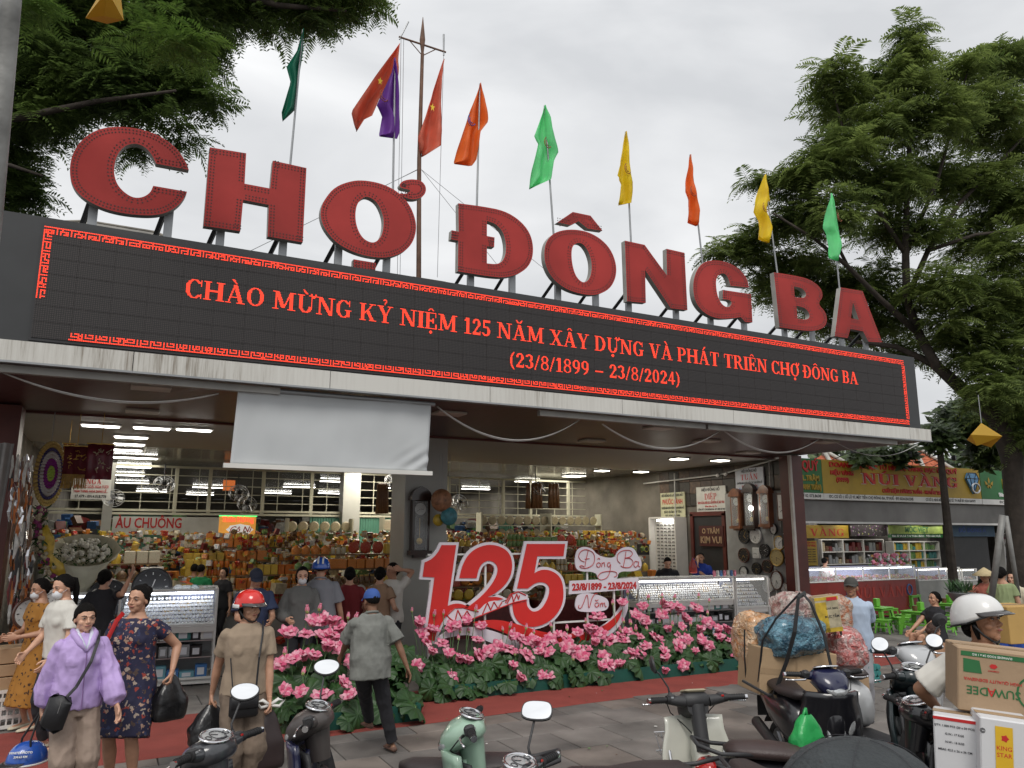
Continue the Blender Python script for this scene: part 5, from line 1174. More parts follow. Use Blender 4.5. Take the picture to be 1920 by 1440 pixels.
def planter(label, x0, x1, y0, y1, heads, buds, leaves, seed, low=.2):
 r = random.Random(seed); t = thing('lotus_planter', label, 'planter',((x0+x1)/2,(y0+y1)/2,0));
 MB().box((x0, y0,.02),(x1, y0+.03,.20)).box((x0, y1-.03,.02),(x1, y1,.20)).box((x0, y0+.03,.02),(x0+.03, y1-.03,.20)).box((x1-.03, y0+.03,.02),(x1, y1-.03,.20)).box((x0+.03, y0+.03,.12),(x1-.03, y1-.03,.15)).build('box', m_box, t)
 st = MB()
 def stem(top, tlt=None):
  b = Vector((min(max(top.x+r.uniform(-.1,.1), x0+.05), x1-.05), min(max(top.y+.05, y0+.06), y1-.05),.14)); md = (top+b)/2+Vector((r.uniform(-.04,.04), r.uniform(-.02,.04),.05)); st.tube([b, md, top],.0045,5)
 for p, kind in heads:
  tl = r.uniform(.15,.95); az = r.uniform(-1.1,1.1); sc = r.uniform(1.15,1.6)
  Mx = Matrix.Translation(p) @ Matrix.Rotation(az,4, 'Z') @ Matrix.Rotation(tl,4, 'X') @ Matrix.Rotation(r.random()*6,4, 'Z') @ Matrix.Scale(sc,4)
  inst('lotus_flower', fl_me[kind], t, Mx); stem(p)
 for p in buds: inst('lotus_bud', bud_me, t, Matrix.Translation(p) @ Matrix.Rotation(r.uniform(-.3,.3),4, 'X') @ Matrix.Rotation(r.uniform(-.3,.3),4, 'Y') @ Matrix.Scale(r.uniform(1.1,1.6),4)); stem(p)
 for p, tl in leaves:
  Mx = Matrix.Translation(p) @ Matrix.Rotation(r.uniform(-.8,.8),4, 'Z') @ Matrix.Rotation(tl,4, 'X') @ Matrix.Rotation(r.uniform(-.4,.4),4, 'Y') @ Matrix.Rotation(r.random()*6,4, 'Z') @ Matrix.Scale(r.uniform(.85,1.35),4)
  inst('lotus_leaf', r.choice(lf_me), t, Mx); stem(p)
 st.build('stems', m_stem, t, smooth=True, kind='stuff')
 return t
c2 = lambda x, y: (x/3.2729+360, y/3.2729+1000)
c3 = lambda x, y: crop3((x, y))
c4 = lambda x, y: (x/3.274+1180, y/3.274+1000)
def pts3(l, f, y0, y1, zlo, seed):
 r = random.Random(seed); o = []
 for q in l:
  px, py = f(*q[:2]); v = U(px, py, y=y0); k = min(1, max(0,(v.z-zlo)/.6)); yy = y0+.03+(y1-y0-.06)*min(1, k+r.uniform(-.12,.12)); yy = max(y0-.03, yy); o.append(U(px, py, y=yy))
 return o
Hl = [(590,625),(740,550),(815,548),(700,630),(805,640),(850,650),(910,600),(980,605),(830,712),(910,705),(550,800),(620,780),(680,770),(745,765),(1020,785),(980,780),(925,925),(795,1015),(670,985),(565,980),(970,1005),(1080,545),(860,560)]
Bl = [(708,490),(780,475),(1073,460),(957,525),(1000,532),(570,750),(885,680),(850,595),(680,870),(765,640)]
p0 = U(530,1330, z=0); YP0, YP1 = 9.35,10.25
r = random.Random(4)
hd = [(p, r.choice((0,1,2,3,4))) for p in pts3(Hl, c2,8.55,9.35,.45,1)]
XL0, XL1 = U(545,1300, y=8.6).x, U(790,1300, y=8.6).x
lv = []
for i in range(80):
 u = r.random(); x = XL0-.05+(XL1-XL0+.1)*u; z = r.uniform(.12,.75); y = 8.55+(.8)*min(1, max(0,(z-.1)/.7)+r.uniform(-.1,.25)); lv.append((Vector((x, y-.08, z)), r.uniform(.3,1.35)))
planter('left lotus planter with pink flowers, standing behind the scooter mirrors', XL0+.03, XL1,8.6,9.35, hd, pts3(Bl, c2,8.55,9.35,.45,2), lv,11)
Hm = [(80,560),(98,620),(170,595),(160,735),(120,670),(225,680),(265,750),(280,590),(300,580),(380,548),(445,665),(470,580),(330,785),(380,790),(440,755),(510,725),(570,690),(280,880),(640,720),(705,665),(650,640),(740,750),(825,740),(885,740),(655,825),(700,895),(830,885),(880,885),(800,680),(850,690),(890,660),(935,635),(990,700),(1045,720),(1060,620),(1110,725),(1120,600),(1085,765),(1160,680),(1195,620),(1215,760),(1200,830),(1255,810),(1315,810),(1165,890),(1180,520),(1330,435),(1310,650),(1340,670),(1370,760),(1360,610),(1460,460),(1430,745),(1430,650),(1470,560),(1410,515),(75,810),(370,970),(780,660),(980,650),(1260,665),(1140,590)]
Hr = [(80,460),(45,510),(90,540),(200,500),(200,440),(250,460),(300,470),(410,470),(340,530),(240,600),(315,580),(430,600),(480,550),(550,600),(600,605),(550,655),(485,690),(435,665),(350,650),(300,640),(180,670),(100,700),(60,740),(210,725),(215,775),(300,690),(330,810),(395,735),(215,855),(625,670),(650,755),(40,645),(15,740),(320,680),(150,640)]
Bm = [(40,485),(175,510),(233,500),(430,480),(335,610),(392,610),(328,655),(600,600),(640,580),(665,610),(740,590),(790,615),(898,580),(993,598),(1108,548),(1125,590),(672,750),(1273,440),(1365,375),(1342,550),(1382,562),(1415,600),(1320,605),(1030,780),(710,710),(1525,795),(1490,408),(1220,698)]
Br = [(117,405),(200,395),(275,405),(425,395),(490,425),(480,500),(435,525),(300,510),(265,570),(10,562),(40,600),(115,543),(375,570),(185,550),(365,695),(145,795),(105,600),(250,495)]
XM0 = U(815,1315, z=.02); XM1 = U(1400,1250, z=.02); YM0 = 9.42; YM1 = 9.93
hd = [(p, r.choice((0,1,2,3,4))) for p in pts3(Hm, c3, YM0, YM1,.25,3)+pts3(Hr, c4, YM0, YM1,.25,5)]
bd = pts3(Bm, c3, YM0, YM1,.25,6)+pts3(Br, c4, YM0, YM1,.25,7)
xa, xb = U(820,1300, y=YM0).x, U(1385,1240, y=YM0).x; lv = []
for i in range(250):
 x = xa-.15+(xb-xa+.3)*((i+r.random())/250); z = r.uniform(.10,.50)+(.22 if x > 6.6 else 0)*r.random(); k = min(1, max(0,(z-.1)/.6)+r.uniform(-.1,.3)); y = YM0-.03+(YM1-YM0)*max(0, k); lv.append((Vector((x, y-.05, z)), r.uniform(.35,1.4)))
planter('long lotus planter crowded with pink flowers below the red 125', xa, xb, YM0, YM1, hd, bd, lv,12)
# ---- goods, showcases, clocks and signs in the hall
gd = random.Random(21)
pal = dict(red=(.42,.03,.025), orange=(.62,.17,.02), yellow=(.62,.42,.04), cream=(.52,.45,.30), white=(.6,.6,.57), green=(.10,.24,.07), pink=(.6,.18,.26), blue=(.06,.15,.36), brown=(.15,.07,.03), gold=(.5,.32,.08), maroon=(.17,.02,.02), teal=(.05,.26,.25))
mg = {k: M('goods_'+k, tuple(x*.8 for x in c),.4, var=.3, scale=16) for k, c in pal.items()}
def pack_mat(name, base, band):
 """printed packet: base colour with a band and blots of print"""
 return spotted(name, base, band,34,.3,.4)
mprint = [pack_mat('print_%d' % i, b, s) for i,(b, s) in enumerate((((.45,.03,.02),[(.6,.45,.1),(.6,.5,.4)]),((.6,.42,.04),[(.4,.04,.02),(.5,.45,.3)]),((.55,.5,.38),[(.4,.05,.04),(.1,.25,.1)]),((.12,.26,.08),[(.55,.5,.2)]),((.6,.2,.03),[(.55,.45,.2),(.35,.03,.02)]),((.55,.55,.52),[(.5,.08,.06),(.08,.2,.45)]),((.10,.05,.03),[(.5,.35,.1)])))]
gm = {}
def good(kind, mat):
 key = (kind, mat.name)
 if key in gm: return gm[key]
 mb = MB()
 if kind == 'carton': mb.bbox((0,0,.5),(1,1,1),.04)
 elif kind == 'jar': mb.lathe([(.42,0),(.48,.06),(.48,.70),(.36,.80),(.36,.83)],10); mb.lathe([(.40,.83),(.40,.98),(.36,1.0)],10, None,1)
 elif kind == 'plate': mb.lathe([(.0,.02),(.32,.0),(.5,.06),(.48,.09),(.3,.04),(0,.05)],18, Matrix.Translation((0,.0,.5)) @ Matrix.Rotation(-pi/2+.12,4, 'X'), cap=False)
 elif kind == 'sack':
  vs = [];
  for i in range(7):
   u = i/6; k = (.5-.10*abs(u-.4)-(.34 if i == 6 else .16 if i == 5 else 0))
   for j in range(10): a = 2*pi*j/10; w1 = 1+.16*mnoise.noise((j*1.7, i*.8, len(gm))); vs.append((k*cos(a)*w1, k*.7*sin(a)*w1, u))
  mb.add(vs,[(i*10+j, i*10+(j+1) % 10,(i+1)*10+(j+1) % 10,(i+1)*10+j) for i in range(6) for j in range(10)]+[tuple(range(60,70))])
 o = mb.build(kind,[mat, mg['gold'] if mat != mg['gold'] else mg['red']] if kind == 'jar' else mat, smooth=(kind != 'carton')); gm[key] = o.data; bpy.data.objects.remove(o); return gm[key]
cnt = {}
NAMES = {'carton': ('gift_box', 'box', 'printed boxes stacked on the food stalls'), 'jar': ('jar', 'jar', 'lidded jars stacked on the food stalls'), 'sack': ('packet', 'packet', 'plump packets piled on the food stalls'), 'plate': ('tray', 'tray', 'round trays and tins shown on the food stalls')}
def cname(m):
 n = m.name.replace('goods_', '')
 return {'print_0': 'red and gold', 'print_1': 'yellow and red', 'print_2': 'cream', 'print_3': 'green', 'print_4': 'orange', 'print_5': 'white printed', 'print_6': 'dark brown'}.get(n, n)
over = []
def put(kind, mat, p, s, rz=0, where='stall'):
 me = good(kind, mat); n = cnt.get(kind,0); cnt[kind] = n+1
 Mx = Matrix.Translation(p) @ Matrix.Rotation(rz,4, 'Z') @ Matrix.Diagonal((s[0], s[1], s[2],1))
 if n >= 280: over.append((me, Mx)); return
 nm, cat, grp = NAMES[kind]; o = bpy.data.objects.new(nm, me); COL.objects.link(o); o.matrix_world = Mx
 tag(o,('%s %s on the %s' % (cname(mat), nm.replace('_', ' '), where)).replace('the blue helmet man', 'the blue helmet').replace('stall behind the white bouquet', 'stall behind the bouquet'), cat, grp)
m_shelf = M('shelf_wood',(.20,.12,.06),.7, var=.2); m_tabl = M('counter_grey',(.30,.30,.28),.5, var=.1)
def stall(label, x0, x1, y, where, rows, base=.75, step=.26, back=.34, mats=None, kinds=('carton', 'sack', 'jar'), top=None):
 """stepped display facing the street, laden with goods"""
 t = thing('food_stall', label, 'stall',((x0+x1)/2, y,.03)); m = MB(); m.box((x0, y,.03),(x1, y+.7, base-.03))
 m.build('counter', mg['maroon'] if gd.random() < .5 else m_tabl, t)
 for r_ in range(rows):
  z = base+r_*step; yy = y+.05+r_*back; MB().box((x0, yy-.02, z-.03),(x1, yy+back+.02, z-.005)).build('shelf', m_shelf, t)
  x = x0+.05
  while x < x1-.08:
   k = gd.choice(kinds); mt = gd.choice(mats or mprint); run = gd.randint(2,5); w1 = {'carton': gd.uniform(.12,.22), 'jar': gd.uniform(.09,.12), 'sack': gd.uniform(.12,.2), 'plate': gd.uniform(.2,.27)}[k]; h1 = {'carton': gd.uniform(.10,.22), 'jar': gd.uniform(.12,.17), 'sack': gd.uniform(.12,.2), 'plate': w1}[k]
   for q in range(run):
    if x > x1-.08: break
    nst = 2 if (k in ('carton', 'jar') and h1*2 < step+.05) else 1
    for v in range(nst): put(k, mt,(x+w1/2, yy+.13, z-.004+v*h1),(w1*.95, w1*.9 if k != 'carton' else .2, h1), gd.uniform(-.12,.12), '%s shelf of the %s' % (('lowest', 'second', 'third', 'fourth', 'topmost')[r_], where))
    x += w1*1.03
   x += gd.uniform(0,.03)
 return t
stall('crowded sweets stall of stacked packets left of the hall, behind the white bouquet',-.9,1.0,14.6, 'stall behind the white bouquet',4, kinds=('carton', 'sack', 'plate'))
stall('stall stacked with orange jars and yellow packets under the lit red sign',1.35,3.5,15.2, 'stall of orange jars',5, mats=[mprint[4], mprint[0], mprint[1], mg['orange'], mprint[2], mprint[5]], kinds=('jar', 'jar', 'carton'))
stall('tall stall of sweets boxes and round tins behind the blue helmet man',3.1,5.3,13.9, 'stall behind the blue helmet man',4, kinds=('carton', 'plate', 'sack', 'jar'), base=.9)
stall('long stall heaped with snack packets between the white pillar and the digits',5.5,7.9,14.4, 'stall behind the digits',5, kinds=('sack', 'carton', 'plate'))
stall('stall of hanging packets and trays in front of the concrete wall',8.0,10.2,14.2, 'stall before the concrete wall',5, kinds=('plate', 'sack', 'carton', 'jar'))
stall('high stall of snack bags next to the glasses rack',10.2,12.2,15.6, 'stall beside the glasses rack',5, kinds=('sack', 'carton'), base=.9)
for (x0, x1, y, zz) in ((3.7,5.2,18.2,(1.5,1.8,2.1)),(8.3,10.3,17.6,(1.6,1.95,2.28)),(10.6,12.4,18.4,(1.6,1.9,2.3)),(5.9,7.0,18.0,(1.5,1.85,2.15))):
 t = thing('shelf_rack', 'tall rack of goods deep in the hall, %s' % {3.7: 'left of the inner white pillar',8.3: 'with round tins above the digit five',10.6: 'by the concrete wall',5.9: 'right of the inner white pillar'}[x0], 'rack',(x0, y,.03))
 m = MB()
 for xx in (x0, x1): m.box((xx-.02, y,.03),(xx+.02, y+.3, zz[-1]+.3))
 for z in zz: m.box((x0, y, z-.03),(x1, y+.3, z-.005))
 m.build('frame', m_cream, t)
 for z in zz:
  x = x0+.12; k = gd.choice(('plate', 'carton', 'sack'))
  while x < x1-.1:
   w1 = .24 if k == 'plate' else .19; put(k, mg['cream'] if k == 'plate' else gd.choice(mprint),(x, y+.15, z-.004),(w1,.16,.24),0, 'tall rack at the back'); x += w1*1.05
def stuffpile(name, label, cat, x0, x1, y0, y1, z0, z1, n, mats, smin, smax):
 mb = MB(); r = random.Random(n)
 for i in range(n):
  s = r.uniform(smin, smax); Mx = Matrix.Translation((r.uniform(x0, x1), r.uniform(y0, y1), r.uniform(z0, z1))) @ Matrix.Rotation(r.random()*6,4, 'Z') @ Matrix.Rotation(r.uniform(-.6,.6),4, 'X')
  mb.cbox((0,0,0),(s, s*r.uniform(.4,1), s*r.uniform(.3,1.2)), r.randrange(len(mats)),0, Mx)
 o = mb.build(name, mats); o['kind'] = 'stuff'; tag(o, label, cat); return o
allm = mprint+[mg['brown'], mg['maroon'], mg['cream']]
stuffpile('sundries', 'small packets and trinkets heaped over the stalls inside the hall', 'goods',-1,12.2,15.9,17.8,1.4,2.1,2600, mprint+[mg['cream'], mg['maroon'], mg['gold']],.04,.11)
stuffpile('sundries', 'dark clutter of wares far at the back of the market hall', 'goods',-1.2,12.6,20.6,23,.2,2.4,1800,[mg['maroon'], mg['brown'], mg['white'], mg['blue'], mg['green'], m_dark],.08,.3)
stuffpile('sundries', 'low wares crowded under the counters between the stalls', 'goods',-.9,12.2,15.0,20,.05,1.2,1500, allm,.08,.26)
if over:
 mb = MB()
 vs_, fs_ = [],[]
 for me, Mx in over: mb.add([Mx @ v.co for v in me.vertices],[tuple(p.vertices) for p in me.polygons], gd.randrange(5))
 tag(mb.build('goods_heap', mprint[:5], kind='stuff'), 'further small goods crowding the stalls inside the hall', 'goods')
# ---- glass showcases full of watches
m_sil = M('watch_silver',(.75,.75,.78),.18,.85, var=.2); m_wb = M('watch_black',(.02,.02,.022),.3, var=.2); m_wg = M('watch_gold',(.62,.42,.14),.25,.8, var=.2); m_wf = M('watch_face',(.7,.72,.76),.3, var=.1)
m_lampc = M('case_lamp',(1,1,1),.5, var=0, emit=6, ecol=(.82,.88,1)); m_lampc2 = M('case_lamp_warm',(1,1,1),.5, var=0, emit=5.5, ecol=(1,.95,.86))
m_back = M('case_back',(.30,.33,.48),.4, var=.05)
m_bluebox = M('blue_box',(.05,.17,.42),.45, var=.1); m_tealbox = M('teal_box',(.14,.34,.42),.45, var=.1)
def showcase(name, label, L, D, zb, zt, loc, rz, lamp, seed, boxes=True, goods='watch', nrow=7):
 r = random.Random(seed); t = thing(name, label, 'showcase', loc, rz)
 B = lambda mb, n, mt, **k: mb.build(n, mt, t, local=True, **k)
 m = MB(); e = .018
 for x in (0, L):
  for y in (0, D): m.cbox((x, y, zt/2),(e*1.6, e*1.6, zt))
 for z in (zb, zt,.10):
  for y in (0, D): m.cbox((L/2, y, z),(L, e*1.4, e*1.6))
  for x in (0, L): m.cbox((x, D/2, z),(e*1.4, D, e*1.6))
 B(m, 'frame', m_white)
 B(MB().box((.01,.01, zb-.10),(L-.01, D-.01, zb-.02)), 'drawer_band', m_white); B(MB().box((0.01,.02,.02),(L-.01, D-.01,.10)), 'plinth', m_white)
 B(MB().box((.01, D-.03,.12),(L-.01, D-.015, zb-.12)), 'back_panel', m_grey)
 B(MB().box((.015, D-.05, zb+.02),(L-.015, D-.04, zt-.05)), 'case_back', m_back)
 for z in (.36,.58): B(MB().box((.02,.03, z),(L-.02, D-.05, z+.012)), 'shelf', m_steel)
 B(MB().tube([(.05,.07, zt-.045),(L-.05,.07, zt-.045)],.016,8), 'lamp', lamp)
 B(MB().box((.02,-.001, zb+.02),(L-.02,.003, zt-.02)), 'front_pane', m_glass); B(MB().box((.0,.0, zt+.015),(L, D, zt+.023)), 'top_pane', m_glass)
 wt = MB(); n = 0
 for row in range(nrow):
  u = row/(nrow-1); y = .07+u*(D-.20); z = zb+.03+u*(zt-zb-.20); x = .06
  while x < L-.05:
   k = r.choice((0,0,0,1,2)); wt.cbox((x, y, z+.02),(.028,.03,.045), k, r.uniform(-.3,.3), Matrix.Identity(4)); wt.lathe([(.0,.0),(.017,.0),(.017,.008),(.0,.009)],8, Matrix.Translation((x, y-.018, z+.028)) @ Matrix.Rotation(pi/2-.3,4, 'X'),3, cap=False); x += r.uniform(.036,.06)
 B(wt, 'watches',[m_sil, m_wb, m_wg, m_wf], kind='stuff')
 m = MB()
 for row in range(nrow): u = row/(nrow-1); m.box((.03,.05+u*(D-.20), zb+.005+u*(zt-zb-.22)),(L-.03,.09+u*(D-.20), zb+.025+u*(zt-zb-.20)))
 B(m, 'display_steps', m_white)
 for z, mt in ((.10,(m_bluebox, m_tealbox)),(.372,(m_wb, m_white, m_grey)),(.592,(m_white, m_grey, mg['teal'], m_wb))):
  x = .04
  while x < L-.16:
   w1 = r.choice((.12,.16,.2)); h1 = r.uniform(.08,.17); q = r.choice(mt)
   b = B(MB().bbox((x+w1/2,.14, z+.003+h1/2),(w1-.008,.14, h1),.004), 'goods_box', q)
   l2 = MB().box((x+w1*.2,.064, z+h1*.2),(x+w1*.75,.0685, z+h1*.8)); o2 = l2.build('box_print', m_wf, b); o2.parent = b; o2.matrix_parent_inverse = Matrix.Identity(4); x += w1
 return t
a = U(222,1128, z=1.18); b = U(408,1110, z=1.18)
pL0 = U(225,1295, z=.03); pL1 = U(388,1284, z=.03)
L1 = (pL1-pL0).to_2d().length
dl = (pL1-pL0).normalized(); rzL = math.atan2(dl.y, dl.x)
print('showL', pL0, pL1, U(408,1110,y=pL1.y))
showcase('glass_showcase', 'brightly lit glass showcase of silver watches behind the floral dress woman', L1+.15,.62,.80,1.27,(pL0.x-.1, pL0.y,.03), rzL, m_lampc,5)
showcase('glass_showcase', 'narrow glass showcase edge behind the leopard print woman at the left wall',.5,1.3,.80,1.27,(pL0.x-.95, pL0.y-.1,.03), rzL, m_lampc,6)
area((pL0.x+.5, pL0.y+.3,1.22),1.2,.2,5,(.85,.9,1))
pR0 = U(1196,1090, z=1.2); pR1 = U(1438,1084, z=1.2); dr_ = (pR1-pR0); rzR = math.atan2(dr_.y, dr_.x); LR = dr_.to_2d().length
n0 = Vector((dr_.x, dr_.y,0)).normalized()
showcase('glass_showcase', 'long lit glass showcase of gold and black watches right of the date board', LR-.83,.6,.78,1.2,(pR0.x, pR0.y,.03), rzR, m_lampc2,7)
q_ = pR0+n0*(LR-.8); showcase('glass_showcase', 'short tall lit showcase of watches at the end beside the clock wall',.8,.6,.62,1.2,(q_.x, q_.y-.02,.03), rzR, m_lampc2,8)
area((pR0.x+1.2, pR0.y+.1,1.16),2.2,.2,7,(1,.95,.88))
m = MB(); p = pR0+n0*1.0
for i in range(7): m.bbox((p.x+.9+i*.09, p.y+.12,1.30),(.05,.05,.12),.01, i % 3)
tag(m.build('bottle_row',[mg['pink'], mg['white'], mg['blue']]), 'small pink, white and blue bottles in a row on the right showcase', 'bottles')['kind'] = 'stuff'
t = bag('small red packet bag standing on the right showcase before the seller', Vector((p.x+.35, p.y+.1,1.60)),.16,.18,.1, mg['red'])
def clock(label, P, N, r, style, hands=(4.9,2.0), ry=None, parent=None, square=False, group='wall clocks on the stall wall', up=None):
 """P centre on wall; N outward normal (unit, horizontal)"""
 N = Vector(N).normalized(); X = Vector((0,0,1)).cross(N).normalized(); Z = Vector((0,0,1)); F = Matrix(((X.x, Z.x, N.x, P[0]),(X.y, Z.y, N.y, P[1]),(X.z, Z.z, N.z, P[2]),(0,0,0,1)))
 t = thing('wall_clock', label, 'clock', P,0, group); rm, fm, nm = style; k = (ry or r)/r
 S2 = F @ Matrix.Diagonal((1, k,1,1))
 if square:
  MB().bbox((0,0,.02),(2*r,2*r*k,.04),.012, M=F).build('case', rm, t); MB().bbox((0,0,.042),(2*r*.84,2*r*k*.84,.01),.003, M=F).build('dial', fm, t)
 else:
  MB().lathe([(r*.98,0),(r,.015),(r*.97,.04),(r*.90,.05),(r*.84,.036),(r*.84,.0)],28, S2).build('case', rm, t, smooth=True); MB().lathe([(0,.034),(r*.85,.034),(r*.85,.03)],28, S2, cap=False).build('dial', fm, t)
 m = MB(); rr2 = r*.68
 for h in range(12):
  a = h*pi/6; c = S2 @ Vector((rr2*sin(a), rr2*cos(a),.049 if square else .038)); sz = r*(.085 if h % 3 == 0 else .055)
  m.cbox((0,0,0),(sz*.55, sz*1.5,.003), None,0, Matrix.Translation(c) @ F.to_3x3().to_4x4() @ Matrix.Rotation(-a,4, 'Z'))
 m.build('numerals', nm, t)
 m = MB()
 for h, L, w1 in ((hands[0],.42,.05),(hands[1],.62,.035)):
  a = h*pi/6; zz2 = .053 if square else .042; m.cbox((0,0,0),(r*w1, r*L,.003), None,0, S2 @ Matrix.Translation((sin(a)*r*L/2*.9, cos(a)*r*L/2*.9, zz2)) @ Matrix.Rotation(-a,4, 'Z'))
 m.build('hands', nm, t)
 return t
cw = M('clock_white',(.62,.62,.60),.4, var=.03); ck = M('clock_black',(.02,.02,.022),.35, var=.1); cgold = M('clock_gold',(.55,.38,.12),.3,.7, var=.1); cbrn = M('clock_brown',(.10,.035,.02),.3, var=.2, coat=.4); cdg = M('clock_dial_gold',(.42,.33,.15),.4, var=.1)
XW = 12.93
clocks = [((1418,1005),.17,(cw, cw, ck), 'white dial in a thin pale rim, upper left of the clock wall'),((1397,1005),.18,(ck, ck, cgold), 'black dial with gold numerals and a gold rim beside a pendulum clock'),((1408,1010),.0, None, ''),
 ((1452,992),.10,(ck, cw, ck), 'small tilted white dial in a dark oval'),((1463,1018),.155,(cgold, cw, ck), 'white dial in a bright gold rim'),((1458,1045),.19,(cgold, cdg, ck), 'large gold dial below the gold rimmed clock'),
 ((1480,1052),.115,(ck, cw, ck), 'small oval white dial at the middle right of the clock wall'),((1493,1036),.12,(cw, cw, ck), 'white dial close to the red pillar'),((1396,1041),.17,(cbrn, ck, cgold), 'dark brown dial with gold figures'),((1420,1037),.12,(cw, cw, ck), 'white square dial in the middle of the clock wall'),
 ((1435,1032),.15,(ck, ck, cw), 'black round dial with pale figures'),((1440,1062),.15,(cbrn, ck, cgold), 'brown rimmed black dial low in the middle'),((1396,1072),.13,(ck, cw, ck), 'white dial just above the right showcase'),
 ((1496,1078),.20,(cbrn, cw, ck), 'large white oval dial in a brown rim next to the red pillar'),((1458,1088),.17,(cbrn, cw, ck), 'white oval dial in a brown rim low on the wall'),((1474,1104),.13,(cbrn, cw, ck), 'white dial in a brown rim, lowest on the wall'),
 ((1420,1066),.14,(ck, ck, cgold), 'black dial with brass figures low left'),((1442,1098),.16,(cw, cw, ck), 'pale dial partly hidden behind the showcase end')]
MB().box((12.86,11.98,0),(12.95,13.9,3.0)).build('display_board', M('board_pale',(.30,.30,.29),.7, var=.15), gate)
for (px, py), r_, st, l in clocks:
 if not st: continue
 p = U(px, py, x=12.84-gd.uniform(0,.03)); sq = 'square' in l
 clock('wall clock with '+l, p,(-1,0,0), r_, st,(gd.uniform(3.5,6.5), gd.uniform(0,12)), ry=r_*(1.22 if 'oval' in l else 1), square=sq)
p = U(1477,950, x=12.80); clock('large square wall clock with white dial in a wide brown wooden frame', p,(-1,0,0),.27,(cbrn, cw, ck),(4.9,8), ry=.30, square=True)
p = U(1484,1001, x=12.82); clock('large black square wall clock with big pale numerals', p,(-1,0,0),.25,(ck, ck, cw),(5.9,2.6), ry=.30, square=True)
def pendulum(label, P, N, w1, h1, mat, group='wooden pendulum clocks'):
 N = Vector(N).normalized(); X = Vector((0,0,1)).cross(N).normalized(); F = Matrix(((X.x,0, N.x, P[0]),(X.y,0, N.y, P[1]),(0,1,0, P[2]),(0,0,0,1)))
 t = thing('pendulum_clock', label, 'clock', P,0, group); m = MB(); hw = w1/2
 m.box((-hw*.8,-h1*.40,0),(-hw*.62, h1*.30,.14), None, F); m.box((hw*.62,-h1*.40,0),(hw*.8, h1*.30,.14), None, F); m.box((-hw*.62,-h1*.40,0),(hw*.62, h1*.30,.02), None, F)
 m.box((-hw,-h1*.46,0),(hw,-h1*.40,.17), None, F); m.box((-hw*.55,-h1*.5,0),(hw*.55,-h1*.462,.12), None, F); m.box((-hw, h1*.30,0),(hw, h1*.36,.17), None, F)
 prism(m,[(-hw*.95, h1*.362),(hw*.95, h1*.362),(hw*.8, h1*.42),(hw*.45, h1*.47),(0, h1*.5),(-hw*.45, h1*.47),(-hw*.8, h1*.42)],[], lambda u, v, k: F @ Vector((u, v,.15-k)),.13,0,0)
 m.build('case', mat, t)
 MB().lathe([(0,.09),(hw*.52,.09),(hw*.52,.08)],20, F @ Matrix.Translation((0, h1*.18,0)), cap=False).build('dial', cw, t); d = MB()
 for h, L in ((3.2,.3),(8,.42)): a = h*pi/6; d.tube([F @ Vector((0, h1*.18,.094)), F @ Vector((sin(a)*hw*L, h1*.18+cos(a)*hw*L,.094))],.004,4)
 d.build('hands', ck, t)
 MB().tube([F @ Vector((0, h1*.05,.07)), F @ Vector((0,-h1*.24,.07))],.006,5).lathe([(0,.06),(hw*.28,.065),(hw*.28,.075),(0,.08)],16, F @ Matrix.Translation((0,-h1*.27,0)), cap=False).build('pendulum', cgold, t)
 MB().box((-hw*.6,-h1*.39,.142),(hw*.6, h1*.29,.147), None, F).build('glass', m_glass, t); return t
a = U(790,912, y=12.38); b = U(790,1046, y=12.38); pendulum('tall black pendulum clock hanging on the white pillar beside the digit one',((a.x),12.48,(a.z+b.z)/2),(0,-1,0),.38, a.z-b.z, M('ebony',(.03,.012,.009),.3, var=.2, coat=.4))
for (px, py), w1, h1, mt, l in (((1383,955),.34,.95, M('clock_oak',(.22,.08,.035),.35, var=.25, scale=9, coat=.4), 'reddish carved pendulum clock, left of three under the shop signs'),((1409,950),.36,1.05, M('ebony',(.03,.012,.009)), 'dark pendulum clock with silver crest, middle of three under the shop signs'),((1438,950),.34,.95, M('clock_oak',(.22,.08,.035)), 'reddish carved pendulum clock, right of three under the shop signs')):
 p = U(px, py, x=12.8); pendulum(l,(12.85, p.y, p.z),(-1,0,0), w1, h1, mt)
for px, py, r_, l in ((58,1150,.19, 'round white wall clock in a dark red rim low at the left wall'),(83,1118,.14, 'round white wall clock half hidden behind the leopard print woman')):
 p = U(px, py, d=8.9); clock(l, p,(CAM[0]-p.x+1, CAM[1]-p.y,0), r_,(cbrn, cw, ck),(4,2))
for px, py, l in ((200,1122, 'black wall clock with big white numerals lying behind the left showcase'),(285,1100, 'ornate black clock leaning on top of the left showcase'), ):
 p = U(px, py, y=pL0.y+.5); clock(l, p,(0,-1,0),.27,(ck, ck, cw),(0.6,8))
for i,(px, l) in enumerate(((334, 'pale'),(349, 'yellow'),(364, 'light blue'))): p = U(px,1104, y=pL0.y+.3); clock('small %s alarm clock standing on the left showcase' % l, p,(0,-1,0),.065,((cw, mg['yellow'], mg['teal'])[i], cw, ck),(2,7), square=(i == 1))
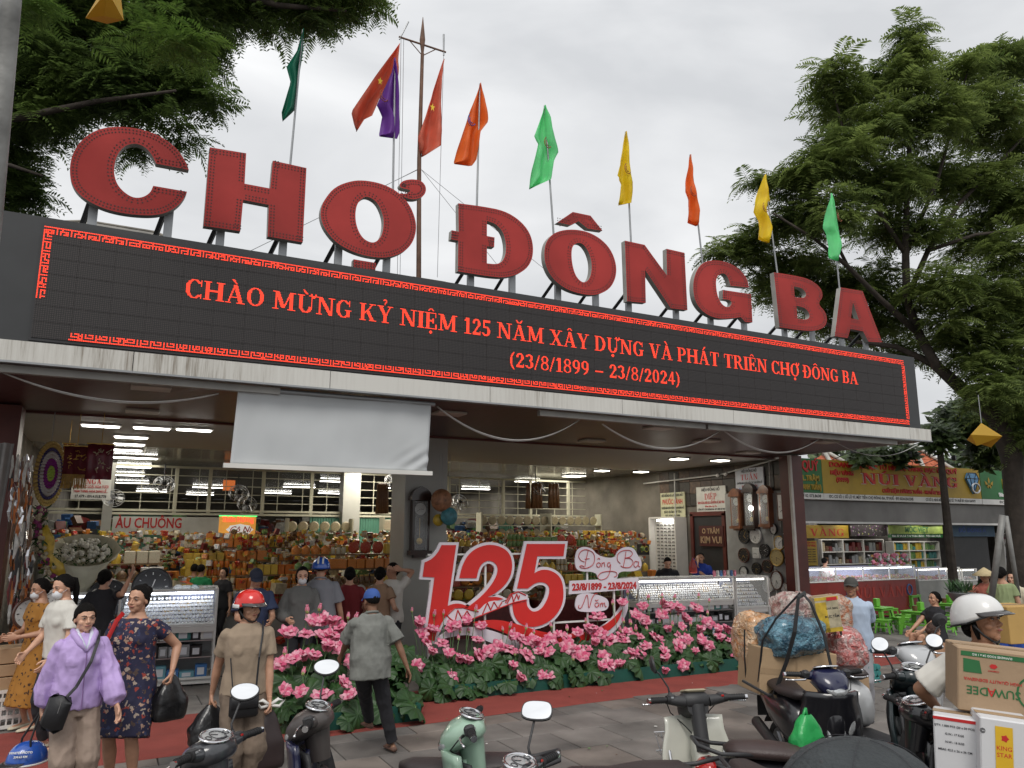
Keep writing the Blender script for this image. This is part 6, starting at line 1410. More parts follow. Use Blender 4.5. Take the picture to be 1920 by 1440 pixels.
# ---- signs on the side wall (facing the hall entrance)
def wsign(name, label, x, pts, mat, lines, dep=.03):
 """pts: pixel corners (top-left, bottom-right) on the plane x=; lines: (text, height, v, material, width share, serif)"""
 a = U(*pts[0], x=x); b = U(*pts[1], x=x); y0, y1 = a.y, b.y; z1, z0 = a.z, b.z; t = thing(name, label, 'sign',(x,(y0+y1)/2,(z0+z1)/2))
 MB().box((x, min(y0, y1), z0),(x+dep, max(y0, y1), z1)).build('board', mat, t)
 R = Matrix(((0,0,-1,0),(-1,0,0,0),(0,1,0,0),(0,0,0,1)))
 W_ = abs(y1-y0); H_ = z1-z0
 for tx, hh, v, mt, wd, sf_ in lines:
  if sf_:
   sc = H_*hh/20; gw = glyphs(tx)[1]; ww = W_*wd
   serif_mesh('lettering', tx, lambda u, vv, W: (x-.004,(y0+y1)/2+ww/2-u/W*ww, z0+H_*v+(vv-10)*sc), mt, t)
  else: text('lettering', tx, H_*hh*1.35,(x-.004,(y0+y1)/2, z0+H_*v), mt, t, rot=R, bold=.02, width=W_*wd, ext=.001)
 return t
m_sy = M('sign_cream',(.50,.50,.33),.5); m_sw = M('sign_pale',(.58,.58,.54),.5); m_sgrey = M('sign_greyblue',(.50,.52,.58),.5)
wsign('shop_sign', 'cream sign lettered PHƯỚC LÁNH in red above the glasses rack',12.88,((1238,925),(1285,970)), m_sy,[('HIỆU ĐỒNG HỒ & KÍNH ĐEO MẮT',.10,.88, m_blk,.9,0),('PHƯỚC LÁNH',.20,.62, m_redt,.82,0),('CHUYÊN BÁN & SỬA CHỮA CÁC LOẠI ĐỒNG HỒ',.09,.38, m_blk,.92,0),('BẢO ĐẢM UY TÍN',.10,.22, m_blk,.7,0),('ĐT: 0762.727.988',.08,.08, m_blk,.6,0)])
wsign('shop_sign', 'white sign lettered DIỆP in red with drawn wristwatches',12.87,((1305,914),(1362,958)), m_sw,[('HIỆU ĐỒNG HỒ',.12,.87, m_blk,.62,0),("DIE{^.}P",.24,.60, m_redt,.42,1),('BÁN VÀ SỬA CHỮA CÁC LOẠI ĐỒNG HỒ, MÁY TÍNH',.10,.35, m_redt,.9,0),('Đảm Bảo Uy Tín',.07,.20, m_redt,.4,0),('CỔNG SỐ 1 CHỢ ĐÔNG BA - ĐT. 0982 647 822',.07,.08, m_blk,.92,0)])
wsign('shop_sign', 'pale sign lettered TUẤN in red, highest of the watch stall signs',12.86,((1378,880),(1433,918)), m_sgrey,[('HIỆU ĐỒNG HỒ',.12,.86, m_blk,.55,0),("TUA{^'}N",.25,.60, m_redt,.62,1),('CHUYÊN BÁN & SỬA CHỮA CÁC LOẠI ĐỒNG HỒ',.09,.34, m_blk,.9,0),('ĐẢM BẢO UY TÍN',.09,.19, m_redt,.55,0),('CỔNG CHỢ ĐÔNG BA',.08,.06, m_blue,.9,0)])
a = U(1228,972, x=12.75); b = U(1280,1070, x=12.75); t = thing('glasses_rack', 'white display cabinet with rows of dark sunglasses against the side wall', 'rack',(12.8,(a.y+b.y)/2,.04))
MB().box((12.72, b.y,.04),(12.74, a.y,2.45)).build('panel', m_white, t); m = MB(); z = 1.2
for y in (b.y, a.y): m.box((12.55, y-.02,.04),(12.92, y+.02,2.47))
m.box((12.55, b.y,2.45),(12.92, a.y,2.49)); m.build('frame', m_white, t); MB().box((12.57, b.y+.2,2.38),(12.62, a.y-.3,2.42)).build('lamp', m_lamp, t)
m = MB(); z = 1.1
while z < 2.3:
 y = b.y+.08
 while y < a.y-.08:
  for dy in (0,.055): m.ell((12.70, y+dy, z),(.008,.024,.018),8,4)
  m.box((12.695, y, z+.004),(12.70, y+.055, z+.010)); y += .15
 z += .085
m.build('sunglasses', m_wb, t, kind='stuff')
a = U(1300,970, x=12.93); b = U(1365,1080, x=12.93); t = thing('doorway', 'dark doorway with a red hanging board behind the watch sellers', 'doorway',(12.9,(a.y+b.y)/2,.04))
MB().box((12.90, b.y,.04),(12.945, a.y,2.5)).build('shade_panel', m_dark, t)  # near-black sheet on the wall, its colour standing in for the doorway's shade
m = MB()
for y in (b.y, a.y): m.box((12.86, y-.05,.04),(12.93, y+.05,2.55))
m.box((12.86, b.y-.05,2.5),(12.93, a.y+.05,2.6)); m.build('frame', m_redwood, t)
R = Matrix(((0,0,-1,0),(-1,0,0,0),(0,1,0,0),(0,0,0,1)))
c = U(1333,1005, x=12.84); MB().box((12.84, c.y-.42, c.z-.24),(12.86, c.y+.42, c.z+.24)).build('board', m_maroon, t)
text('lettering', 'O TRÂM',.17,(12.835, c.y, c.z+.11), m_card, t, rot=R, bold=.02, width=.6); text('lettering', 'KIM VUI',.22,(12.835, c.y, c.z-.10), m_card, t, rot=R, bold=.02, width=.72)
t = thing('wall_cladding', 'brown mottled stone cladding behind the watch stall signs', 'cladding',(12.92,13.5,3.1))
r2 = random.Random(8); y = 12.0
tm = [M('clad_%s' % n, c,.5, var=.4, scale=14) for n, c in (('umber',(.055,.035,.025)),('sienna',(.09,.055,.035)),('black',(.03,.025,.02)))]
mm_ = [MB().bbox((0,0,0),(.03,.39,.29),.004).build('x', q) for q in tm]; dd = [o.data for o in mm_]; [bpy.data.objects.remove(o) for o in mm_]
while y < 16.4:
 z = 2.75
 while z < 3.6: o = bpy.data.objects.new('tile', r2.choice(dd)); COL.objects.link(o); o.parent = t; o.matrix_parent_inverse = _wm(t).inverted(); o.location = (12.925+r2.uniform(-.003,.003), y+.2, z+.15); z += .3
 y += .4
m = MB(); m.tube([(12.85,12.2,3.68),(12.84,14,3.45),(12.85,17,3.4)],.018,6); m.tube([(12.85,12.45,3.65),(12.83,12.45,0.1)],.014,6); m.tube([(12.86,15.7,3.6),(12.84,15.7,2.5)],.016,6)
tag(m.build('conduit', M('cable_white',(.5,.5,.48))), 'white electric conduits running along the stall wall', 'conduit')
for px, py, l in ((1347,890, 'white security camera on the brown stall wall, left'),(1362,888, 'white security camera on the brown stall wall, right')):
 p = U(px, py, x=12.8); t = thing('security_camera', l, 'camera', p); MB().tube([p, p+Vector((.12,0,.04))],.015,6).build('bracket', m_grey, t); MB().tube([p+Vector((0,.0,0)), p+Vector((-.1,-.06,-.03))],.035,10).build('camera_body', m_white, t, smooth=True)
p = U(1408,953, x=12.6); t = tag(MB().ell(p,(.05,.05,.05),12,8).build('light_bulb', M('bulb_lit',(1,1,1),.5, var=0, emit=25, ecol=(1,.97,.9)), smooth=True), 'bright bare bulb shining among the pendulum clocks', 'bulb')
p = U(505,938, y=15.5)
# ---- frontal signs deep in the hall
def fsign(name, label, y, a, b, mat, lines, cat='sign', dep=.04, glow=None):
 A = U(*a, y=y); Bv = U(*b, y=y); x0, x1, z1, z0 = A.x, Bv.x, A.z, Bv.z; t = thing(name, label, cat,((x0+x1)/2, y, z0)); W_ = x1-x0; H_ = z1-z0
 MB().box((x0, y, z0),(x1, y+dep, z1)).build('board', mat, t)
 for tx, hh, v, mt, wd, sf_, *cx in lines:
  cxv = x0+W_*(cx[0] if cx else .5)
  if sf_: ww = W_*wd; serif_mesh('lettering', tx, lambda u, vv, W: (cxv-ww/2+u/W*ww, y-.006, z0+H_*v+(vv-10)*H_*hh/20), mt, t)
  else: text('lettering', tx, H_*hh*1.35,(cxv, y-.006, z0+H_*v), mt, t, bold=.022, width=W_*wd, ext=.001)
 return t, x0, x1, z0, z1
m_glr = M('lit_red_text',(.9,.05,.03),.5, var=0, emit=1.6, ecol=(1,.08,.04)); m_glg = M('lit_green',(.05,.8,.2),.5, var=0, emit=1.2, ecol=(.05,1,.25)); m_glo = M('lit_amber',(.8,.35,.05),.5, var=.1, emit=.35, ecol=(.9,.42,.08))
fsign('banner', 'long white banner lettered ÀU CHUÔNG in red across the back stalls',19.4,(212,968),(412,1003), M('banner_white',(.55,.56,.52),.6),[('ÀU CHUÔNG',.58,.62, m_redt,.60,0,.33)])
t, x0, x1, z0, z1 = fsign('lit_sign', 'illuminated red and amber sign lettered Thiên Hương with a white plaque',17.2,(412,966),(478,1008), m_glo,[('Thiên Hương',.26,.82, m_glr,.86,0)])
m = MB(); cx, cz = (x0+x1)/2+.05, z0+(z1-z0)*.36; m.add([(cx+(x1-x0)*.38*cos(k*pi/8)*(1-.12*(k % 2)),17.19, cz+(z1-z0)*.26*sin(k*pi/8)*(1-.12*(k % 2))) for k in range(16)],[tuple(range(16))]); m.build('plaque', M('plaque',(.7,.7,.66),.5, emit=.4, ecol=(.8,.8,.75)), t); text('lettering', 'Cô Ni',.17,(cx,17.18, cz), m_redt, t, bold=.01, shear=.3)
m = MB()
for k in range(26): u = k/25; m.cbox((x0+(x1-x0)*u,17.185, z1-.012),(.03,.01,.018)); m.cbox((x0+(x1-x0)*u,17.185, z0+.012),(.03,.01,.018))
m.build('lamp_border', m_glg, t)
fsign('lit_sign', 'dim panel of scrolling orange and green lights behind the transom',22.5,(419,900),(440,920), M('scroller',(.3,.1,.03),.5, var=.8, scale=30, emit=.5, ecol=(.8,.2,.05)),[])
fsign('shop_sign', 'white sign lettered NGA with flower shop lines partly behind the fringed banners',14.8,(136,896),(206,937), m_sw,[('NGA',.26,.86, m_redt,.4,1,.55),('BÁN CÁC LOẠI HOA TƯƠI',.13,.60, m_redt,.86,0),('HOA TANG, HOA SANG LỄ...',.12,.38, m_redt,.86,0),('27.479 - 0914.018.778',.13,.14, m_blk,.8,0)])
fsign('shop_sign', 'small yellow lettered board PCCC in the shade behind the date board',16.5,(1196,1020),(1235,1040), m_dark,[('PCCC',.6,.5, M('olive_letters',(.35,.33,.05),.6),.7,0)])
def fan(label, p):
 t = thing('wall_fan', label, 'fan', p,0, 'wall fans under the hall ceiling'); m = MB(); F = Matrix.Translation(p) @ Matrix.Rotation(-.5,4, 'X')
 for z, r_ in ((0,.22),(-.05,.19),(.04,.19),(-.07,.08),(.06,.08)): m.tube([F @ Vector((r_*cos(2*pi*k/20), z, r_*sin(2*pi*k/20))) for k in range(21)],.006,4)
 for k in range(12): a = 2*pi*k/12; m.tube([F @ Vector((.08*cos(a),-.07,.08*sin(a))), F @ Vector((.22*cos(a),0,.22*sin(a))), F @ Vector((.08*cos(a),.06,.08*sin(a)))],.0035,3)
 m.build('cage', m_steel, t)
 m = MB()
 for k in range(3): a = 2*pi*k/3; m.quad(*[F @ Vector(q) for q in ((.03*cos(a),.0,.03*sin(a)),(.18*cos(a-.3),-.02,.18*sin(a-.3)),(.19*cos(a+.25),.02,.19*sin(a+.25)),(.04*cos(a+.8),.01,.04*sin(a+.8)))])
 m.build('blades', m_grey, t); MB().tube([F @ Vector((0,-.05,0)), F @ Vector((0,.14,0))],.045,10).tube([F @ Vector((0,.12,0)), Vector(p)+Vector((0,.2,.45))],.015,6).build('motor', m_dark, t)
for px, py, y, l in ((308,908,18.5, 'wall fan left of the cloth screen, upper'),(213,934,19, 'wall fan beside the NGA sign'),(448,925,18.5, 'wall fan above the lit red sign'),(463,945,19, 'pale fan just above the lit red sign'),(1010,915,18.5, 'wall fan high behind the digit five'),(862,942,17.5, 'pale fan right of the pillar balloons'),(738,905,17, 'wall fan under the cloth screen beside the pillar')):
 fan(l, U(px, py, y=y))
# ---- flower goods at the left: oval wreath, fringed banners, bouquet, garland strip
p = U(90,888, d=10.4); t = thing('oval_wreath', 'oval funeral wreath with yellow rim and purple, white and green rings hanging at left', 'wreath', p); F = Matrix.Translation(p) @ Matrix.Rotation(.75,4, 'Z')
m = [MB() for _ in range(5)]
for ring,(ra, n, k) in enumerate(((1.0,46,0),(.90,44,0),(.78,40,1),(.66,36,2),(.55,30,2),(.43,26,3),(.32,20,3),(.2,14,4),(.08,7,4))):
 for q in range(n): a = 2*pi*q/n; m[k].ell(F @ Vector((.22*ra*cos(a),-.03-.02*(1-ra),.42*ra*sin(a))),(.022,.022,.022),6,4)
for k,(n_, mt) in enumerate((('yellow_flowers', M('wr_yellow',(.55,.40,.13),.8)),('dark_flowers', M('wr_dark',(.07,.06,.16),.8, var=.6, scale=30)),('white_flowers', M('wr_white',(.58,.57,.55),.8)),('purple_flowers', M('wr_purple',(.26,.03,.24),.8)),('green_flowers', M('wr_green',(.42,.60,.10),.8)))): m[k].build(n_, mt, t, smooth=True, kind='stuff')
MB().lathe([(0,0),(.98,0),(.98,.01),(0,.01)],32, F @ Matrix.Rotation(pi/2,4, 'X') @ Matrix.Diagonal((.22,.42,1,1)), cap=False).build('backing', m_card, t)
MB().tube([p+Vector((0,0,.42)),(p.x, p.y,3.7)],.005,4).build('cord', m_grey, t)
def fringe(label, a, b, d, mt, mtx, fr, seed):
 A = U(*a, d=d); B2 = U(*b, d=d); r = random.Random(seed); t = thing('fringed_banner', label, 'banner',((A.x+B2.x)/2, A.y, B2.z),0, 'ceremonial fringed banners'); W_ = B2.x-A.x; y = A.y
 zt2, zb2 = A.z, B2.z; zm = zb2+(zt2-zb2)*(.35 if fr else .04)
 o = MB().grid(lambda u, v: (A.x+W_*u, y+.02*sin(u*14+seed), zt2+(zm-zt2)*v),16,3).build('cloth', mt, t, smooth=True); md = o.modifiers.new('t', 'SOLIDIFY'); md.thickness = .006
 m = MB()
 for k in range(16): cx_ = A.x+W_*(.15+.7*r.random()); cz_ = zm+(zt2-zm)*(.15+.7*r.random()); m.tube([(cx_, y-.028, cz_),(cx_+r.uniform(-.04,.04), y-.028, cz_+r.uniform(-.03,.03)),(cx_+r.uniform(-.05,.05), y-.028, cz_+r.uniform(-.05,.05))],.006,4)
 m.build('gold_embroidery', mtx, t)
 if fr:
  m = MB()
  for k in range(26): x = A.x+W_*(k+.5)/26; m.tube([(x, y, zm),(x+r.uniform(-.006,.006), y, zb2+r.uniform(0,.03))],.005,4)
  m.build('fringe', mg['gold'], t)
 MB().tube([(A.x-.02, y, zt2+.005),(B2.x+.02, y, zt2+.005)],.01,6).tube([((A.x+B2.x)/2, y, zt2),((A.x+B2.x)/2, y,3.7)],.004,4).build('rod', m_gold, t)
fringe('maroon banner with gold script and a long orange fringe beside the oval wreath',(122,836),(160,918),10.6, M('banner_maroon',(.12,.012,.02),.7), m_gold, True,1)
fringe('maroon satin banner with silver and gold stripes, nearest the ceiling lights',(166,832),(208,902),10.5, M('satin_maroon',(.14,.015,.03),.35, var=.3), M('thread_silver',(.6,.55,.4),.3,.6), False,2)
fringe('orange topped banner hanging just behind the maroon ones',(120,832),(134,892),11.2, mg['orange'], m_gold, True,3)
p = U(158,1055, d=10.6); t = thing('white_bouquet', 'large bouquet of white roses wrapped in cream paper at the flower stall', 'bouquet', p-Vector((0,0,.5)))
m = MB(); m.lathe([(.06,-.5),(.20,-.15),(.34,.08),(.44,.20)],22, Matrix.Translation(p) @ Matrix.Rotation(.5,4, 'X'), cap=False)
for i in range(len(m.v)): v = m.v[i]; m.v[i] = (v[0]+.04*mnoise.noise((v[0]*9, v[1]*9, v[2]*9)), v[1]+.04*mnoise.noise((v[1]*9, v[0]*9,3)), v[2])
o = m.build('wrapping_paper', M('paper_cream',(.48,.45,.33),.8), t); md = o.modifiers.new('t', 'SOLIDIFY'); md.thickness = .004
m = MB(); lv_ = MB(); F = Matrix.Translation(p) @ Matrix.Rotation(.5,4, 'X'); r = random.Random(3)
for k in range(90):
 a = r.random()*6.28; q = math.sqrt(r.random())*.30; c = F @ Vector((q*cos(a), q*sin(a),.22-.35*q*q+r.uniform(-.02,.02))); m.ell(c,(.030,.030,.026),8,5)
 m.ell(c+Vector((.004,-.012,.006)),(.018,.018,.02),6,4)
for k in range(260): a = r.random()*6.28; q = math.sqrt(r.random())*.34; c = F @ Vector((q*cos(a), q*sin(a),.17-.35*q*q)); d_ = Vector((r.uniform(-1,1), r.uniform(-1,1), r.uniform(-.4,1)))*.04; lv_.add([c, c+d_+Vector((.012,0,0)), c+d_*1.8, c+d_-Vector((.012,0,0))],[(0,1,2,3)])
m.build('roses', M('rose_white',(.60,.58,.50),.8, var=.1, scale=40), t, smooth=True, kind='stuff'); lv_.build('greenery', m_lg, t, kind='stuff')
t = thing('flower_garland', 'standing garland of white and purple orchids with a yellow ribbon at left', 'garland', U(85,1080, d=9.9)); g1 = MB(); g2_ = MB(); g3 = MB(); g4 = MB()
path = [(78,950),(70,985),(76,1020),(88,1050),(98,1080)]
for k in range(220):
 u = r.random()*(len(path)-1.001); i = int(u); f = u-i; px = path[i][0]*(1-f)+path[i+1][0]*f; py = path[i][1]*(1-f)+path[i+1][1]*f; c = U(px+r.gauss(0,5), py+r.gauss(0,3), d=9.9+r.uniform(-.15,.1)); (g1 if r.random() < .6 else g2_).ell(c,(.028,.022,.028),6,4)
 d_ = Vector((r.uniform(-1,1), r.uniform(-1,1), r.uniform(-1,1)))*.07; g4.add([c, c+d_+Vector((.015,0,0)), c+d_*1.7, c+d_-Vector((.015,0,0))],[(0,1,2,3)])
g1.build('white_orchids', mg['cream'], t, kind='stuff'); g2_.build('purple_orchids', M('orchid',(.22,.03,.12),.8), t, kind='stuff'); g4.build('leaves', m_lg, t, kind='stuff')
g3.tube([U(*q, d=9.8) for q in ((84,985),(92,1015),(90,1045),(108,1065),(118,1078))],.05,8, ell=[(.01,.03),(.02,.07),(.02,.06),(.02,.08),(.01,.04)], up=(0,1,0)); g3.build('ribbon', mg['yellow'], t, smooth=True)
mb = MB(); r = random.Random(14)
for k in range(260):
 c = U(r.uniform(20,62) if k % 3 else r.uniform(20,50), r.uniform(850,1180), d=r.uniform(8.8,10.6)); L = r.uniform(.1,.35); mb.tube([c, c-Vector((r.uniform(-.02,.02),0, L*.5)), c-Vector((0,0, L))],[.01, r.uniform(.012,.03),.008],5, r.randrange(6))
tag(mb.build('hanging_wares',[m_dark, mg['brown'], m_sil, mg['maroon'], mg['white'], mg['orange']], kind='stuff'), 'dark clutter of chains and wares hanging along the left wall', 'wares')
t = thing('partition_curtain', 'translucent grey plastic sheet hanging at the far left edge', 'curtain', U(8,1000, d=8.4)); a = U(-6,830, d=8.4); b = U(24,840, d=8.4)
o = MB().grid(lambda u, v: (a.x+(b.x-a.x)*u*(1-.4*v), a.y+.05*sin(u*9), a.z+(-1.0)*v*1.5),10,8).build('sheet', M('plastic_sheet',(.22,.21,.20),.35, var=.2), t, smooth=True)
for px, py, r_, mt, l in ((828,938,.19, M('lantern_orange',(.30,.14,.07),.5, var=.5, scale=14), 'orange and brown paper fan lantern beside the pillar clock'),(842,968,.15, M('lantern_teal',(.06,.22,.26),.5, var=.4, scale=14), 'teal paper lantern below the orange one beside the pillar'),(822,975,.10, mg['yellow'], 'small yellow paper lantern beside the teal one')):
 p = U(px, py, d=12.8); t = thing('paper_lantern', l, 'lantern', p); m = MB(); m.ell(p,(r_, r_*.55, r_),16,10); m.build('lantern_body', mt, t, smooth=True); MB().tube([p+Vector((0,0, r_)),(p.x, p.y,3.4)],.004,4).build('cord', m_grey, t)
m = MB()
for px, y in ((712,17),(716,17),(720,17),(724,17),(990,18.5),(1000,18.5),(1006,18.5),(1012,18.5),(1032,18.4),(1038,18.4),(1044,18.4)):
 a = U(px,905, y=y); m.tube([a, a-Vector((0,0,.05)), a-Vector((0,0,.7))],[.01,.06,.08],8)
tag(m.build('hung_garments',[mg['brown']], smooth=True, kind='stuff'), 'dark garments and umbrellas hung high behind the transom', 'garments')
def carton(label, c, s, rz, mat=m_card, flap=False, group=None):
 t = thing('carton', label, 'carton',(c[0], c[1], c[2]), rz, group); MB().bbox((0,0, s[2]/2), s,.006).build('carton_body', mat, t, local=True)
 MB().box((-s[0]/2+.01,-.03, s[2]),(s[0]/2-.01,.03, s[2]+.002)).build('tape', M('parcel_tape',(.36,.25,.15),.3), t, local=True); return t
p = U(6,1325, d=8.3)
for k,(dz, hh) in enumerate(((.42,.14),(.57,.12),(.70,.16))): carton('flat brown carton at the left edge, %s of the pile on the crate' % ['lowest', 'middle', 'topmost'][k],(p.x, p.y, dz),(.42,.34, hh),.3)
t = thing('plastic_crate', 'white perforated plastic crate under the cartons at the left edge', 'crate',(p.x, p.y,.04),.3); m = MB()
for z in (0,.10,.19,.28,.36):
 for sx, sy, lx, ly in ((0,-.19,.5,.015),(0,.19,.5,.015),(-.25,0,.015,.38),(.25,0,.015,.38)): m.cbox((sx, sy, z+.02),(lx, ly,.035))
for k in range(9):
 for sy in (-.19,.19): m.cbox((-.24+k*.06, sy,.2),(.014,.014,.36))
 if k < 7:
  for sx in (-.25,.25): m.cbox((sx,-.18+k*.06,.2),(.014,.014,.36))
m.build('crate_lattice', m_white, t, local=True)
# ---- gold and tea shops to the right
YR = 15.2
row = thing('shop_row', 'low row of shops right of the market gate with signboards and tiled roof peaks', 'building',(20, YR+1,0))
sx = lambda px, py, y=YR: U(px, py, y=y)
a = sx(1490,858); b = sx(1500,935); zt, zb = a.z, b.z; xs = [sx(1499,880).x-1.5, sx(1541,880).x, sx(1835,880).x, sx(1835,880).x+6]
def shopboard(label, x0, x1, mat, lines, strip):
 t = thing('signboard', label, 'signboard',((x0+x1)/2, YR, zb),0, 'signboards of the shop row'); z0 = zb+.17
 MB().box((x0, YR, z0),(x1-.01, YR+.12, zt)).build('board', mat, t); MB().box((x0, YR, zb),(x1-.01, YR+.12, z0-.004)).build('address_strip', m_white, t)
 W_ = x1-x0; H_ = zt-z0
 for tx, hh, v, mt, wd, cx, sf_ in lines:
  cxv = x0+W_*cx
  if sf_:
   ww = W_*wd; runs, GW = serif_runs(tx); mb = MB()
   for y, p, q in runs:
    P = lambda u, vv: (cxv-ww/2+u/GW*ww, z0+H_*v+(vv-10)*H_*hh/20)
    (u0, v0),(u1, v1) = P(p, y), P(q, y+1); mb.box((u0, YR-.045, v0),(u1, YR-.001, v1))
   mb.build('lettering', mt, t)
   mb2 = MB()
   for y, p, q in runs:
    (u0, v0),(u1, v1) = P(p, y), P(q, y+1); mb2.box((u0-.02, YR-.012, v0-.015),(u1-.02, YR-.002, v1-.015))
   mb2.build('lettering_edge', m_wtx, t)
  else: text('lettering', tx, H_*hh*1.35,(cxv, YR-.012, z0+H_*v), mt, t, bold=.03, width=W_*wd, ext=.012)
 for tx, wd, cx in strip: text('lettering', tx,.11,(x0+W_*cx, YR-.004, zb+.085), m_blk, t, bold=.02, width=W_*wd, ext=.001)
 return t
W2 = xs[2]-xs[1]
shopboard('green signboard ending in QUÝ at the pillar, with gold lettering', xs[0], xs[1], m_greenp,[('QUÝ',.30,.78, m_redt,.27,.80,0),('L.TRÂM',.16,.42, m_yellowp,.27,.80,0),('(ANH TUẤN)',.16,.16, m_yellowp,.32,.80,0)],[('HÀN THỬ 02 073.8638',.5,.7)])
t = shopboard('yellow signboard lettered NÚI VÀNG in big red raised capitals', xs[1], xs[2], m_yellowp,[('DOANH NGHIỆP TƯ NHÂN VÀNG BẠC ĐÁ QUÝ',.15,.86, m_redt,.80,.44,0),("NU{'}I VA{`}NG",.33,.50, m_redt,.62,.53,1),('HIỆU VÀNG',.13,.62, m_redt,.13,.11,0),('(9999)',.13,.42, m_redt,.07,.11,0),('CHỦ HIỆU: LƯƠNG TUẤN - HUYỀN TRÂN',.12,.14, m_redt,.40,.54,0)],[('ĐC: CƠ SỞ 1: SỐ LÔ 97, MẶT TIỀN CHỢ ĐÔNG BA, TP HUẾ - ĐT: 0234.354.2345',.50,.28),('CƠ SỞ 2: NHÀ RIÊNG 24 NGỰ LỄ, TP. HUẾ ĐT: 0234 3547979',.34,.78)])
m = MB(); c = Vector((xs[2]-.48, YR-.06,(zt+zb)/2+.12)); s = .33
dm = [(-s,.12),(-s*.6,.30),(s*.6,.30),(s,.12),(0,-.36)]; prism(m,[(c.x+p, c.z+q) for p, q in dm],[], lambda u, v, k: (u, c.y+k, v),.05,0,0); m.build('diamond_emblem', M('diamond_blue',(.10,.30,.55),.25, var=.3, scale=9), t)
m = MB()
for p, q in ((dm[0], dm[3]),(dm[1],(-.12,.12)),((-.12,.12), dm[4]),((.12,.12), dm[4]),(dm[2],(.12,.12)),(dm[0], dm[1]),(dm[1], dm[2]),(dm[2], dm[3]),(dm[3], dm[4]),(dm[4], dm[0])): m.tube([(c.x+p[0], c.y-.004, c.z+p[1]),(c.x+q[0], c.y-.004, c.z+q[1])],.012,4)
m.build('emblem_outline', m_blk, t); m = MB(); m.tube([(c.x+.10+.20*cos(k*pi/12), c.y-.02, c.z-.18+.15*sin(k*pi/12)) for k in range(-3,22)],.028,6); m.build('ring_emblem', m_steel, t)
t = shopboard('green signboard lettered MỘC VIỆT with a leaf emblem, partly behind the tree', xs[2]+.02, xs[3], m_greenp,[('MỘC VIỆT',.34,.52, m_yellowp,.42,.40,0),('Bán Sỉ Và Lẻ Trà Thảo dược - Đặc sản Huế',.13,.16, m_wtx,.62,.46,0)],[('ĐC: LÔ 07 MẶT TIỀN CHỢ ĐÔNG BA',.5,.4)])
m = MB()
for k,(dx, dz, an) in enumerate(((.0,.2,0),(-.14,.10,.7),(.14,.10,-.7),(.05,.02,-1.1),(-.05,.02,1.1))): m.add([(xs[2]+.45+dx+.22*(x_*cos(an)-z_*sin(an)), YR-.012,(zt+zb)/2+dz+.22*(x_*sin(an)+z_*cos(an))) for x_, z_ in ((0,-.5),(.28,0),(0,.6),(-.28,0))],[(0,1,2,3)])
m.build('leaf_emblem', m_yellowp, t)
for k, px in enumerate((1573,1680,1735,1760,1855,1905)):
 p = sx(px,856+k*2); t = thing('floodlight', 'small black floodlight on a bracket, number %s along the signboards from the left' % ('one', 'two', 'three', 'four', 'five', 'six')[k], 'lamp', p,0, 'floodlights over the shop signboards')
 MB().tube([(p.x-.25, YR+.05, zt),(p.x, YR-.45, zt+.22)],.012,5).build('bracket', m_dark, t); MB().cbox((p.x, YR-.5, zt+.24),(.2,.1,.15), None,.4).build('lamp_head', m_dark, t)
x0, x1 = xs[0], xs[3]
MB().box((x0-.4, YR+.14,3.0),(x1, YR+5,3.12)).build('slab', m_conc, row); MB().box((x0, YR+.3,2.42),(x1, YR+.34,3.0)).build('fascia_glass', M('dusty_glass',(.16,.15,.14),.25, var=.3, scale=1), row)
m_dimw = M('dim_wall',(.12,.11,.10),.7, var=.3); MB().box((x0-.4, YR+4.6,0),(x1, YR+4.8,3.0)).build('wall', m_dimw, row)
MB().box((x0, YR+.28,2.36),(x1, YR+.4,2.42)).build('trim', m_white, row)
for k, x in enumerate((x0+1.0, sx(1665,1000).x, sx(1772,1000, YR+.6).x, sx(1880,1000).x, x1)): MB().box((x-.08, YR+2.6,0),(x+.08, YR+4.6,2.9)).build('dividing_wall', m_dimw, row)
for px, py in ((1550,978),(1603,977),(1653,979),(1732,981),(1782,982)):
 p = U(px, py, y=YR+.9); t = thing('ceiling_light', 'lit tube under the shop canopy, %s' % {1550: 'nearest the red pillar',1603: 'above the yellow NÚI VÀNG sign end',1653: 'left of the green tea banner',1732: 'above the green tea banner',1782: 'above the dark shop'}[px], 'lamp', p,0, 'lights under the shop row'); MB().bbox(tuple(p),(.5,.08,.05),.01).build('tube', m_lamp, t)
area(tuple(sx(1580,1000, YR+2)+Vector((0,0,.3))),2,2,22); area(tuple(sx(1715,1000, YR+2)+Vector((0,0,.2))),2,2,22)
m_tile = M('roof_tile_red',(.42,.11,.05),.8, var=.3, scale=6); m_ridge = M('ridge_pale',(.42,.40,.36),.8, var=.2)
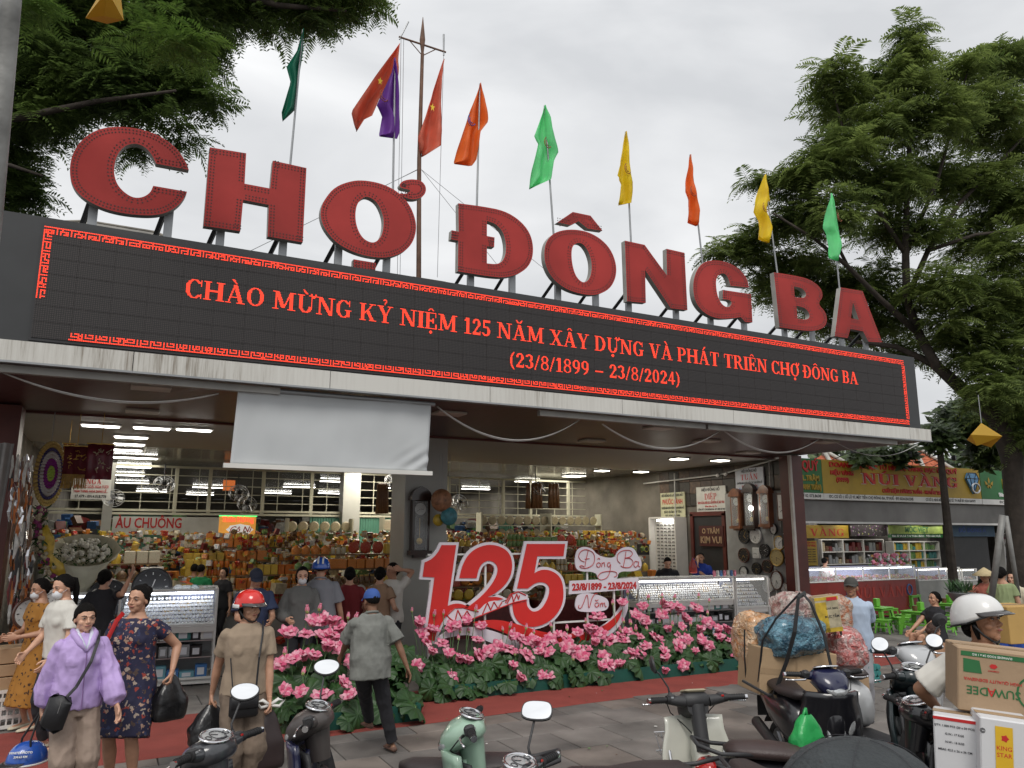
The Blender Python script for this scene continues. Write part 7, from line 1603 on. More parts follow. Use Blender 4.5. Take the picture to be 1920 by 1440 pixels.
for px, py, hw, l in ((1710,838,2.0, 'red tiled roof peak with pale curled ridges over the yellow signboard'),(1897,852,1.7, 'red tiled roof peak with pale ridges near the tree trunk'),(1545,850,1.6, 'red tiled roof slope just right of the red pillar')):
 ap = U(px, py, y=19.5); t = thing('roof_peak', l, 'roof', ap,0, 'tiled roof peaks of the shop row'); n = 12; zl = 3.2
 for sgn, nm in ((1, 'front'),(0, 'back')):
  pass
 for r_ in range(n):
  u0, u1 = r_/n,(r_+1)/n; mb = MB(); z1_, z0_ = ap.z-(ap.z-zl)*u0, ap.z-(ap.z-zl)*u1; w0, w1 = hw*u0+.05, hw*u1+.05; y0_, y1_ = 19.5-2.2*u0,19.5-2.2*u1
  k = max(1, int(2*w1/.22))
  for q in range(k):
   f0, f1 = -1+2*q/k,-1+2*(q+1)/k-.02; mb.add([(ap.x+w0*f0, y0_, z1_),(ap.x+w0*f1, y0_, z1_),(ap.x+w1*f1, y1_, z0_+.03),(ap.x+w1*f0, y1_, z0_+.03),(ap.x+w1*f1, y1_, z0_-.01),(ap.x+w1*f0, y1_, z0_-.01)],[(3,2,1,0),(5,4,2,3)])
  mb.build('tile_course', m_tile, t)
 m = MB()
 for s_ in (-1,1): m.add([(ap.x,19.5, ap.z),(ap.x+s_*hw,17.3, zl),(ap.x+s_*hw,21.7, zl)],[(0,1,2)])
 m.build('side_slope', m_tile, t); m = MB()
 for s_ in (-1,1): m.tube([(ap.x,19.5, ap.z+.10),(ap.x+s_*hw*.3,18.8, ap.z-(ap.z-zl)*.27),(ap.x+s_*hw,17.25, zl+.08)],.075,6)
 m.tube([(ap.x,19.5, ap.z-.1),(ap.x,19.5, ap.z+.28)],[.1,.03],6); m.build('ridge', m_ridge, t, smooth=True)
fsign('shop_sign', 'yellow inner sign ending in I VÀNG in red capitals', YR+1.4,(1460,984),(1592,1009), m_yellowp,[("NU{'}I VA{`}NG",.55,.45, m_redt,.88,1)])
fsign('shop_sign', 'narrow yellow price board with small lettering beside the red pillar', YR+1.2,(1510,1014),(1534,1060), m_yellowp,[('TIỆM VÀNG',.07,.92, m_redt,.8,0),('NÚI VÀNG',.1,.80, m_redt,.8,0)]+[('MUA %d BÁN' % k,.05,.65-.1*k, m_blk,.7,0) for k in range(6)])
fsign('shop_sign', 'green and yellow tea shop banner lettered MỘC VIỆT over the shelves', YR+1.2,(1667,985),(1768,1001), M('banner_lime',(.30,.40,.08),.6, var=.3),[('MỘC VIỆT',.66,.45, m_greenp,.44,0)])
fsign('shop_sign', 'green strip with white tea lettering under the MỘC VIỆT banner', YR+1.2,(1667,1002),(1768,1008), m_greenp,[('Bán Sỉ Và Lẻ Trà Thảo dược - Đặc sản Huế',.6,.5, m_wtx,.9,0)])
fsign('shop_sign', 'dim blue fascia lettered ĐỒ ĐÔNG Á over the dark shop', YR+.8,(1778,985),(1866,1006), M('dim_blue',(.05,.10,.16),.6),[('ĐỒ ĐÔNG Á',.4,.55, m_blue,.6,0)])
a = U(1783,1007, y=YR+.9); b = U(1860,1062, y=YR+.9); t = thing('dark_shopfront', 'unlit open shopfront below the dim blue sign', 'shopfront', a); MB().box((a.x, YR+.95, b.z-.4),(b.x, YR+1.0, a.z)).build('shade_panel', m_dark, t)  # thin near-black sheet paints the darkness of the shop's interior
fsign('poster', 'dark photo frieze of jewellery above the gold counter', YR+1.3,(1595,984),(1664,1005), spotted('jewel_photo',(.05,.04,.04),[(.4,.38,.36),(.2,.05,.2),(.3,.3,.1)],12,.3),[])
def ccase(label, px0, px1, pyt, pyb, y, base, lamp, n, seed, zsp=.34):
 a = U(px0, pyt, y=y); b = U(px1, pyb, y=y); r = random.Random(seed); t = thing('shop_counter', label, 'counter',((a.x+b.x)/2, y,.03)); X0_, X1_ = a.x, b.x; zt_ = a.z; zm = zt_-zsp
 MB().box((X0_, y,.03),(X1_, y+.7, zm)).build('base', base, t); m = MB()
 for z in (zm+.01, zt_): m.box((X0_-.01, y-.012, z-.012),(X1_+.01, y+.02, z+.012))
 k = max(2, int((X1_-X0_)/.8))
 for i in range(k+1): x = X0_+(X1_-X0_)*i/k; m.box((x-.012, y-.013, zm),(x+.012, y+.019, zt_+.001))
 m.build('frame', m_white, t); MB().box((X0_, y+.002, zm+.02),(X1_, y+.006, zt_-.012)).build('front_pane', m_glass, t); MB().box((X0_, y+.6, zm),(X1_, y+.62, zt_)).build('back', m_back, t)
 MB().tube([(X0_+.04, y+.06, zt_-.04),(X1_-.04, y+.06, zt_-.04)],.014,6).build('lamp', lamp, t); m = MB()
 for i in range(n): m.cbox((r.uniform(X0_+.05, X1_-.05), y+r.uniform(.06,.5), zm+.03+r.uniform(0,.08)),(r.uniform(.03,.09), r.uniform(.03,.08), r.uniform(.02,.07)), r.randrange(3), r.random())
 m.build('wares',[m_sil, mg['pink'], m_wg], t, kind='stuff'); return t, X0_, X1_, y, zm
m_cred = M('counter_red',(.20,.015,.012),.35, var=.15, coat=.3)
t, X0_, X1_, yy, zm = ccase('red based jewellery counter with glass top lit purple white, lettered NÚI VÀNG',1512,1716,1066,1083,13.6, m_cred, m_lampc,260,3)
serif_mesh('lettering', "NU{'}I VA{`}NG", lambda u, v, W: (X0_+(X1_-X0_)*(.40+.55*u/W), yy-.008, zm-.42+v/20*.26), M('letter_darkred',(.33,.03,.02),.5), t)
m = MB()
for cx in (.36,.93): c = Vector((X0_+(X1_-X0_)*cx, yy-.01, zm-.26)); m.tube([c+Vector((.10*cos(k*pi/8),0,.13*sin(k*pi/8))) for k in range(17)],.018,5)
m.build('gem_emblems', mg['blue'], t, kind='stuff')
area(((X0_+X1_)/2, yy+.3, zm+.30),2,.3,8,(.85,.85,1))
ccase('glass counter with bread and cakes beyond the seated woman',1720,1800,1066,1080,14.4, m_tabl, m_lampc2,90,4)
ccase('white framed glass cabinet with meats beside the dark shop',1775,1832,1068,1084,14.6, m_tabl, m_lampc2,90,5)
def shelves(label, px0, px1, pyt, pyb, y, n, mats, seed):
 a = U(px0, pyt, y=y); b = U(px1, pyb, y=y); t = thing('shop_shelf', label, 'shelf',((a.x+b.x)/2, y, b.z)); r = random.Random(seed); m = MB()
 for i in range(n+1): z = b.z+(a.z-b.z)*i/n; m.box((a.x, y, z-.015),(b.x, y+.3, z+.015))
 for i in range(4): x = a.x+(b.x-a.x)*i/3; m.box((x-.02, y-.005, b.z),(x+.02, y+.29, a.z))
 m.build('frame', m_white, t)
 for i in range(n):
  z = b.z+(a.z-b.z)*i/n+.015; x = a.x+.04
  while x < b.x-.15: w1 = r.uniform(.1,.2); h1 = min((a.z-b.z)/n*.8, r.uniform(.12,.3)); MB().bbox((x+w1/2, y+.13, z+h1/2),(w1*.9,.16, h1),.02).build('packet', r.choice(mats), t); x += w1
shelves('white shelves of green and yellow tea packets under the MỘC VIỆT banner',1675,1765,1016,1064, YR+2.2,3,[mg['green'], mg['yellow'], mprint[3], mprint[1], mg['teal']],1)
shelves('shelves of mixed parcels at the right edge beyond the leaning pole',1880,1935,1000,1090, YR+1.5,5,[mg['white'], mg['pink'], mg['blue'], mprint[0], mprint[5]],2)
shelves('dim cabinet behind the gold counter',1540,1660,1012,1056, YR+2.6,2,[mg['brown'], mg['cream'], mg['maroon'], m_grey],3)
person('jeweller in a white floral blouse standing behind the gold counter',(1546,1044,19.5),150, skin_='light', vox=.02, hair='short', shirt=dict(mat=spotted('white_floral',(.6,.58,.54),[(.4,.1,.1)],20,.3), sleeve=.7, loose=.03), bottom=dict(type='trousers', mat=c_blk))
for i, px in enumerate((1640,1655,1672,1690)): p = U(px,1062, y=14.0); stuffpile('counter_ornaments', 'small ornaments standing on the gold counter, %s cluster from the left' % ['first', 'second', 'third', 'fourth'][i], 'ornaments', p.x-.2, p.x+.2,13.8,14.1, p.z, p.z+.3,22,[mg['pink'], mg['white'], mg['green'], m_wg],.04,.13)
m_gp = M('green_plastic',(.14,.42,.045),.38, var=.08)
def stool(w1, h1, tray=False):
 mb = MB(); hw = w1/2; mb.bbox((0,0, h1-.012),(w1, w1,.024),.008); mb.bbox((0,0, h1-.045),(w1*.94, w1*.94,.04),.006)
 for sx_ in (-1,1):
  for sy in (-1,1): mb.add([(sx_*hw*.90, sy*hw*.90, h1-.06),(sx_*hw*.62, sy*hw*.90, h1-.06),(sx_*hw*.90, sy*hw*.62, h1-.06),(sx_*hw*1.12, sy*hw*1.12,0),(sx_*hw*.90, sy*hw*1.12,0),(sx_*hw*1.12, sy*hw*.90,0)],[(0,1,4,3),(0,3,5,2),(1,2,5,4)])
 for s_ in (-1,1): mb.box((-hw*.95, s_*hw*.98-.008, h1*.42),(hw*.95, s_*hw*.98+.008, h1*.50)); mb.box((s_*hw*.98-.008,-hw*.95, h1*.42),(s_*hw*.98+.008, hw*.95, h1*.50))
 return mb
so0 = stool(.28,.28).build('plastic_stool', m_gp); to0 = stool(.56,.48).build('plastic_table', m_gp); so_me, to_me = so0.data, to0.data; bpy.data.objects.remove(so0); bpy.data.objects.remove(to0)
TB = [((1645,1180), 'green plastic table nearest the man in pale blue'),((1728,1190), 'green plastic table nearest the crouching woman'),((1702,1150), 'green plastic table farther back, by the red counter'),((1782,1170), 'green plastic table in front of the seated woman')]
for (px, py), l in TB:
 p = U(px, py, z=.03); o = bpy.data.objects.new('plastic_table', to_me); COL.objects.link(o); o.location = (p.x, p.y,.03); o.rotation_euler = (0,0,.2); tag(o, l, 'table', 'green plastic tables of the street kitchen')
 q = Vector((p.x, p.y,.51)); t = thing('napkin_box', 'green napkin box and brown chopstick holder on the %s' % l.replace('green plastic table', 'table'), 'box', q,0, 'napkin boxes on the green tables'); MB().bbox(tuple(q+Vector((.05,0,.09))),(.12,.10,.17),.01).build('napkin_holder', m_gp, t); MB().lathe([(.05,0),(.055,.10)],10, Matrix.Translation(q+Vector((-.1,.03,0)))).build('chopstick_holder', mg['brown'], t)
ST_ = [((1658,1183), 'nearest the camera, in front of the first table'),((1611,1165), 'just behind the man in pale blue'),((1637,1150), 'left of the farthest table'),((1632,1172), 'beside the first table legs'),((1690,1178), 'between the two nearest tables'),((1700,1172), 'under the edge of the middle table'),((1748,1160), 'behind the middle table'),((1772,1186), 'front right by the crouching woman'),((1790,1180), 'rightmost near the helmet'),((1670,1158), 'back row centre')]
for (px, py), l in ST_: p = U(px, py+4, z=.03); o = bpy.data.objects.new('plastic_stool', so_me); COL.objects.link(o); o.location = (p.x, p.y,.03); o.rotation_euler = (0,0, gd.uniform(-.6,.6)); tag(o, 'low green plastic stool %s' % l, 'stool', 'low green plastic stools')
p = U(1800,1112, d=12.4); t = thing('basin', 'grey basin of green herbs carried by the conical hat vendor', 'basin', p); MB().lathe([(.12,-.13),(.19,0),(.20,.01),(.18,.0),(.11,-.11)],20, Matrix.Translation(p)).build('basin_bowl', m_grey, t, smooth=True); m = MB()
for k in range(90): c = p+Vector((gd.uniform(-.14,.14), gd.uniform(-.14,.14),0)); d_ = Vector((gd.uniform(-.1,.1), gd.uniform(-.1,.1), gd.uniform(.05,.16))); m.add([c, c+d_+Vector((.02,0,0)), c+d_*1.5, c+d_-Vector((.02,0,0))],[(0,1,2,3)])
m.build('herbs', m_lg, t, kind='stuff')
def pole(label, a, b, r_, mat, name='pole'):
 t = tag(MB().tube([a, a*.5+b*.5, b], r_,12).build(name, mat, smooth=True), label, 'pole'); return t
m_galv = M('galvanised',(.22,.22,.21),.6,.3, var=.2, scale=8)
pole('leaning galvanised steel pole in front of the right shops', U(1858,1128, d=11.5)*1.0, U(1880,966, d=11.5),.045, m_galv); pole('upright steel prop behind the leaning pole', U(1910,1120, d=12.2), U(1886,968, d=12.2),.035, m_galv)
a = U(-16,400, d=4.6); t = thing('lamp_post', 'weathered grey steel post leaning in at the left edge', 'post',(a.x, a.y,0)); b = U(-78,900, d=4.6); c = U(26,-60, d=4.6); MB().tube([(b.x, b.y,-.1), b, a, c, c+(c-a)*.6],[.062,.062,.060,.055,.05],16).build('post_shaft', M('weathered_post',(.22,.22,.21),.55,.4, var=.5, scale=3, bump=.2, bscale=20), t, smooth=True)
def lant(label, pts, d, mat):
 P = [U(*q, d=d) for q in pts]; c = sum(P, Vector())/len(P); t = thing('paper_lantern', label, 'lantern', c); m = MB(); dep = (_f if False else Vector((0,.25,0))); a1, b1 = c-Vector((0,.22,0)), c+Vector((0,.22,0)); n = len(P)
 m.add(P+[a1, b1],[(i,(i+1) % n, n) for i in range(n)]+[((i+1) % n, i, n+1) for i in range(n)]); m.build('lantern_body', mat, t); MB().tube([P[0], P[0]+Vector((0,0,.35))],.006,4).build('cord', m_grey, t)
m_lany = leafmat('lantern_yellow',(.55,.33,.02),(.72,.48,.05),.35,2)
lant('yellow folded paper lantern hanging from the right tree',[(1840,793),(1875,817),(1858,839),(1848,829),(1832,836),(1820,815)],9.5, m_lany)
lant('yellow paper lantern tucked in the upper left foliage',[(192,-20),(226,-10),(232,38),(195,30),(160,34)],6.0, m_lany)
# ---- trees
m_bark = M('bark',(.045,.035,.028),.9, var=.35, scale=6, bump=.6, bscale=22)
def frond(seed, npin=11, L=.42, wd=.11):
 """feathery bipinnate leaf: drooping rachis with paired leaflet blades, each blade toothed by narrow leaflets"""
 r = random.Random(seed); mb = MB(); P = lambda u: Vector((L*u,0,.07*sin(u*2.6)-.14*u*u*r_d))
 r_d = r.uniform(.6,1.5)
 for k in range(npin):
  u = .12+.86*k/(npin-1); c = P(u); w1 = wd*(sin(min(1,.25+u*.85)*pi*.92))**.8+.02
  for s in (-1,1):
   an = r.uniform(.95,1.2); d = Vector((cos(an), s*sin(an),-.25+r.uniform(-.1,.1))); q = c+d*w1*1.25; pr = Vector((-sin(an)*s, cos(an),0))*-1; wv = .0135
   m1 = c+d*w1*.6+Vector((0,0,.006))
   mb.add([c, m1+pr*wv, q, m1-pr*wv],[(0,1,2,3)])
 mb.tube([P(0), P(.5), P(1)],[.003,.002,.001],3)
 return mb
FR = []
for k in range(7): mb = frond(k); FR.append((np.array([tuple(p) for p in mb.v]), mb.f))
def crown(centres, mat, name, parent, n, size, seed, vspread=.8, down=.35, dens=None):
 """fronds gathered in sprays at branch tips; centres: (point, radius)"""
 r = random.Random(seed); V = []; F = []; o = 0; wts = [c[1]**2 for c in centres]
 for i in range(n):
  c, rad = r.choices(centres, wts)[0]
  d = Vector((r.gauss(0,1), r.gauss(0,1), r.gauss(0,.8))); d.normalize(); k = rad*(r.random()**.45); p = c+Vector((d.x*k, d.y*k, d.z*k*vspread))
  nf = r.randint(3,6); a0 = r.random()*6.28
  for q in range(nf):
   az = a0+q*2*pi/nf+r.uniform(-.4,.4); tl = r.uniform(-.5,.45)+.15*d.z; sc = size*r.uniform(.65,1.2)
   Mx = Matrix.Rotation(az,3, 'Z') @ Matrix.Rotation(-tl,3, 'Y') @ Matrix.Rotation(r.uniform(-.5,.5),3, 'X'); v, f = r.choice(FR)
   V.append((v*sc) @ np.array(Mx).T+np.array(p)); F.extend([tuple(a+o for a in ff) for ff in f]); o += len(v)
 vv = np.concatenate(V); me = bpy.data.meshes.new(name); me.from_pydata(vv.tolist(),[], F); me.materials.append(mat); me.update(); ob = link(name, me, parent); return ob
m_leafR = leafmat('leaf_right',(.070,.110,.028),(.26,.33,.09),.5,.8); m_leafL = leafmat('leaf_left',(.045,.080,.022),(.19,.28,.07),.48,.8); m_leafF = leafmat('leaf_far',(.03,.055,.018),(.10,.15,.04),.2,2.5)
t = thing('flame_tree', 'tall feathery leaved tree with dark leaning trunk rising behind the right shops sign', 'tree', U(1905,1165, z=0))
DT = 17.5
tr = MB()
def limb(pts, rad, d=DT, dd=0): n = len(pts); tr.tube([U(*q, d=d+dd*i/(n-1)) for i, q in enumerate(pts)], rad,10)
limb([(1915,1200),(1908,1050),(1902,940),(1898,860),(1868,785),(1810,735),(1755,685),(1722,625)],[.25,.22,.20,.23,.19,.15,.12,.10])
limb([(1722,625),(1700,560),(1698,480),(1700,380),(1706,250),(1705,120),(1708,60)],[.10,.085,.08,.06,.045,.03,.02])
limb([(1722,625),(1650,560),(1590,500),(1530,450),(1450,400)],[.08,.06,.05,.035,.02], dd=-1)
limb([(1700,560),(1740,470),(1800,380),(1860,320),(1925,250)],[.07,.06,.05,.04,.03], dd=1)
limb([(1868,785),(1890,700),(1930,600)],[.12,.10,.08]); limb([(1755,685),(1680,650),(1600,640),(1480,560),(1400,500)],[.09,.06,.05,.03,.02], dd=1.5)
limb([(1700,480),(1650,400),(1610,320),(1580,240),(1560,160)],[.06,.05,.04,.03,.015]); limb([(1698,480),(1760,330),(1790,220),(1815,130)],[.05,.04,.03,.02], dd=.8)
limb([(1590,500),(1540,400),(1500,360),(1420,340)],[.04,.03,.02,.012]); limb([(1740,470),(1830,440),(1925,430)],[.05,.04,.03])
tr.build('trunk', m_bark, t, smooth=True)
CR = []
for px, py, rp, dd in ((1560,140,42,0),(1570,200,55,.5),(1710,60,26,0),(1705,110,38,0),(1705,170,58,0),(1640,150,38,1),(1800,140,50,1),(1870,110,45,1.5),(1920,120,60,2),(1640,240,70,0),(1750,230,65,0),(1850,220,75,1),(1920,260,80,1.5),
 (1570,290,60,-.5),(1520,320,45,-.5),(1480,345,38,0),(1420,345,28,0),(1660,340,70,0),(1760,340,60,1),(1850,350,60,1),(1920,390,70,1),(1500,410,55,0),(1580,400,60,-1),(1450,430,40,.5),(1400,450,36,1),(1350,475,28,1),(1420,490,45,1),(1660,440,55,1),(1740,430,50,0),(1820,450,60,1.5),(1900,480,60,0),
 (1500,500,60,1),(1560,540,55,1.5),(1640,540,60,1),(1460,540,45,1.5),(1540,600,45,2),(1620,620,50,2),(1680,590,55,1),(1760,540,60,-.5),(1840,560,70,0),(1910,580,70,.5),(1700,660,50,2),(1800,640,60,0),(1880,660,60,0),(1920,700,50,0),(1840,700,40,-.5),(1780,600,50,-.5),(1900,760,55,0),(1850,740,45,-.8),(1930,820,50,0),(1920,560,70,1)):
 CR.append((U(px, py, d=DT+dd), rp/1442*(DT+dd)*.92))
crown(CR, m_leafR, 'crown', t,2000,1.35,5,.8)
m_yell = leafmat('leaf_yellowed',(.35,.22,.02),(.5,.34,.04),.2); crown([(U(1885,200, d=DT+.5),.12),(U(1712,110, d=DT),.1)], m_yell, 'yellow_spray', t,6,.5,3)
def broad(label, blobs, d, n, mat, seed, sz=.13, base=None):
 r = random.Random(seed); cc = [(U(px, py, d=d+dd), rp/1442*(d+dd)) for px, py, rp, dd in blobs]; p0 = cc[4][0]; t = thing('broadleaf_tree', label, 'tree',(p0.x, p0.y,0)); m = MB(); w = [c[1]**2 for c in cc]
 for i in range(n):
  c, rad = r.choices(cc, w)[0]; q = Vector((r.gauss(0,1), r.gauss(0,1), r.gauss(0,1))).normalized()*rad*r.random()**.4; p = c+q; a = Vector((r.uniform(-1,1), r.uniform(-1,1), r.uniform(-.7,.3))).normalized(); b = a.orthogonal().normalized(); s = sz*r.uniform(.6,1.4)
  m.add([p, p+a*s+b*s*.4, p+a*s*1.9, p+a*s-b*s*.4],[(0,1,2,3)])
 m.build('crown', mat, t); MB().tube([(p0.x, p0.y,0),(p0.x, p0.y, p0.z)],[.14,.08],8).build('trunk', m_bark, t)
broad('leafy broadleaf tree behind the red tiled roof peaks',[(1840,780,45,0),(1790,790,40,1),(1880,800,45,0),(1930,780,50,1),(1760,820,30,0),(1850,840,40,1),(1640,850,22,1),(1615,855,18,0),(1690,850,25,1),(1900,740,45,0)],22,9000, m_leafF,8,.16)
broad('dark green tree far behind the shop row',[(1560,860,30,2),(1600,880,30,4),(1700,870,40,4),(1820,880,50,3),(1900,880,50,3),(1960,860,60,3)],30,4000, m_leafF,9,.24)
t = thing('flame_tree', 'dark feathery tree reaching in over letter C from the upper left corner', 'tree',(-3.4,5.2,0)); tr = MB()
DL = 9.6
limb([(-330,900),(-260,500),(-180,200),(-120,0)],[.22,.2,.17,.15], d=9.0); limb([(-180,200),(-60,150),(60,110),(200,60),(330,30)],[.10,.07,.05,.035,.02], d=9.2, dd=1.0)
limb([(-180,200),(-80,230),(40,220),(180,190),(330,170)],[.09,.06,.045,.03,.015], d=9.2); limb([(-200,300),(-80,300),(20,310),(80,330)],[.06,.04,.025,.015], d=9.2); limb([(-120,0),(100,-60),(350,-40),(520,10),(650,20)],[.10,.08,.06,.04,.02], d=9.4, dd=1.5)
tr.build('trunk', m_bark, t, smooth=True)
CL = []
for px, py, rp, dd in ((40,60,90,0),(140,40,90,.3),(250,60,80,.3),(320,40,60,.6),(400,20,60,1),(480,20,55,1.2),(560,20,48,1.4),(630,10,45,1.5),(690,5,30,1.5),(600,45,30,1.4),(520,60,25,1.3),(380,90,40,.8),(60,150,85,0),(150,150,80,0),(240,150,70,0),(320,150,55,.2),(370,170,40,.2),(395,195,25,.2),(90,220,60,0),(190,200,40,0),(40,270,45,.4),(20,340,45,.6),(50,370,25,.6),(10,400,30,.6),(250,195,42,0),(320,225,26,0),(345,262,20,.3),(255,285,24,.5),(15,220,60,.2),(-60,100,120,0),(-60,300,90,.3),(120,-60,120,0),(350,-70,110,.6),(600,-70,90,1.2)):
 CL.append((U(px, py, d=DL+dd), rp/1442*(DL+dd)*.95))
crown(CL, m_leafL, 'crown', t,1900,.85,15,.78)
m_lite = leafmat('leaf_fresh',(.06,.12,.02),(.16,.26,.05),.4); crown([(U(60,20, d=7.6),.2),(U(300,60, d=7.8),.35),(U(360,90, d=7.8),.2),(U(150,80, d=7.7),.2),(U(180,240, d=7.5),.04)], m_lite, 'fresh_sprays', t,30,.7,6)
mb = MB(); r = random.Random(77)
for i in range(9000):
 a = r.uniform(-.9,1.75); R_d = r.uniform(70,95); h = r.random()**1.6*7*(1+.35*sin(a*9)+.2*sin(a*23)); p = Vector((R_d*sin(a), R_d*cos(a), h)); q = Vector((r.uniform(-1,1), r.uniform(-1,1), r.uniform(-1,1)))*1.1; b = q.orthogonal().normalized()*.9; mb.add([p, p+q*.5+b*.5, p+q, p+q*.5-b*.5],[(0,1,2,3)])
tag(mb.build('treeline', m_leafF, kind='stuff'), 'distant belt of trees closing the view behind the market', 'trees')
# ---- motorbikes and scooters
def paint(name, c): return M('paint_'+name, c,.28, var=.06, scale=5, coat=.7)
m_chr = M('chrome',(.7,.7,.72),.12,1., var=.05); m_mir = M('mirror_glass',(.92,.93,.94),.015,1., var=0); m_pl = M('trim_plastic',(.028,.028,.030),.5, var=.2, bump=.15, bscale=160); m_seat = M('seat_vinyl',(.030,.022,.022),.48, var=.2, bump=.2, bscale=140)
m_lens = M('lens_clear',(.55,.57,.58),.10,.5, var=.25, scale=30, coat=1); m_amber = M('lens_amber',(.6,.18,.02),.15, var=0, coat=.6); m_tail = M('lens_red',(.4,.012,.01),.15, var=0, coat=.6); m_tyre = M('tyre',(.018,.018,.018),.85, var=.3); m_dial = M('dial_face',(.42,.43,.43),.2,.2, var=.2, scale=30, coat=.6); m_tube = M('steel_tube',(.40,.40,.41),.3,.9)
def superloft(mb, secs, n=20, mi=None, pw=2.6):
 """sections along +Y: (y, cx, z_mid, half_width, half_height)"""
 vs = []
 for y, cx, zc, hw, hh in secs:
  for j in range(n):
   a = 2*pi*j/n; c, s = cos(a), sin(a); vs.append((cx+hw*abs(c)**(2/pw)*(1 if c >= 0 else -1), y, zc+hh*abs(s)**(2/pw)*(1 if s >= 0 else -1)))
 k = len(secs); fs = [(i*n+j,(i+1)*n+j,(i+1)*n+(j+1) % n, i*n+(j+1) % n) for i in range(k-1) for j in range(n)]; fs.append(tuple(range(n))); fs.append(tuple(range(k*n-1,(k-1)*n-1,-1))); mb.add(vs, fs, mi)
def bike(label, bar, heading, col, style='scooter', hz=1.02, mirrors=(1,1), tilt=34, mir='oval', steer=0, dashc=None, seatm=None, seat_l=.72, sc=1.0, front='lamp', rack=False, yawm=(0,0), group=None, headcol=None):
 """bar: world point of the handlebar centre; heading: direction of travel (degrees,0 = +Y, + = to the left)"""
 rz = radians(heading); off = Matrix.Rotation(rz,3, 'Z') @ Vector((0,.40*sc,0)); loc = Vector((bar.x-off.x, bar.y-off.y,.03)); t = thing('motorbike', label, 'motorbike', loc, rz, group)
 k_ = (bar.z-.03)/hz; t.scale = (k_, k_, k_); B = lambda mb, n, mt, par=t, **k: mb.build(n, mt, par, local=True, **k)
 pc = col; seatm = seatm or m_seat; headc = headcol or pc; cub = style == 'cub'; wr = .285 if cub else .235
 def pt(o, Mx): o.data.transform(Mx); return o
 for nm, y in (('front_wheel',.66),('rear_wheel',-.60)):
  C_ = Matrix.Translation((0, y, wr)) @ Matrix.Rotation(pi/2,4, 'Y'); w1 = .038 if cub else .05
  m = MB(); m.lathe([(wr-w1*1.4,-w1*.7),(wr-w1*.5,-w1),(wr,-w1*.5),(wr, w1*.5),(wr-w1*.5, w1),(wr-w1*1.4, w1*.7)],32, C_, cap=False); wh = B(m, nm, m_tyre, smooth=True)
  m = MB(); m.lathe([(wr-w1*1.4,-w1*.65),(wr-w1*1.9,0),(wr-w1*1.4, w1*.65)],32, C_, cap=False)
  for k in range(18 if cub else 5):
   a = 2*pi*k/(18 if cub else 5); m.tube([C_ @ Vector((.03*cos(a),.03*sin(a),0)), C_ @ Vector(((wr-w1*1.6)*cos(a+.1),(wr-w1*1.6)*sin(a+.1),0))],.004 if cub else .018,5)
  m.lathe([(.045,-.05),(.045,.05)],14, C_); o = B(m, 'rim', m_chr if cub else m_grey, wh)
 fr = MB()
 for k in range(13):
  pass
 B(MB().grid(lambda u, v: ((v-.5)*(.12 if cub else .15)*(1-.25*abs(u-.5)),.66+(wr+.035+(.0-abs(v-.5)*.05))*cos(.15+u*2.6), wr+(wr+.035-abs(v-.5)*.05)*sin(.15+u*2.6)),14,6), 'front_mudguard', pc, smooth=True)
 m = MB()
 for s in (-1,1): m.tube([(s*.055,.66, wr),(s*.055,.50,.66)],.018,8)
 B(m, 'fork', m_grey)
 LW = .20
 def shield(u, v):
  z = .30+.62*v; w1 = LW*(.72+.5*sin(min(1, v*1.15)*pi*.8)); x = (u-.5)*2*w1; yy = .33+.11*v+(.05 if cub else .10)*(1-(2*u-1)**2)+(.0 if v > .15 else -.06*(1-v/.15)); return (x, yy, z)
 o = B(MB().grid(shield,14,14), 'leg_shield', pc, smooth=True); md = o.modifiers.new('t', 'SOLIDIFY'); md.thickness = .016 if cub else .03; md.offset = -1
 if not cub:
  o = B(MB().grid(lambda u, v: (lambda p: (p[0]*.86, p[1]-.045-.02*sin(v*pi), p[2]))(shield(u,.08+v*.84)),12,12), 'inner_shield', m_pl, smooth=True); md = o.modifiers.new('t', 'SOLIDIFY'); md.thickness = .02
  m = MB(); superloft(m,[(.30,0,.62,.05,.10),(.345,0,.62,.08,.14),(.37,0,.62,.085,.15)]); B(m, 'glove_box', m_pl, smooth=True, angle=50); B(MB().tube([(.0,.285,.66),(0,.31,.66)],.022,10), 'ignition_lock', m_grey); B(MB().tube([(0,.28,.56),(0,.25,.54),(0,.25,.56)],.008,6), 'bag_hook', m_chr)
  m = MB(); superloft(m,[(-.18,0,.30,.14,.05),(.10,0,.29,.155,.04),(.36,0,.31,.13,.05)]); B(m, 'floorboard', m_pl, smooth=True, angle=50)
 else:
  m = MB(); superloft(m,[(-.15,0,.62,.055,.07),(.10,0,.50,.05,.075),(.28,0,.58,.055,.11),(.38,0,.74,.06,.12)]); B(m, 'centre_spine', pc, smooth=True)
  m = MB()
  for s in (-1,1): m.tube([(s*.19,.42,.72),(s*.20,.30,.50),(s*.19,.12,.32),(s*.14,-.10,.28)],.009,6)
  for k in range(7): m.tube([(-.06,.20-.035*k,.60-.02*k),(.06,.20-.035*k,.60-.02*k)],.005,4)
  B(m, 'guard_rails', m_chr); m = MB(); superloft(m,[(-.18,0,.34,.13,.10),(.12,0,.36,.13,.11)]); B(m, 'engine', m_grey, smooth=True, angle=40)
  m = MB()
  for z, hw in ((.50,.10),(.62,.13),(.74,.14)): m.tube([(-hw,.58, z),(hw,.58, z),(hw,.80, z),(-hw,.80, z),(-hw,.58, z)],.005,4)
  for k in range(7): x = -.13+.043*k; m.tube([(x*.75,.69,.50),(x,.80,.74)],.003,4); m.tube([(x*.75,.69,.50),(x,.58,.74)],.003,4)
  B(m, 'front_basket', m_tube)
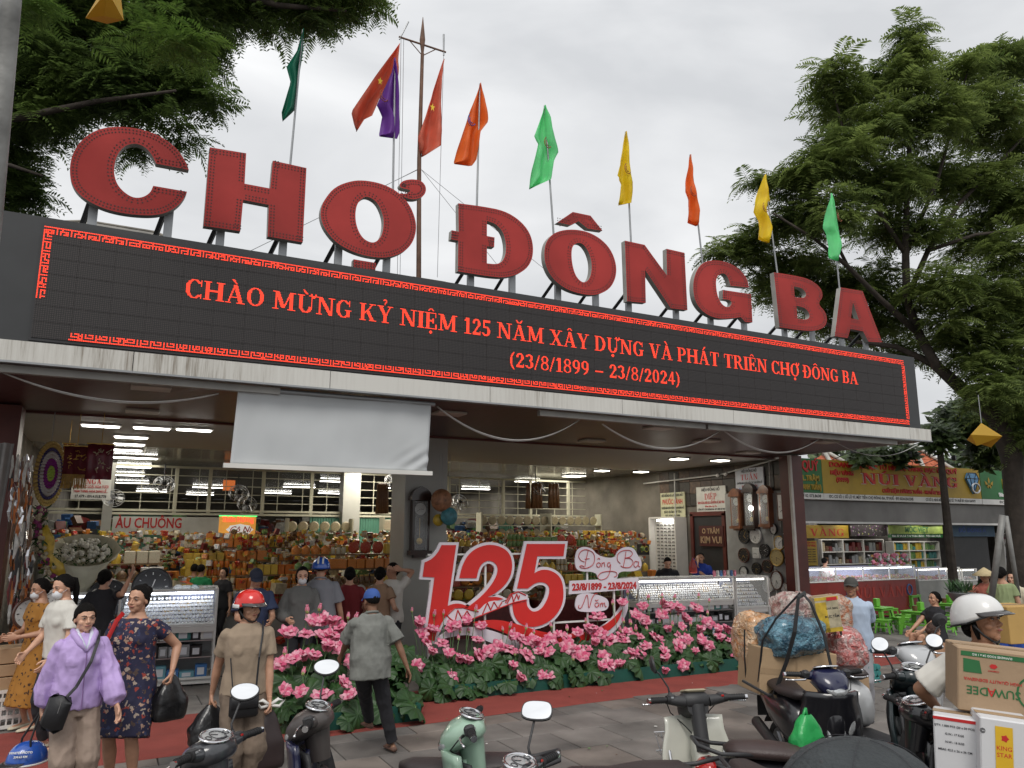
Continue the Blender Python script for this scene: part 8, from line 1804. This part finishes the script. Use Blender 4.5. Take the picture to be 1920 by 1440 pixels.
 m = MB(); superloft(m,[(-.92,0,.72,.05,.03),(-.80,0,.66,.11,.09),(-.55,0,.60,.145,.15),(-.28,0,.55,.14,.19),(-.14,0,.52,.11,.16),(-.08,0,.50,.06,.10)]); B(m, 'body', pc, smooth=True)
 m = MB(); s0 = -.80; superloft(m,[(s0,0,.80,.05,.02),(s0+.06,0,.80,.11,.045),(s0+seat_l*.35,0,.79,.135,.05),(s0+seat_l*.62,0,.765,.125,.045),(s0+seat_l*.9,0,.77,.08,.045),(s0+seat_l,0,.775,.03,.02)], pw=2.2); B(m, 'seat', seatm, smooth=True)
 m = MB(); m.tube([(-.10,-.62,.79),(-.13,-.85,.80),(-.10,-.98,.84),(.10,-.98,.84),(.13,-.85,.80),(.10,-.62,.79)],.013,8); B(m, 'grab_rail', m_chr if cub else m_pl, smooth=True)
 m = MB(); superloft(m,[(-.985,0,.68,.05,.03),(-.94,0,.69,.10,.05),(-.88,0,.70,.11,.05)]); B(m, 'tail_lamp', m_tail, smooth=True)
 m = MB(); m.tube([(.11,.05,.22),(.13,-.25,.24),(.14,-.40,.30),(.14,-.86,.40)],[.018,.022,.045,.05],12); B(m, 'exhaust', m_chr if cub else m_pl, smooth=True)
 m = MB(); m.grid(lambda u, v: ((v-.5)*.16,-.60+(wr+.05)*cos(.5+u*2.0), wr+(wr+.05)*sin(.5+u*2.0)),10,3); m.box((-.07,-1.02,.42),(.07,-1.01,.60)); B(m, 'rear_mudguard', m_pl)
 ST = Matrix.Translation((0,.40, hz)) @ Matrix.Rotation(radians(steer),4, 'Z') @ Matrix.Rotation(radians(-14),4, 'X')
 tr = lambda mb: (setattr(mb, 'v',[tuple(ST @ Vector(p)) for p in mb.v]), mb)[1]
 m = MB()
 if cub: m.bbox((0,.03,.005),(.20,.13,.10),.025); superloft(m,[(-.02,0,-.03,.075,.06),(.08,0,-.03,.085,.07),(.16,0,-.04,.07,.06)]); m.tube([(0,0,-.02),(0,-.01,-.30)],[.05,.045],12)
 else: superloft(m,[(-.075,0,-.01,.07,.03),(-.05,0,-.005,.115,.055),(.03,0,-.005,.15,.075),(.11,0,-.025,.13,.075),(.17,0,-.05,.08,.05),(.19,0,-.06,.04,.02)]); m.tube([(0,.02,-.03),(0,.03,-.22)],[.08,.06],14)
 for s in (-1,1): m.tube([(s*.09,.0,.0),(s*.20,-.01,.012)],[.038,.026],10)
 B(tr(m), 'handlebar_cowl', headc if not cub else m_pl, smooth=True, angle=55)
 DT_ = Matrix.Translation((0,-.035,.062)) @ Matrix.Rotation(radians(38),4, 'X'); m = MB(); d = MB(); e = MB()
 if dashc == 'cover': m.bbox((0,.03,.065),(.15,.11,.02),.01); B(tr(m), 'dash_cover', M('dash_tan',(.30,.26,.18),.5), smooth=False)
 else:
  DT_ = Matrix.Translation((0,-.012,.058)) @ Matrix.Rotation(radians(30),4, 'X'); m.lathe([(.99,.004),(1.0,.012),(.88,.016),(.86,.006)],28, DT_ @ Matrix.Diagonal((.108,.072,1,1)), cap=False); B(tr(m), 'dash_bezel', m_chr, smooth=True)
  d.lathe([(0,.008),(.87,.008)],28, DT_ @ Matrix.Diagonal((.108,.072,1,1)), cap=False); B(tr(d), 'dash', m_dial)
  for cx, r_ in ((.012,.045),(-.06,.016),(.075,.016)): e.tube([DT_ @ Vector((cx+r_*cos(a*pi/8), r_*sin(a*pi/8),.011)) for a in range(17)],.0022,4)
  e.tube([DT_ @ Vector((.012,0,.012)), DT_ @ Vector((-.02,.02,.012))],.002,4)
  for a in range(11): q = -2.4+a*.48; e.tube([DT_ @ Vector((.012+.034*cos(q),.034*sin(q),.011)), DT_ @ Vector((.012+.040*cos(q),.040*sin(q),.011))],.0016,3)
  B(tr(e), 'dial_marks', m_blk)
 for s in (-1,1):
  m = MB(); m.tube([(s*.19,-.012,.012),(s*.215,-.015,.014)],.026,12); m.tube([(s*.215,-.015,.014),(s*.335,-.035,.012)],.0185,12)
  for k in range(6): m.tube([(s*(.235+.016*k),-.018-.0027*k,.0138),(s*(.241+.016*k),-.019-.0027*k,.0137)],.0205,12)
  g = B(tr(m), 'grip', m_black, smooth=True, angle=50); B(tr(MB().tube([(s*.335,-.035,.012),(s*.352,-.038,.012)],.017,10)), 'bar_end', m_chr)
  m = MB(); m.tube([(s*.19,.03,.005),(s*.22,.05,.0),(s*.30,.035,-.006),(s*.36,.02,-.008)],[.010,.008,.006,.005],6); m.ell((s*.362,.02,-.008),(.009,)*3,6,5); B(tr(m), 'brake_lever', m_chr if not cub else m_chr, smooth=True)
  m = MB(); m.bbox((s*.178,-.005,.02),(.055,.055,.055),.01); sw_ = B(tr(m), 'switch_pod', m_pl); m = MB(); m.bbox((s*.178,-.036,.025),(.02,.006,.012),.002); B(tr(m), 'switch', m_tail if s > 0 else m_grey)
  if mirrors[(s+1)//2]:
   top = Vector((s*.27,-.02,.235)); m = MB(); m.tube([(s*.17,.015,.03),(s*.175,.02,.09), top*.5+Vector((s*.10,.01,.06)), top+Vector((0,.02,-.03))],[.009,.006,.006,.006],8); m.tube([(s*.17,.015,.03),(s*.17,.017,.06)],.013,8); B(tr(m), 'mirror_stem', m_pl, smooth=True)
   MT = Matrix.Translation(top) @ Matrix.Rotation(radians(yawm[(s+1)//2]),4, 'Z') @ Matrix.Rotation(radians(-tilt),4, 'X') @ Matrix.Rotation(pi/2,4, 'X') @ Matrix.Rotation(-s*.30,4, 'Z')
   sh = {'oval': [(cos(a)*.073*(1+.10*sin(a)), sin(a)*.052) for a in [2*pi*k/32 for k in range(32)]], 'round': [(cos(a)*.055, sin(a)*.055) for a in [2*pi*k/28 for k in range(28)]],
                  'poly': smoothpoly([(-.07,-.045),(.045,-.05),(.072,-.02),(.066,.035),(.03,.048),(-.055,.046),(-.075,.01)],2)}[mir]
   m = MB(); n = len(sh); m.add([MT @ Vector((x*1.08, y*1.10,0)) for x, y in sh]+[MT @ Vector((x*1.08, y*1.1,-.012)) for x, y in sh]+[MT @ Vector((x*.6, y*.6,-.030)) for x, y in sh],[(i,(i+1) % n, n+(i+1) % n, n+i) for i in range(n)]+[(n+i, n+(i+1) % n,2*n+(i+1) % n,2*n+i) for i in range(n)]+[tuple(range(2*n,3*n)), tuple(range(n-1,-1,-1))]); hs = B(tr(m), 'mirror_housing', m_pl)
   m = MB(); m.add([MT @ Vector((x, y,.0035)) for x, y in sh]+[MT @ Vector((0,0,.007))],[(i,(i+1) % n, n) for i in range(n)]); B(tr(m), 'mirror', m_mir, smooth=True)
 m = MB()
 if cub: m.lathe([(.0,.02),(.05,.016),(.066,0)],18, Matrix.Translation((0,.165,-.04)) @ Matrix.Rotation(-pi/2,4, 'X'), cap=False)
 else: superloft(m,[(.12,0,-.03,.115,.050),(.17,0,-.05,.085,.042),(.197,0,-.06,.04,.018)], pw=2)
 B(tr(m), 'headlamp', m_lens, smooth=True)
 if not cub:
  for s in (-1,1): m = MB(); m.ell((s*.115,.475,.66),(.055,.03,.085),12,8, None, Matrix.Rotation(s*.35,4, 'Y')); B(m, 'front_indicator', m_lens, smooth=True)
  m = MB(); superloft(m,[(.42,0,.78,.10,.10),(.50,0,.72,.09,.12),(.545,0,.66,.05,.09)]); B(m, 'front_panel', pc, smooth=True)
 cb = MB()
 for s in (-1,1): cb.tube([(s*.18,.06,-.01),(s*.14,.12,-.06),(s*.06,.08,-.15),(0,.04,-.24)],.004,5)
 B(tr(cb), 'cables', m_black, smooth=True); B(MB().tube([(-.12,-.05,.26),(-.22,-.12,.02)],.012,6), 'side_stand', m_grey)
 return t
G_ = 'motorbikes and scooters parked in the foreground'
p_blk = paint('gloss_black',(.010,.010,.013)); p_navy = paint('navy',(.012,.014,.05)); p_mint = paint('mint',(.30,.44,.34)); p_whi = paint('ivory',(.60,.60,.53)); p_gun = paint('gunmetal',(.04,.042,.048)); p_dg = paint('dark_green',(.008,.016,.018)); p_sil = paint('silver',(.42,.43,.44)); p_brn = M('brown_plastic',(.065,.055,.052),.42, var=.1, coat=.2)
bike('grey scooter with a large clear instrument glass at the bottom left, below the bin bag', U(400,1405, z=1.02),45, p_gun, mirrors=(0,1), tilt=40, group=G_, yawm=(0,-50))
bike('navy scooter with brown cowl and chrome ringed speedometer before the left lotus planter', U(596,1346, z=1.05),60, p_navy, mirrors=(0,1), tilt=42, group=G_, headcol=p_brn, yawm=(0,-66))
bike('mint green scooter turned to the left in front of the red carpet', U(884,1362, z=1.05),62, p_mint, mirrors=(0,0), tilt=20, group=G_)
bike('dark scooter mostly below the frame with one angular mirror sticking up at bottom centre', U(972,1458, z=1.03),36, p_blk, mirrors=(0,1), tilt=38, mir='poly', group=G_, yawm=(0,-58))
bike('ivory underbone motorbike with a tan dash cover and wire front basket', U(1304,1314, z=1.03),-15, p_whi, 'cub', mirrors=(1,0), tilt=8, mir='poly', dashc='cover', group=G_, yawm=(70,0))
bike('dark blue motorbike with pale headlamp carrying the strapped load of bags', U(1550,1268, d=5.9),155, p_blk, mirrors=(0,0), group=G_, steer=10, headcol=p_navy)
q = U(1462,1402, z=.82); hh_ = radians(-118); bike('motorbike of which mainly the long brown seat shows, left of the black cap', Vector((q.x-sin(hh_)*.85, q.y+cos(hh_)*.85,1.03)),-118, p_blk, mirrors=(0,0), seatm=M('seat_brown',(.045,.028,.026),.45, var=.2, bump=.2, bscale=100), seat_l=.86, group=G_)
bike('dark green black scooter with two round mirrors seen from the rider side', U(1716,1268, z=1.06),-6, p_dg, mirrors=(1,1), tilt=30, mir='round', group=G_, yawm=(-40,-40))
bike('silver and white scooter facing us behind the dark green scooter', U(1702,1222, d=6.4),172, p_sil, mirrors=(1,0), tilt=10, mir='oval', group=G_)
bike('black scooter carrying stacked cartons under the rider in white', U(1985,1330, d=5.2),-75, p_blk, mirrors=(0,0), group=G_)
# ---- the load: carton, bundles and rubber straps
c0 = U(1474,1256, d=7.05); LZ = -.26
def wcarton(label, c, s, rz, mat, prints=(), tilt=0, roll=0):
 """carton with flaps, seams and printing; prints: (text, size, u, v, material, flip) on the face towards the street (-Y)"""
 t = thing('carton', label, 'carton', c,0); T = Matrix.Translation(c) @ Matrix.Rotation(rz,4, 'Z') @ Matrix.Rotation(tilt,4, 'Y') @ Matrix.Rotation(roll,4, 'X')
 MB().bbox((0,0,0), s,.006, M=T).build('carton_body', mat, t); MB().box((-s[0]/2+.004,-.004, s[2]/2),(s[0]/2-.004,.004, s[2]/2+.0025), None, T).build('flap_seam', m_dark, t); MB().box((-s[0]/2-.001,-.03, s[2]/2+.001),(s[0]/2+.001,.03, s[2]/2+.003), None, T).build('tape', M('parcel_tape',(.36,.25,.15),.3), t)
 for q in prints:
  if callable(q): q(t, T, s); continue
  tx, sz, u, v, mt, fl = q; R = T @ Matrix.Translation((u,-s[1]/2-.002, v)) @ (Matrix.Rotation(pi,4, 'Y') if fl else Matrix.Identity(4)) @ Matrix.Rotation(pi/2,4, 'X'); text('print', tx, sz,(0,0,0), mt, t, rot=R, bold=.01, ext=.0004)
 return t
def loadbox(t, T, s): MB().box((-s[0]/2+.0,-s[1]/2-.002,-.02),(s[0]/2,-s[1]/2-.0005,.03), None, T).box((-.03,-s[1]/2-.003,-s[2]/2),(-.015,-s[1]/2-.0008, s[2]/2), None, T).build('packing_tape', M('parcel_tape',(.36,.25,.15),.3), t)
wcarton('large plain brown carton strapped on the loaded motorbike under the blue bundle', c0,(.72,.46,.40), LZ-.08, M('cardboard_tan',(.42,.29,.17),.85, var=.08, scale=2, bump=.1, bscale=30),[loadbox], tilt=.10)
wcarton('brown carton below the pink bundle at the right side of the load', U(1588,1290, d=7.25),(.23,.36,.32), LZ, m_card,[])
def plastic(name, c1, c2):
 """clear plastic over crumpled contents"""
 if name in _mats: return _mats[name]
 m = bpy.data.materials.new(name); m.use_nodes = True; t = m.node_tree; b = t.nodes['Principled BSDF']; b.inputs['Roughness'].default_value = .22; b.inputs['Coat Weight'].default_value = .8; b.inputs['Coat Roughness'].default_value = .12
 co = nd(t, 'ShaderNodeTexCoord'); n = nd(t, 'ShaderNodeTexNoise'); n.inputs['Scale'].default_value = 9; n.inputs['Detail'].default_value = 8; n.inputs['Distortion'].default_value = 1.6; t.links.new(co.outputs['Object'], n.inputs['Vector'])
 r = nd(t, 'ShaderNodeValToRGB'); e = r.color_ramp.elements; e[0].position = .38; e[0].color = (*c1,1); e[1].position = .62; e[1].color = (*c2,1); t.links.new(n.outputs['Fac'], r.inputs[0]); t.links.new(r.outputs[0], b.inputs['Base Color'])
 n2 = nd(t, 'ShaderNodeTexNoise'); n2.inputs['Scale'].default_value = 14; n2.inputs['Detail'].default_value = 6; n2.inputs['Distortion'].default_value = 2.5; t.links.new(co.outputs['Object'], n2.inputs['Vector'])
 bm = nd(t, 'ShaderNodeBump'); bm.inputs['Strength'].default_value = .9; bm.inputs['Distance'].default_value = .05; t.links.new(n2.outputs['Fac'], bm.inputs['Height']); t.links.new(bm.outputs[0], b.inputs['Normal']); _mats[name] = m; return m
def bundle(label, c, r_, mat, seed, fl=.14):
 t = thing('bundle', label, 'bundle', c,0, 'plastic wrapped bundles on the loaded motorbike'); m = MB(); n, k = 44,30; vs = []
 for i in range(k+1):
  a = -pi/2+pi*i/k
  for j in range(n):
   b = 2*pi*j/n; d = Vector((cos(a)*cos(b), cos(a)*sin(b), sin(a))); q = (abs(d.x)**3.2+abs(d.y)**3.2+abs(d.z)**3.2)**(-1/3.2)
   w1 = 1+fl*mnoise.noise(d*2.2+Vector((seed,0,0)))+fl*.6*(1-2.5*abs(mnoise.noise(d*5+Vector((0, seed,0)))))*.5+.03*mnoise.noise(d*14); vs.append((d.x*q*r_[0]*w1, d.y*q*r_[1]*w1, d.z*q*r_[2]*w1))
 vs = [tuple(Vector(c)+Matrix.Rotation(LZ,3, 'Z') @ Vector(v)) for v in vs]; m.add(vs,[(i*n+j, i*n+(j+1) % n,(i+1)*n+(j+1) % n,(i+1)*n+j) for i in range(k) for j in range(n)]); m.build('wrapping', mat, t, smooth=True); return t
pb = lambda *a: plastic(*a)
bundle('bluish teal clear bag bundle bulging over the brown carton', U(1482,1192, d=7.00),(.285,.22,.175), pb('bag_teal',(.03,.09,.14),(.14,.32,.42)),1)
bundle('orange peach clear bag hanging at the left end of the load', U(1416,1200, d=7.25),(.165,.22,.24), pb('bag_peach',(.60,.28,.10),(.75,.56,.38)),2)
bundle('pinkish white bundle on top of the load, left of the yellow carton', U(1490,1142, d=7.25),(.19,.2,.15), pb('bag_pale',(.42,.22,.20),(.62,.55,.50)),3)
bundle('clear bag of pink and red packs on the right side of the load', U(1578,1214, d=7.25),(.165,.22,.19), pb('bag_pink',(.55,.10,.09),(.62,.48,.46)),4)
bundle('clear bag of brown and red snacks carried by the man in pale blue', P6['hR']+Vector((-.13,-.05,.0)),(.17,.14,.22), pb('bag_mixed',(.40,.12,.04),(.50,.44,.36)),5,.1)
def yb(t, T, s):
 m = MB(); e = -s[1]/2-.002
 for a, b in (((-.15,-.17),(-.01,.12)),((-.15,-.17),(.15,-.13)),((-.15,.14),(.15,.17))): m.box((a[0]*s[0]/.3, e, a[1]*s[2]/.34),(b[0]*s[0]/.3, e+.001, b[1]*s[2]/.34), None, T)
 m.build('yellow_print', mg['yellow'], t); MB().box((.0, e-.001,.12),(.10, e,.15), None, T).build('red_print', m_redt, t)
wcarton('white and yellow printed carton on top of the load', U(1544,1150, d=7.10),(.225,.2,.31), LZ-.15, mg['cream'],[yb,('CHẢ 500G',.025,.04,.05, m_blk, False),('MỰC TẨM',.03,.03,-.02, m_blk, False)], tilt=-.10)
st = thing('tie_straps', 'black rubber straps and rack bars lashed over the bundles', 'strap', U(1500,1300, d=6.75))
def strap(pts, r_=.012, fl=.03): MB().tube([U(px, py, d=d) for px, py, d in pts],.01,6, ell=[(.006, fl)]*len(pts), up=(0,1,0)).build('strap', m_black, st)
strap([(1452,1302,6.63),(1475,1240,6.69),(1490,1185,6.71),(1497,1120,6.85),(1510,1112,7.05)], fl=.024); strap([(1422,1278,6.80),(1430,1200,6.80),(1455,1160,6.83),(1500,1112,6.95)], fl=.012)
strap([(1560,1258,6.70),(1545,1190,6.80),(1520,1130,6.85),(1508,1116,6.95)], fl=.018); strap([(1399,1275,7.05),(1396,1230,7.05),(1396,1180,7.10)], fl=.008); strap([(1583,1262,7.05),(1579,1200,7.07),(1572,1150,7.15),(1566,1130,7.25)], fl=.012)
MB().tube([U(1392,1276, d=6.85), U(1440,1303, d=6.70), U(1545,1318, d=6.60), U(1600,1322, d=6.75)],.013,6).tube([U(1410,1262, d=7.45), U(1500,1290, d=7.35), U(1600,1300, d=7.35)],.013,6).build('rack_bar', m_pl, st)
t = bag('white see-through carrier bag of canned rolls hanging from the hand of the pale blue man', P6['hL']+Vector((0,-.03,0)),.24,.34,.18, plastic('bag_white',(.45,.43,.41),(.62,.60,.58)),.2)
m = MB(); b_ = P6['hL']
for i in range(3):
 for j in range(3): m.lathe([(.031,0),(.033,.003),(.033,.06),(.031,.063)],12, Matrix.Translation(b_+Vector((-.068+.068*i,-.09-.02,-.47+.066*j))) @ Matrix.Rotation(pi/2,4, 'X'))
m.build('rolls', mg['teal'], t, smooth=True, angle=40)
t = bag('bright green plastic bag hooked on the dark blue motorbike', U(1512,1352, d=4.75)+Vector((0,0,.06)),.24,.16,.12, M('bag_green',(.02,.33,.08),.35, var=.2, bump=.4, bscale=18))
def suw(t, T, s):
 e = -s[1]/2-.0022; P = lambda x, z: T @ Vector((x, e, z)); gmat = M('print_green',(.02,.13,.04),.7, var=.15)
 m = MB(); m.add([P(-.255,.112), P(.02,.112), P(.02,.134), P(-.255,.134)],[(0,1,2,3)]); m.add([P(-.245,.035), P(-.165,.035), P(-.175,.095), P(-.245,.10)],[(0,1,2,3)]); m.build('green_print', gmat, t)
 m = MB(); c = (.065,-.03)
 for a in range(0,25):
  a0, a1 = .35+a*.232,.35+(a+1)*.232
  if a > 23: continue
  m.add([P(c[0]+.085*cos(a0), c[1]+.085*sin(a0)), P(c[0]+.085*cos(a1), c[1]+.085*sin(a1)), P(c[0]+.076*cos(a1), c[1]+.076*sin(a1)), P(c[0]+.076*cos(a0), c[1]+.076*sin(a0))],[(0,1,2,3)])
 pl = [(x-.135, z) for x, z in ((.155,-.05),(.175,-.062),(.225,-.055),(.245,-.01),(.235,.03),(.225,.03),(.222,-.005),(.205,-.005),(.20,.022),(.175,.025),(.182,-.02),(.158,-.03))]; m.add([P(*q) for q in pl],[tuple(range(len(pl)))]); m.build('round_logo', gmat, t)
 m = MB(); m.add([P(-.115+.018*cos(k),.075+.012*sin(k)) for k in (0,1,2,3,4,5)],[(0,1,2,3,4,5)]); m.build('red_crown', m_redt, t)
bx = U(1893,1277, d=3.85); gq = M('print_green',(.02,.13,.04),.7)
wcarton('big brown carton printed SUWADEE upside down beside the white helmet rider', bx+Vector((.02,0,0)),(.54,.30,.30),-.80, M('cardboard_pale',(.36,.25,.155),.85, var=.10, scale=2.5, bump=.12, bscale=26),[suw,('SUW',.055,-.062,-.045, gq, True),('A',.055,-.125,-.045, m_redt, True),('DEE',.055,-.185,-.045, gq, True),('HIGH QUALITY EDENSEWA',.020,-.12,.005, m_redt, True),('SUWADEE FOOD 24 x 1 KG',.014,-.12,.122, m_wtx, True),('COMPANY',.010,-.115,.053, m_redt, True)], tilt=.085)
def icons(t, T, s):
 e = -s[1]/2-.0022; m = MB(); P = lambda x, z: T @ Vector((x, e, z))
 for i in range(3):
  for j in range(2):
   x, z = -.088+.062*i,-.03-.062*j; m.tube([P(x, z), P(x+.052, z), P(x+.052, z-.052), P(x, z-.052), P(x, z)],.0022,4)
   if (i+j) % 3 == 0: m.tube([P(x+.02, z-.01), P(x+.02, z-.042)],.003,4); m.tube([P(x+.04, z-.01), P(x+.04, z-.042)],.003,4)
   elif (i+j) % 3 == 1: m.tube([P(x+.012, z-.028), P(x+.03, z-.014), P(x+.048, z-.028), P(x+.012, z-.028)],.0025,4)
   else: m.tube([P(x+.03+.014*cos(k), z-.026+.014*sin(k)) for k in (0,1,2,3,4,5,6.28)],.0025,4)
 m.build('handling_icons', m_redt, t); MB().box((-s[0]/2, e+.0004, s[2]/2-.02),(s[0]/2, e+.002, s[2]/2-.006), None, T).build('red_band', m_redt, t); MB().box((s[0]/2+.0005,-s[1]/2,-s[2]/2),(s[0]/2+.002,-s[1]/2+.12, s[2]/2-.02), None, T).build('blue_band', m_blue, t)
wcarton('white carton with red handling symbols and shipping text below the brown carton', U(1797,1430, d=3.75),(.20,.22,.46),-.98, M('carton_white',(.60,.60,.61),.6, var=.04),[icons]+[(s_,.0135,-.012,.185-.036*k, m_blk, False) for k, s_ in enumerate(('QTY: 1.000 PCS (20 x 50 PCS)', 'G.W.: 17 KGS', 'N.W.: 16 KGS', 'MEAS: 42.5 x 26 x 36 CM'))]+[('MADE IN VIETNAM',.014,.0,-.17, m_redt, False)], tilt=.05)
def arrow(t, T, s):
 e = -s[1]/2-.0022; P = lambda x, z, d=0: T @ Vector((x, e-d, z)); m = MB(); m.add([P(-.05,.22), P(.02,.22), P(.02,.03), P(.045,.03), P(-.012,-.05), P(-.07,.03), P(-.05,.03)],[(0,1,2,3,4,5,6)]); m.build('yellow_arrow', M('arrow_yellow',(.68,.42,.02),.5), t)
 m = MB(); r = random.Random(2)
 for cx, cz in ((-.045,-.075),(.02,-.085),(-.01,-.13)):
  m.ell(P(cx, cz),(.018,.001,.009),8,5)
  for k in range(6): m.tube([P(cx, cz,.001), P(cx+r.uniform(-.04,.04), cz+r.uniform(-.03,.03),.001)],.0015,3)
 m.build('insect_print', m_blk, t); m = MB(); m.add([P(-.012+.017*cos(k*pi/5)*(1-.3*(k % 2)),.17+.017*sin(k*pi/5)*(1-.3*(k % 2)),.001) for k in range(10)],[tuple(range(10))]); m.build('sun_emblem', m_redt, t)
wcarton('white carton with a yellow downward arrow and insect prints at the right edge', U(1880,1446, d=3.6),(.22,.24,.50),-.84, M('carton_white',(.60,.60,.61),.6),[arrow,('XANH',.036,-.11,-.10, m_blk, False),('KING',.026,-.015,.125, m_redt, False),('STAR',.026,-.015,.095, m_redt, False),('©',.03,-.10,.19, m_blk, False),('SIÊU DIỆT',.026,.03,-.20, m_blk, False)], tilt=.08)
wcarton('yellowish carton behind the helmet visor near the boy', U(1895,1168, d=7.4),(.42,.34,.34),-.2, M('carton_yellow',(.45,.28,.09),.8, var=.15),[])
mb = MB(); r = random.Random(9)
for i in range(70): x, y = r.uniform(-1,11), r.uniform(3,9.2); s = r.uniform(.008,.03); mb.cbox((x, y,.028+s*.1+.01),(s, s*r.uniform(.4,1), s*.2), r.randrange(3), r.random()*3)
tag(mb.build('litter',[m_white, mg['brown'], mg['green']], kind='stuff'), 'scraps of paper and leaves scattered on the grey pavement', 'litter')
bpy.data.scenes.remove(_s2)
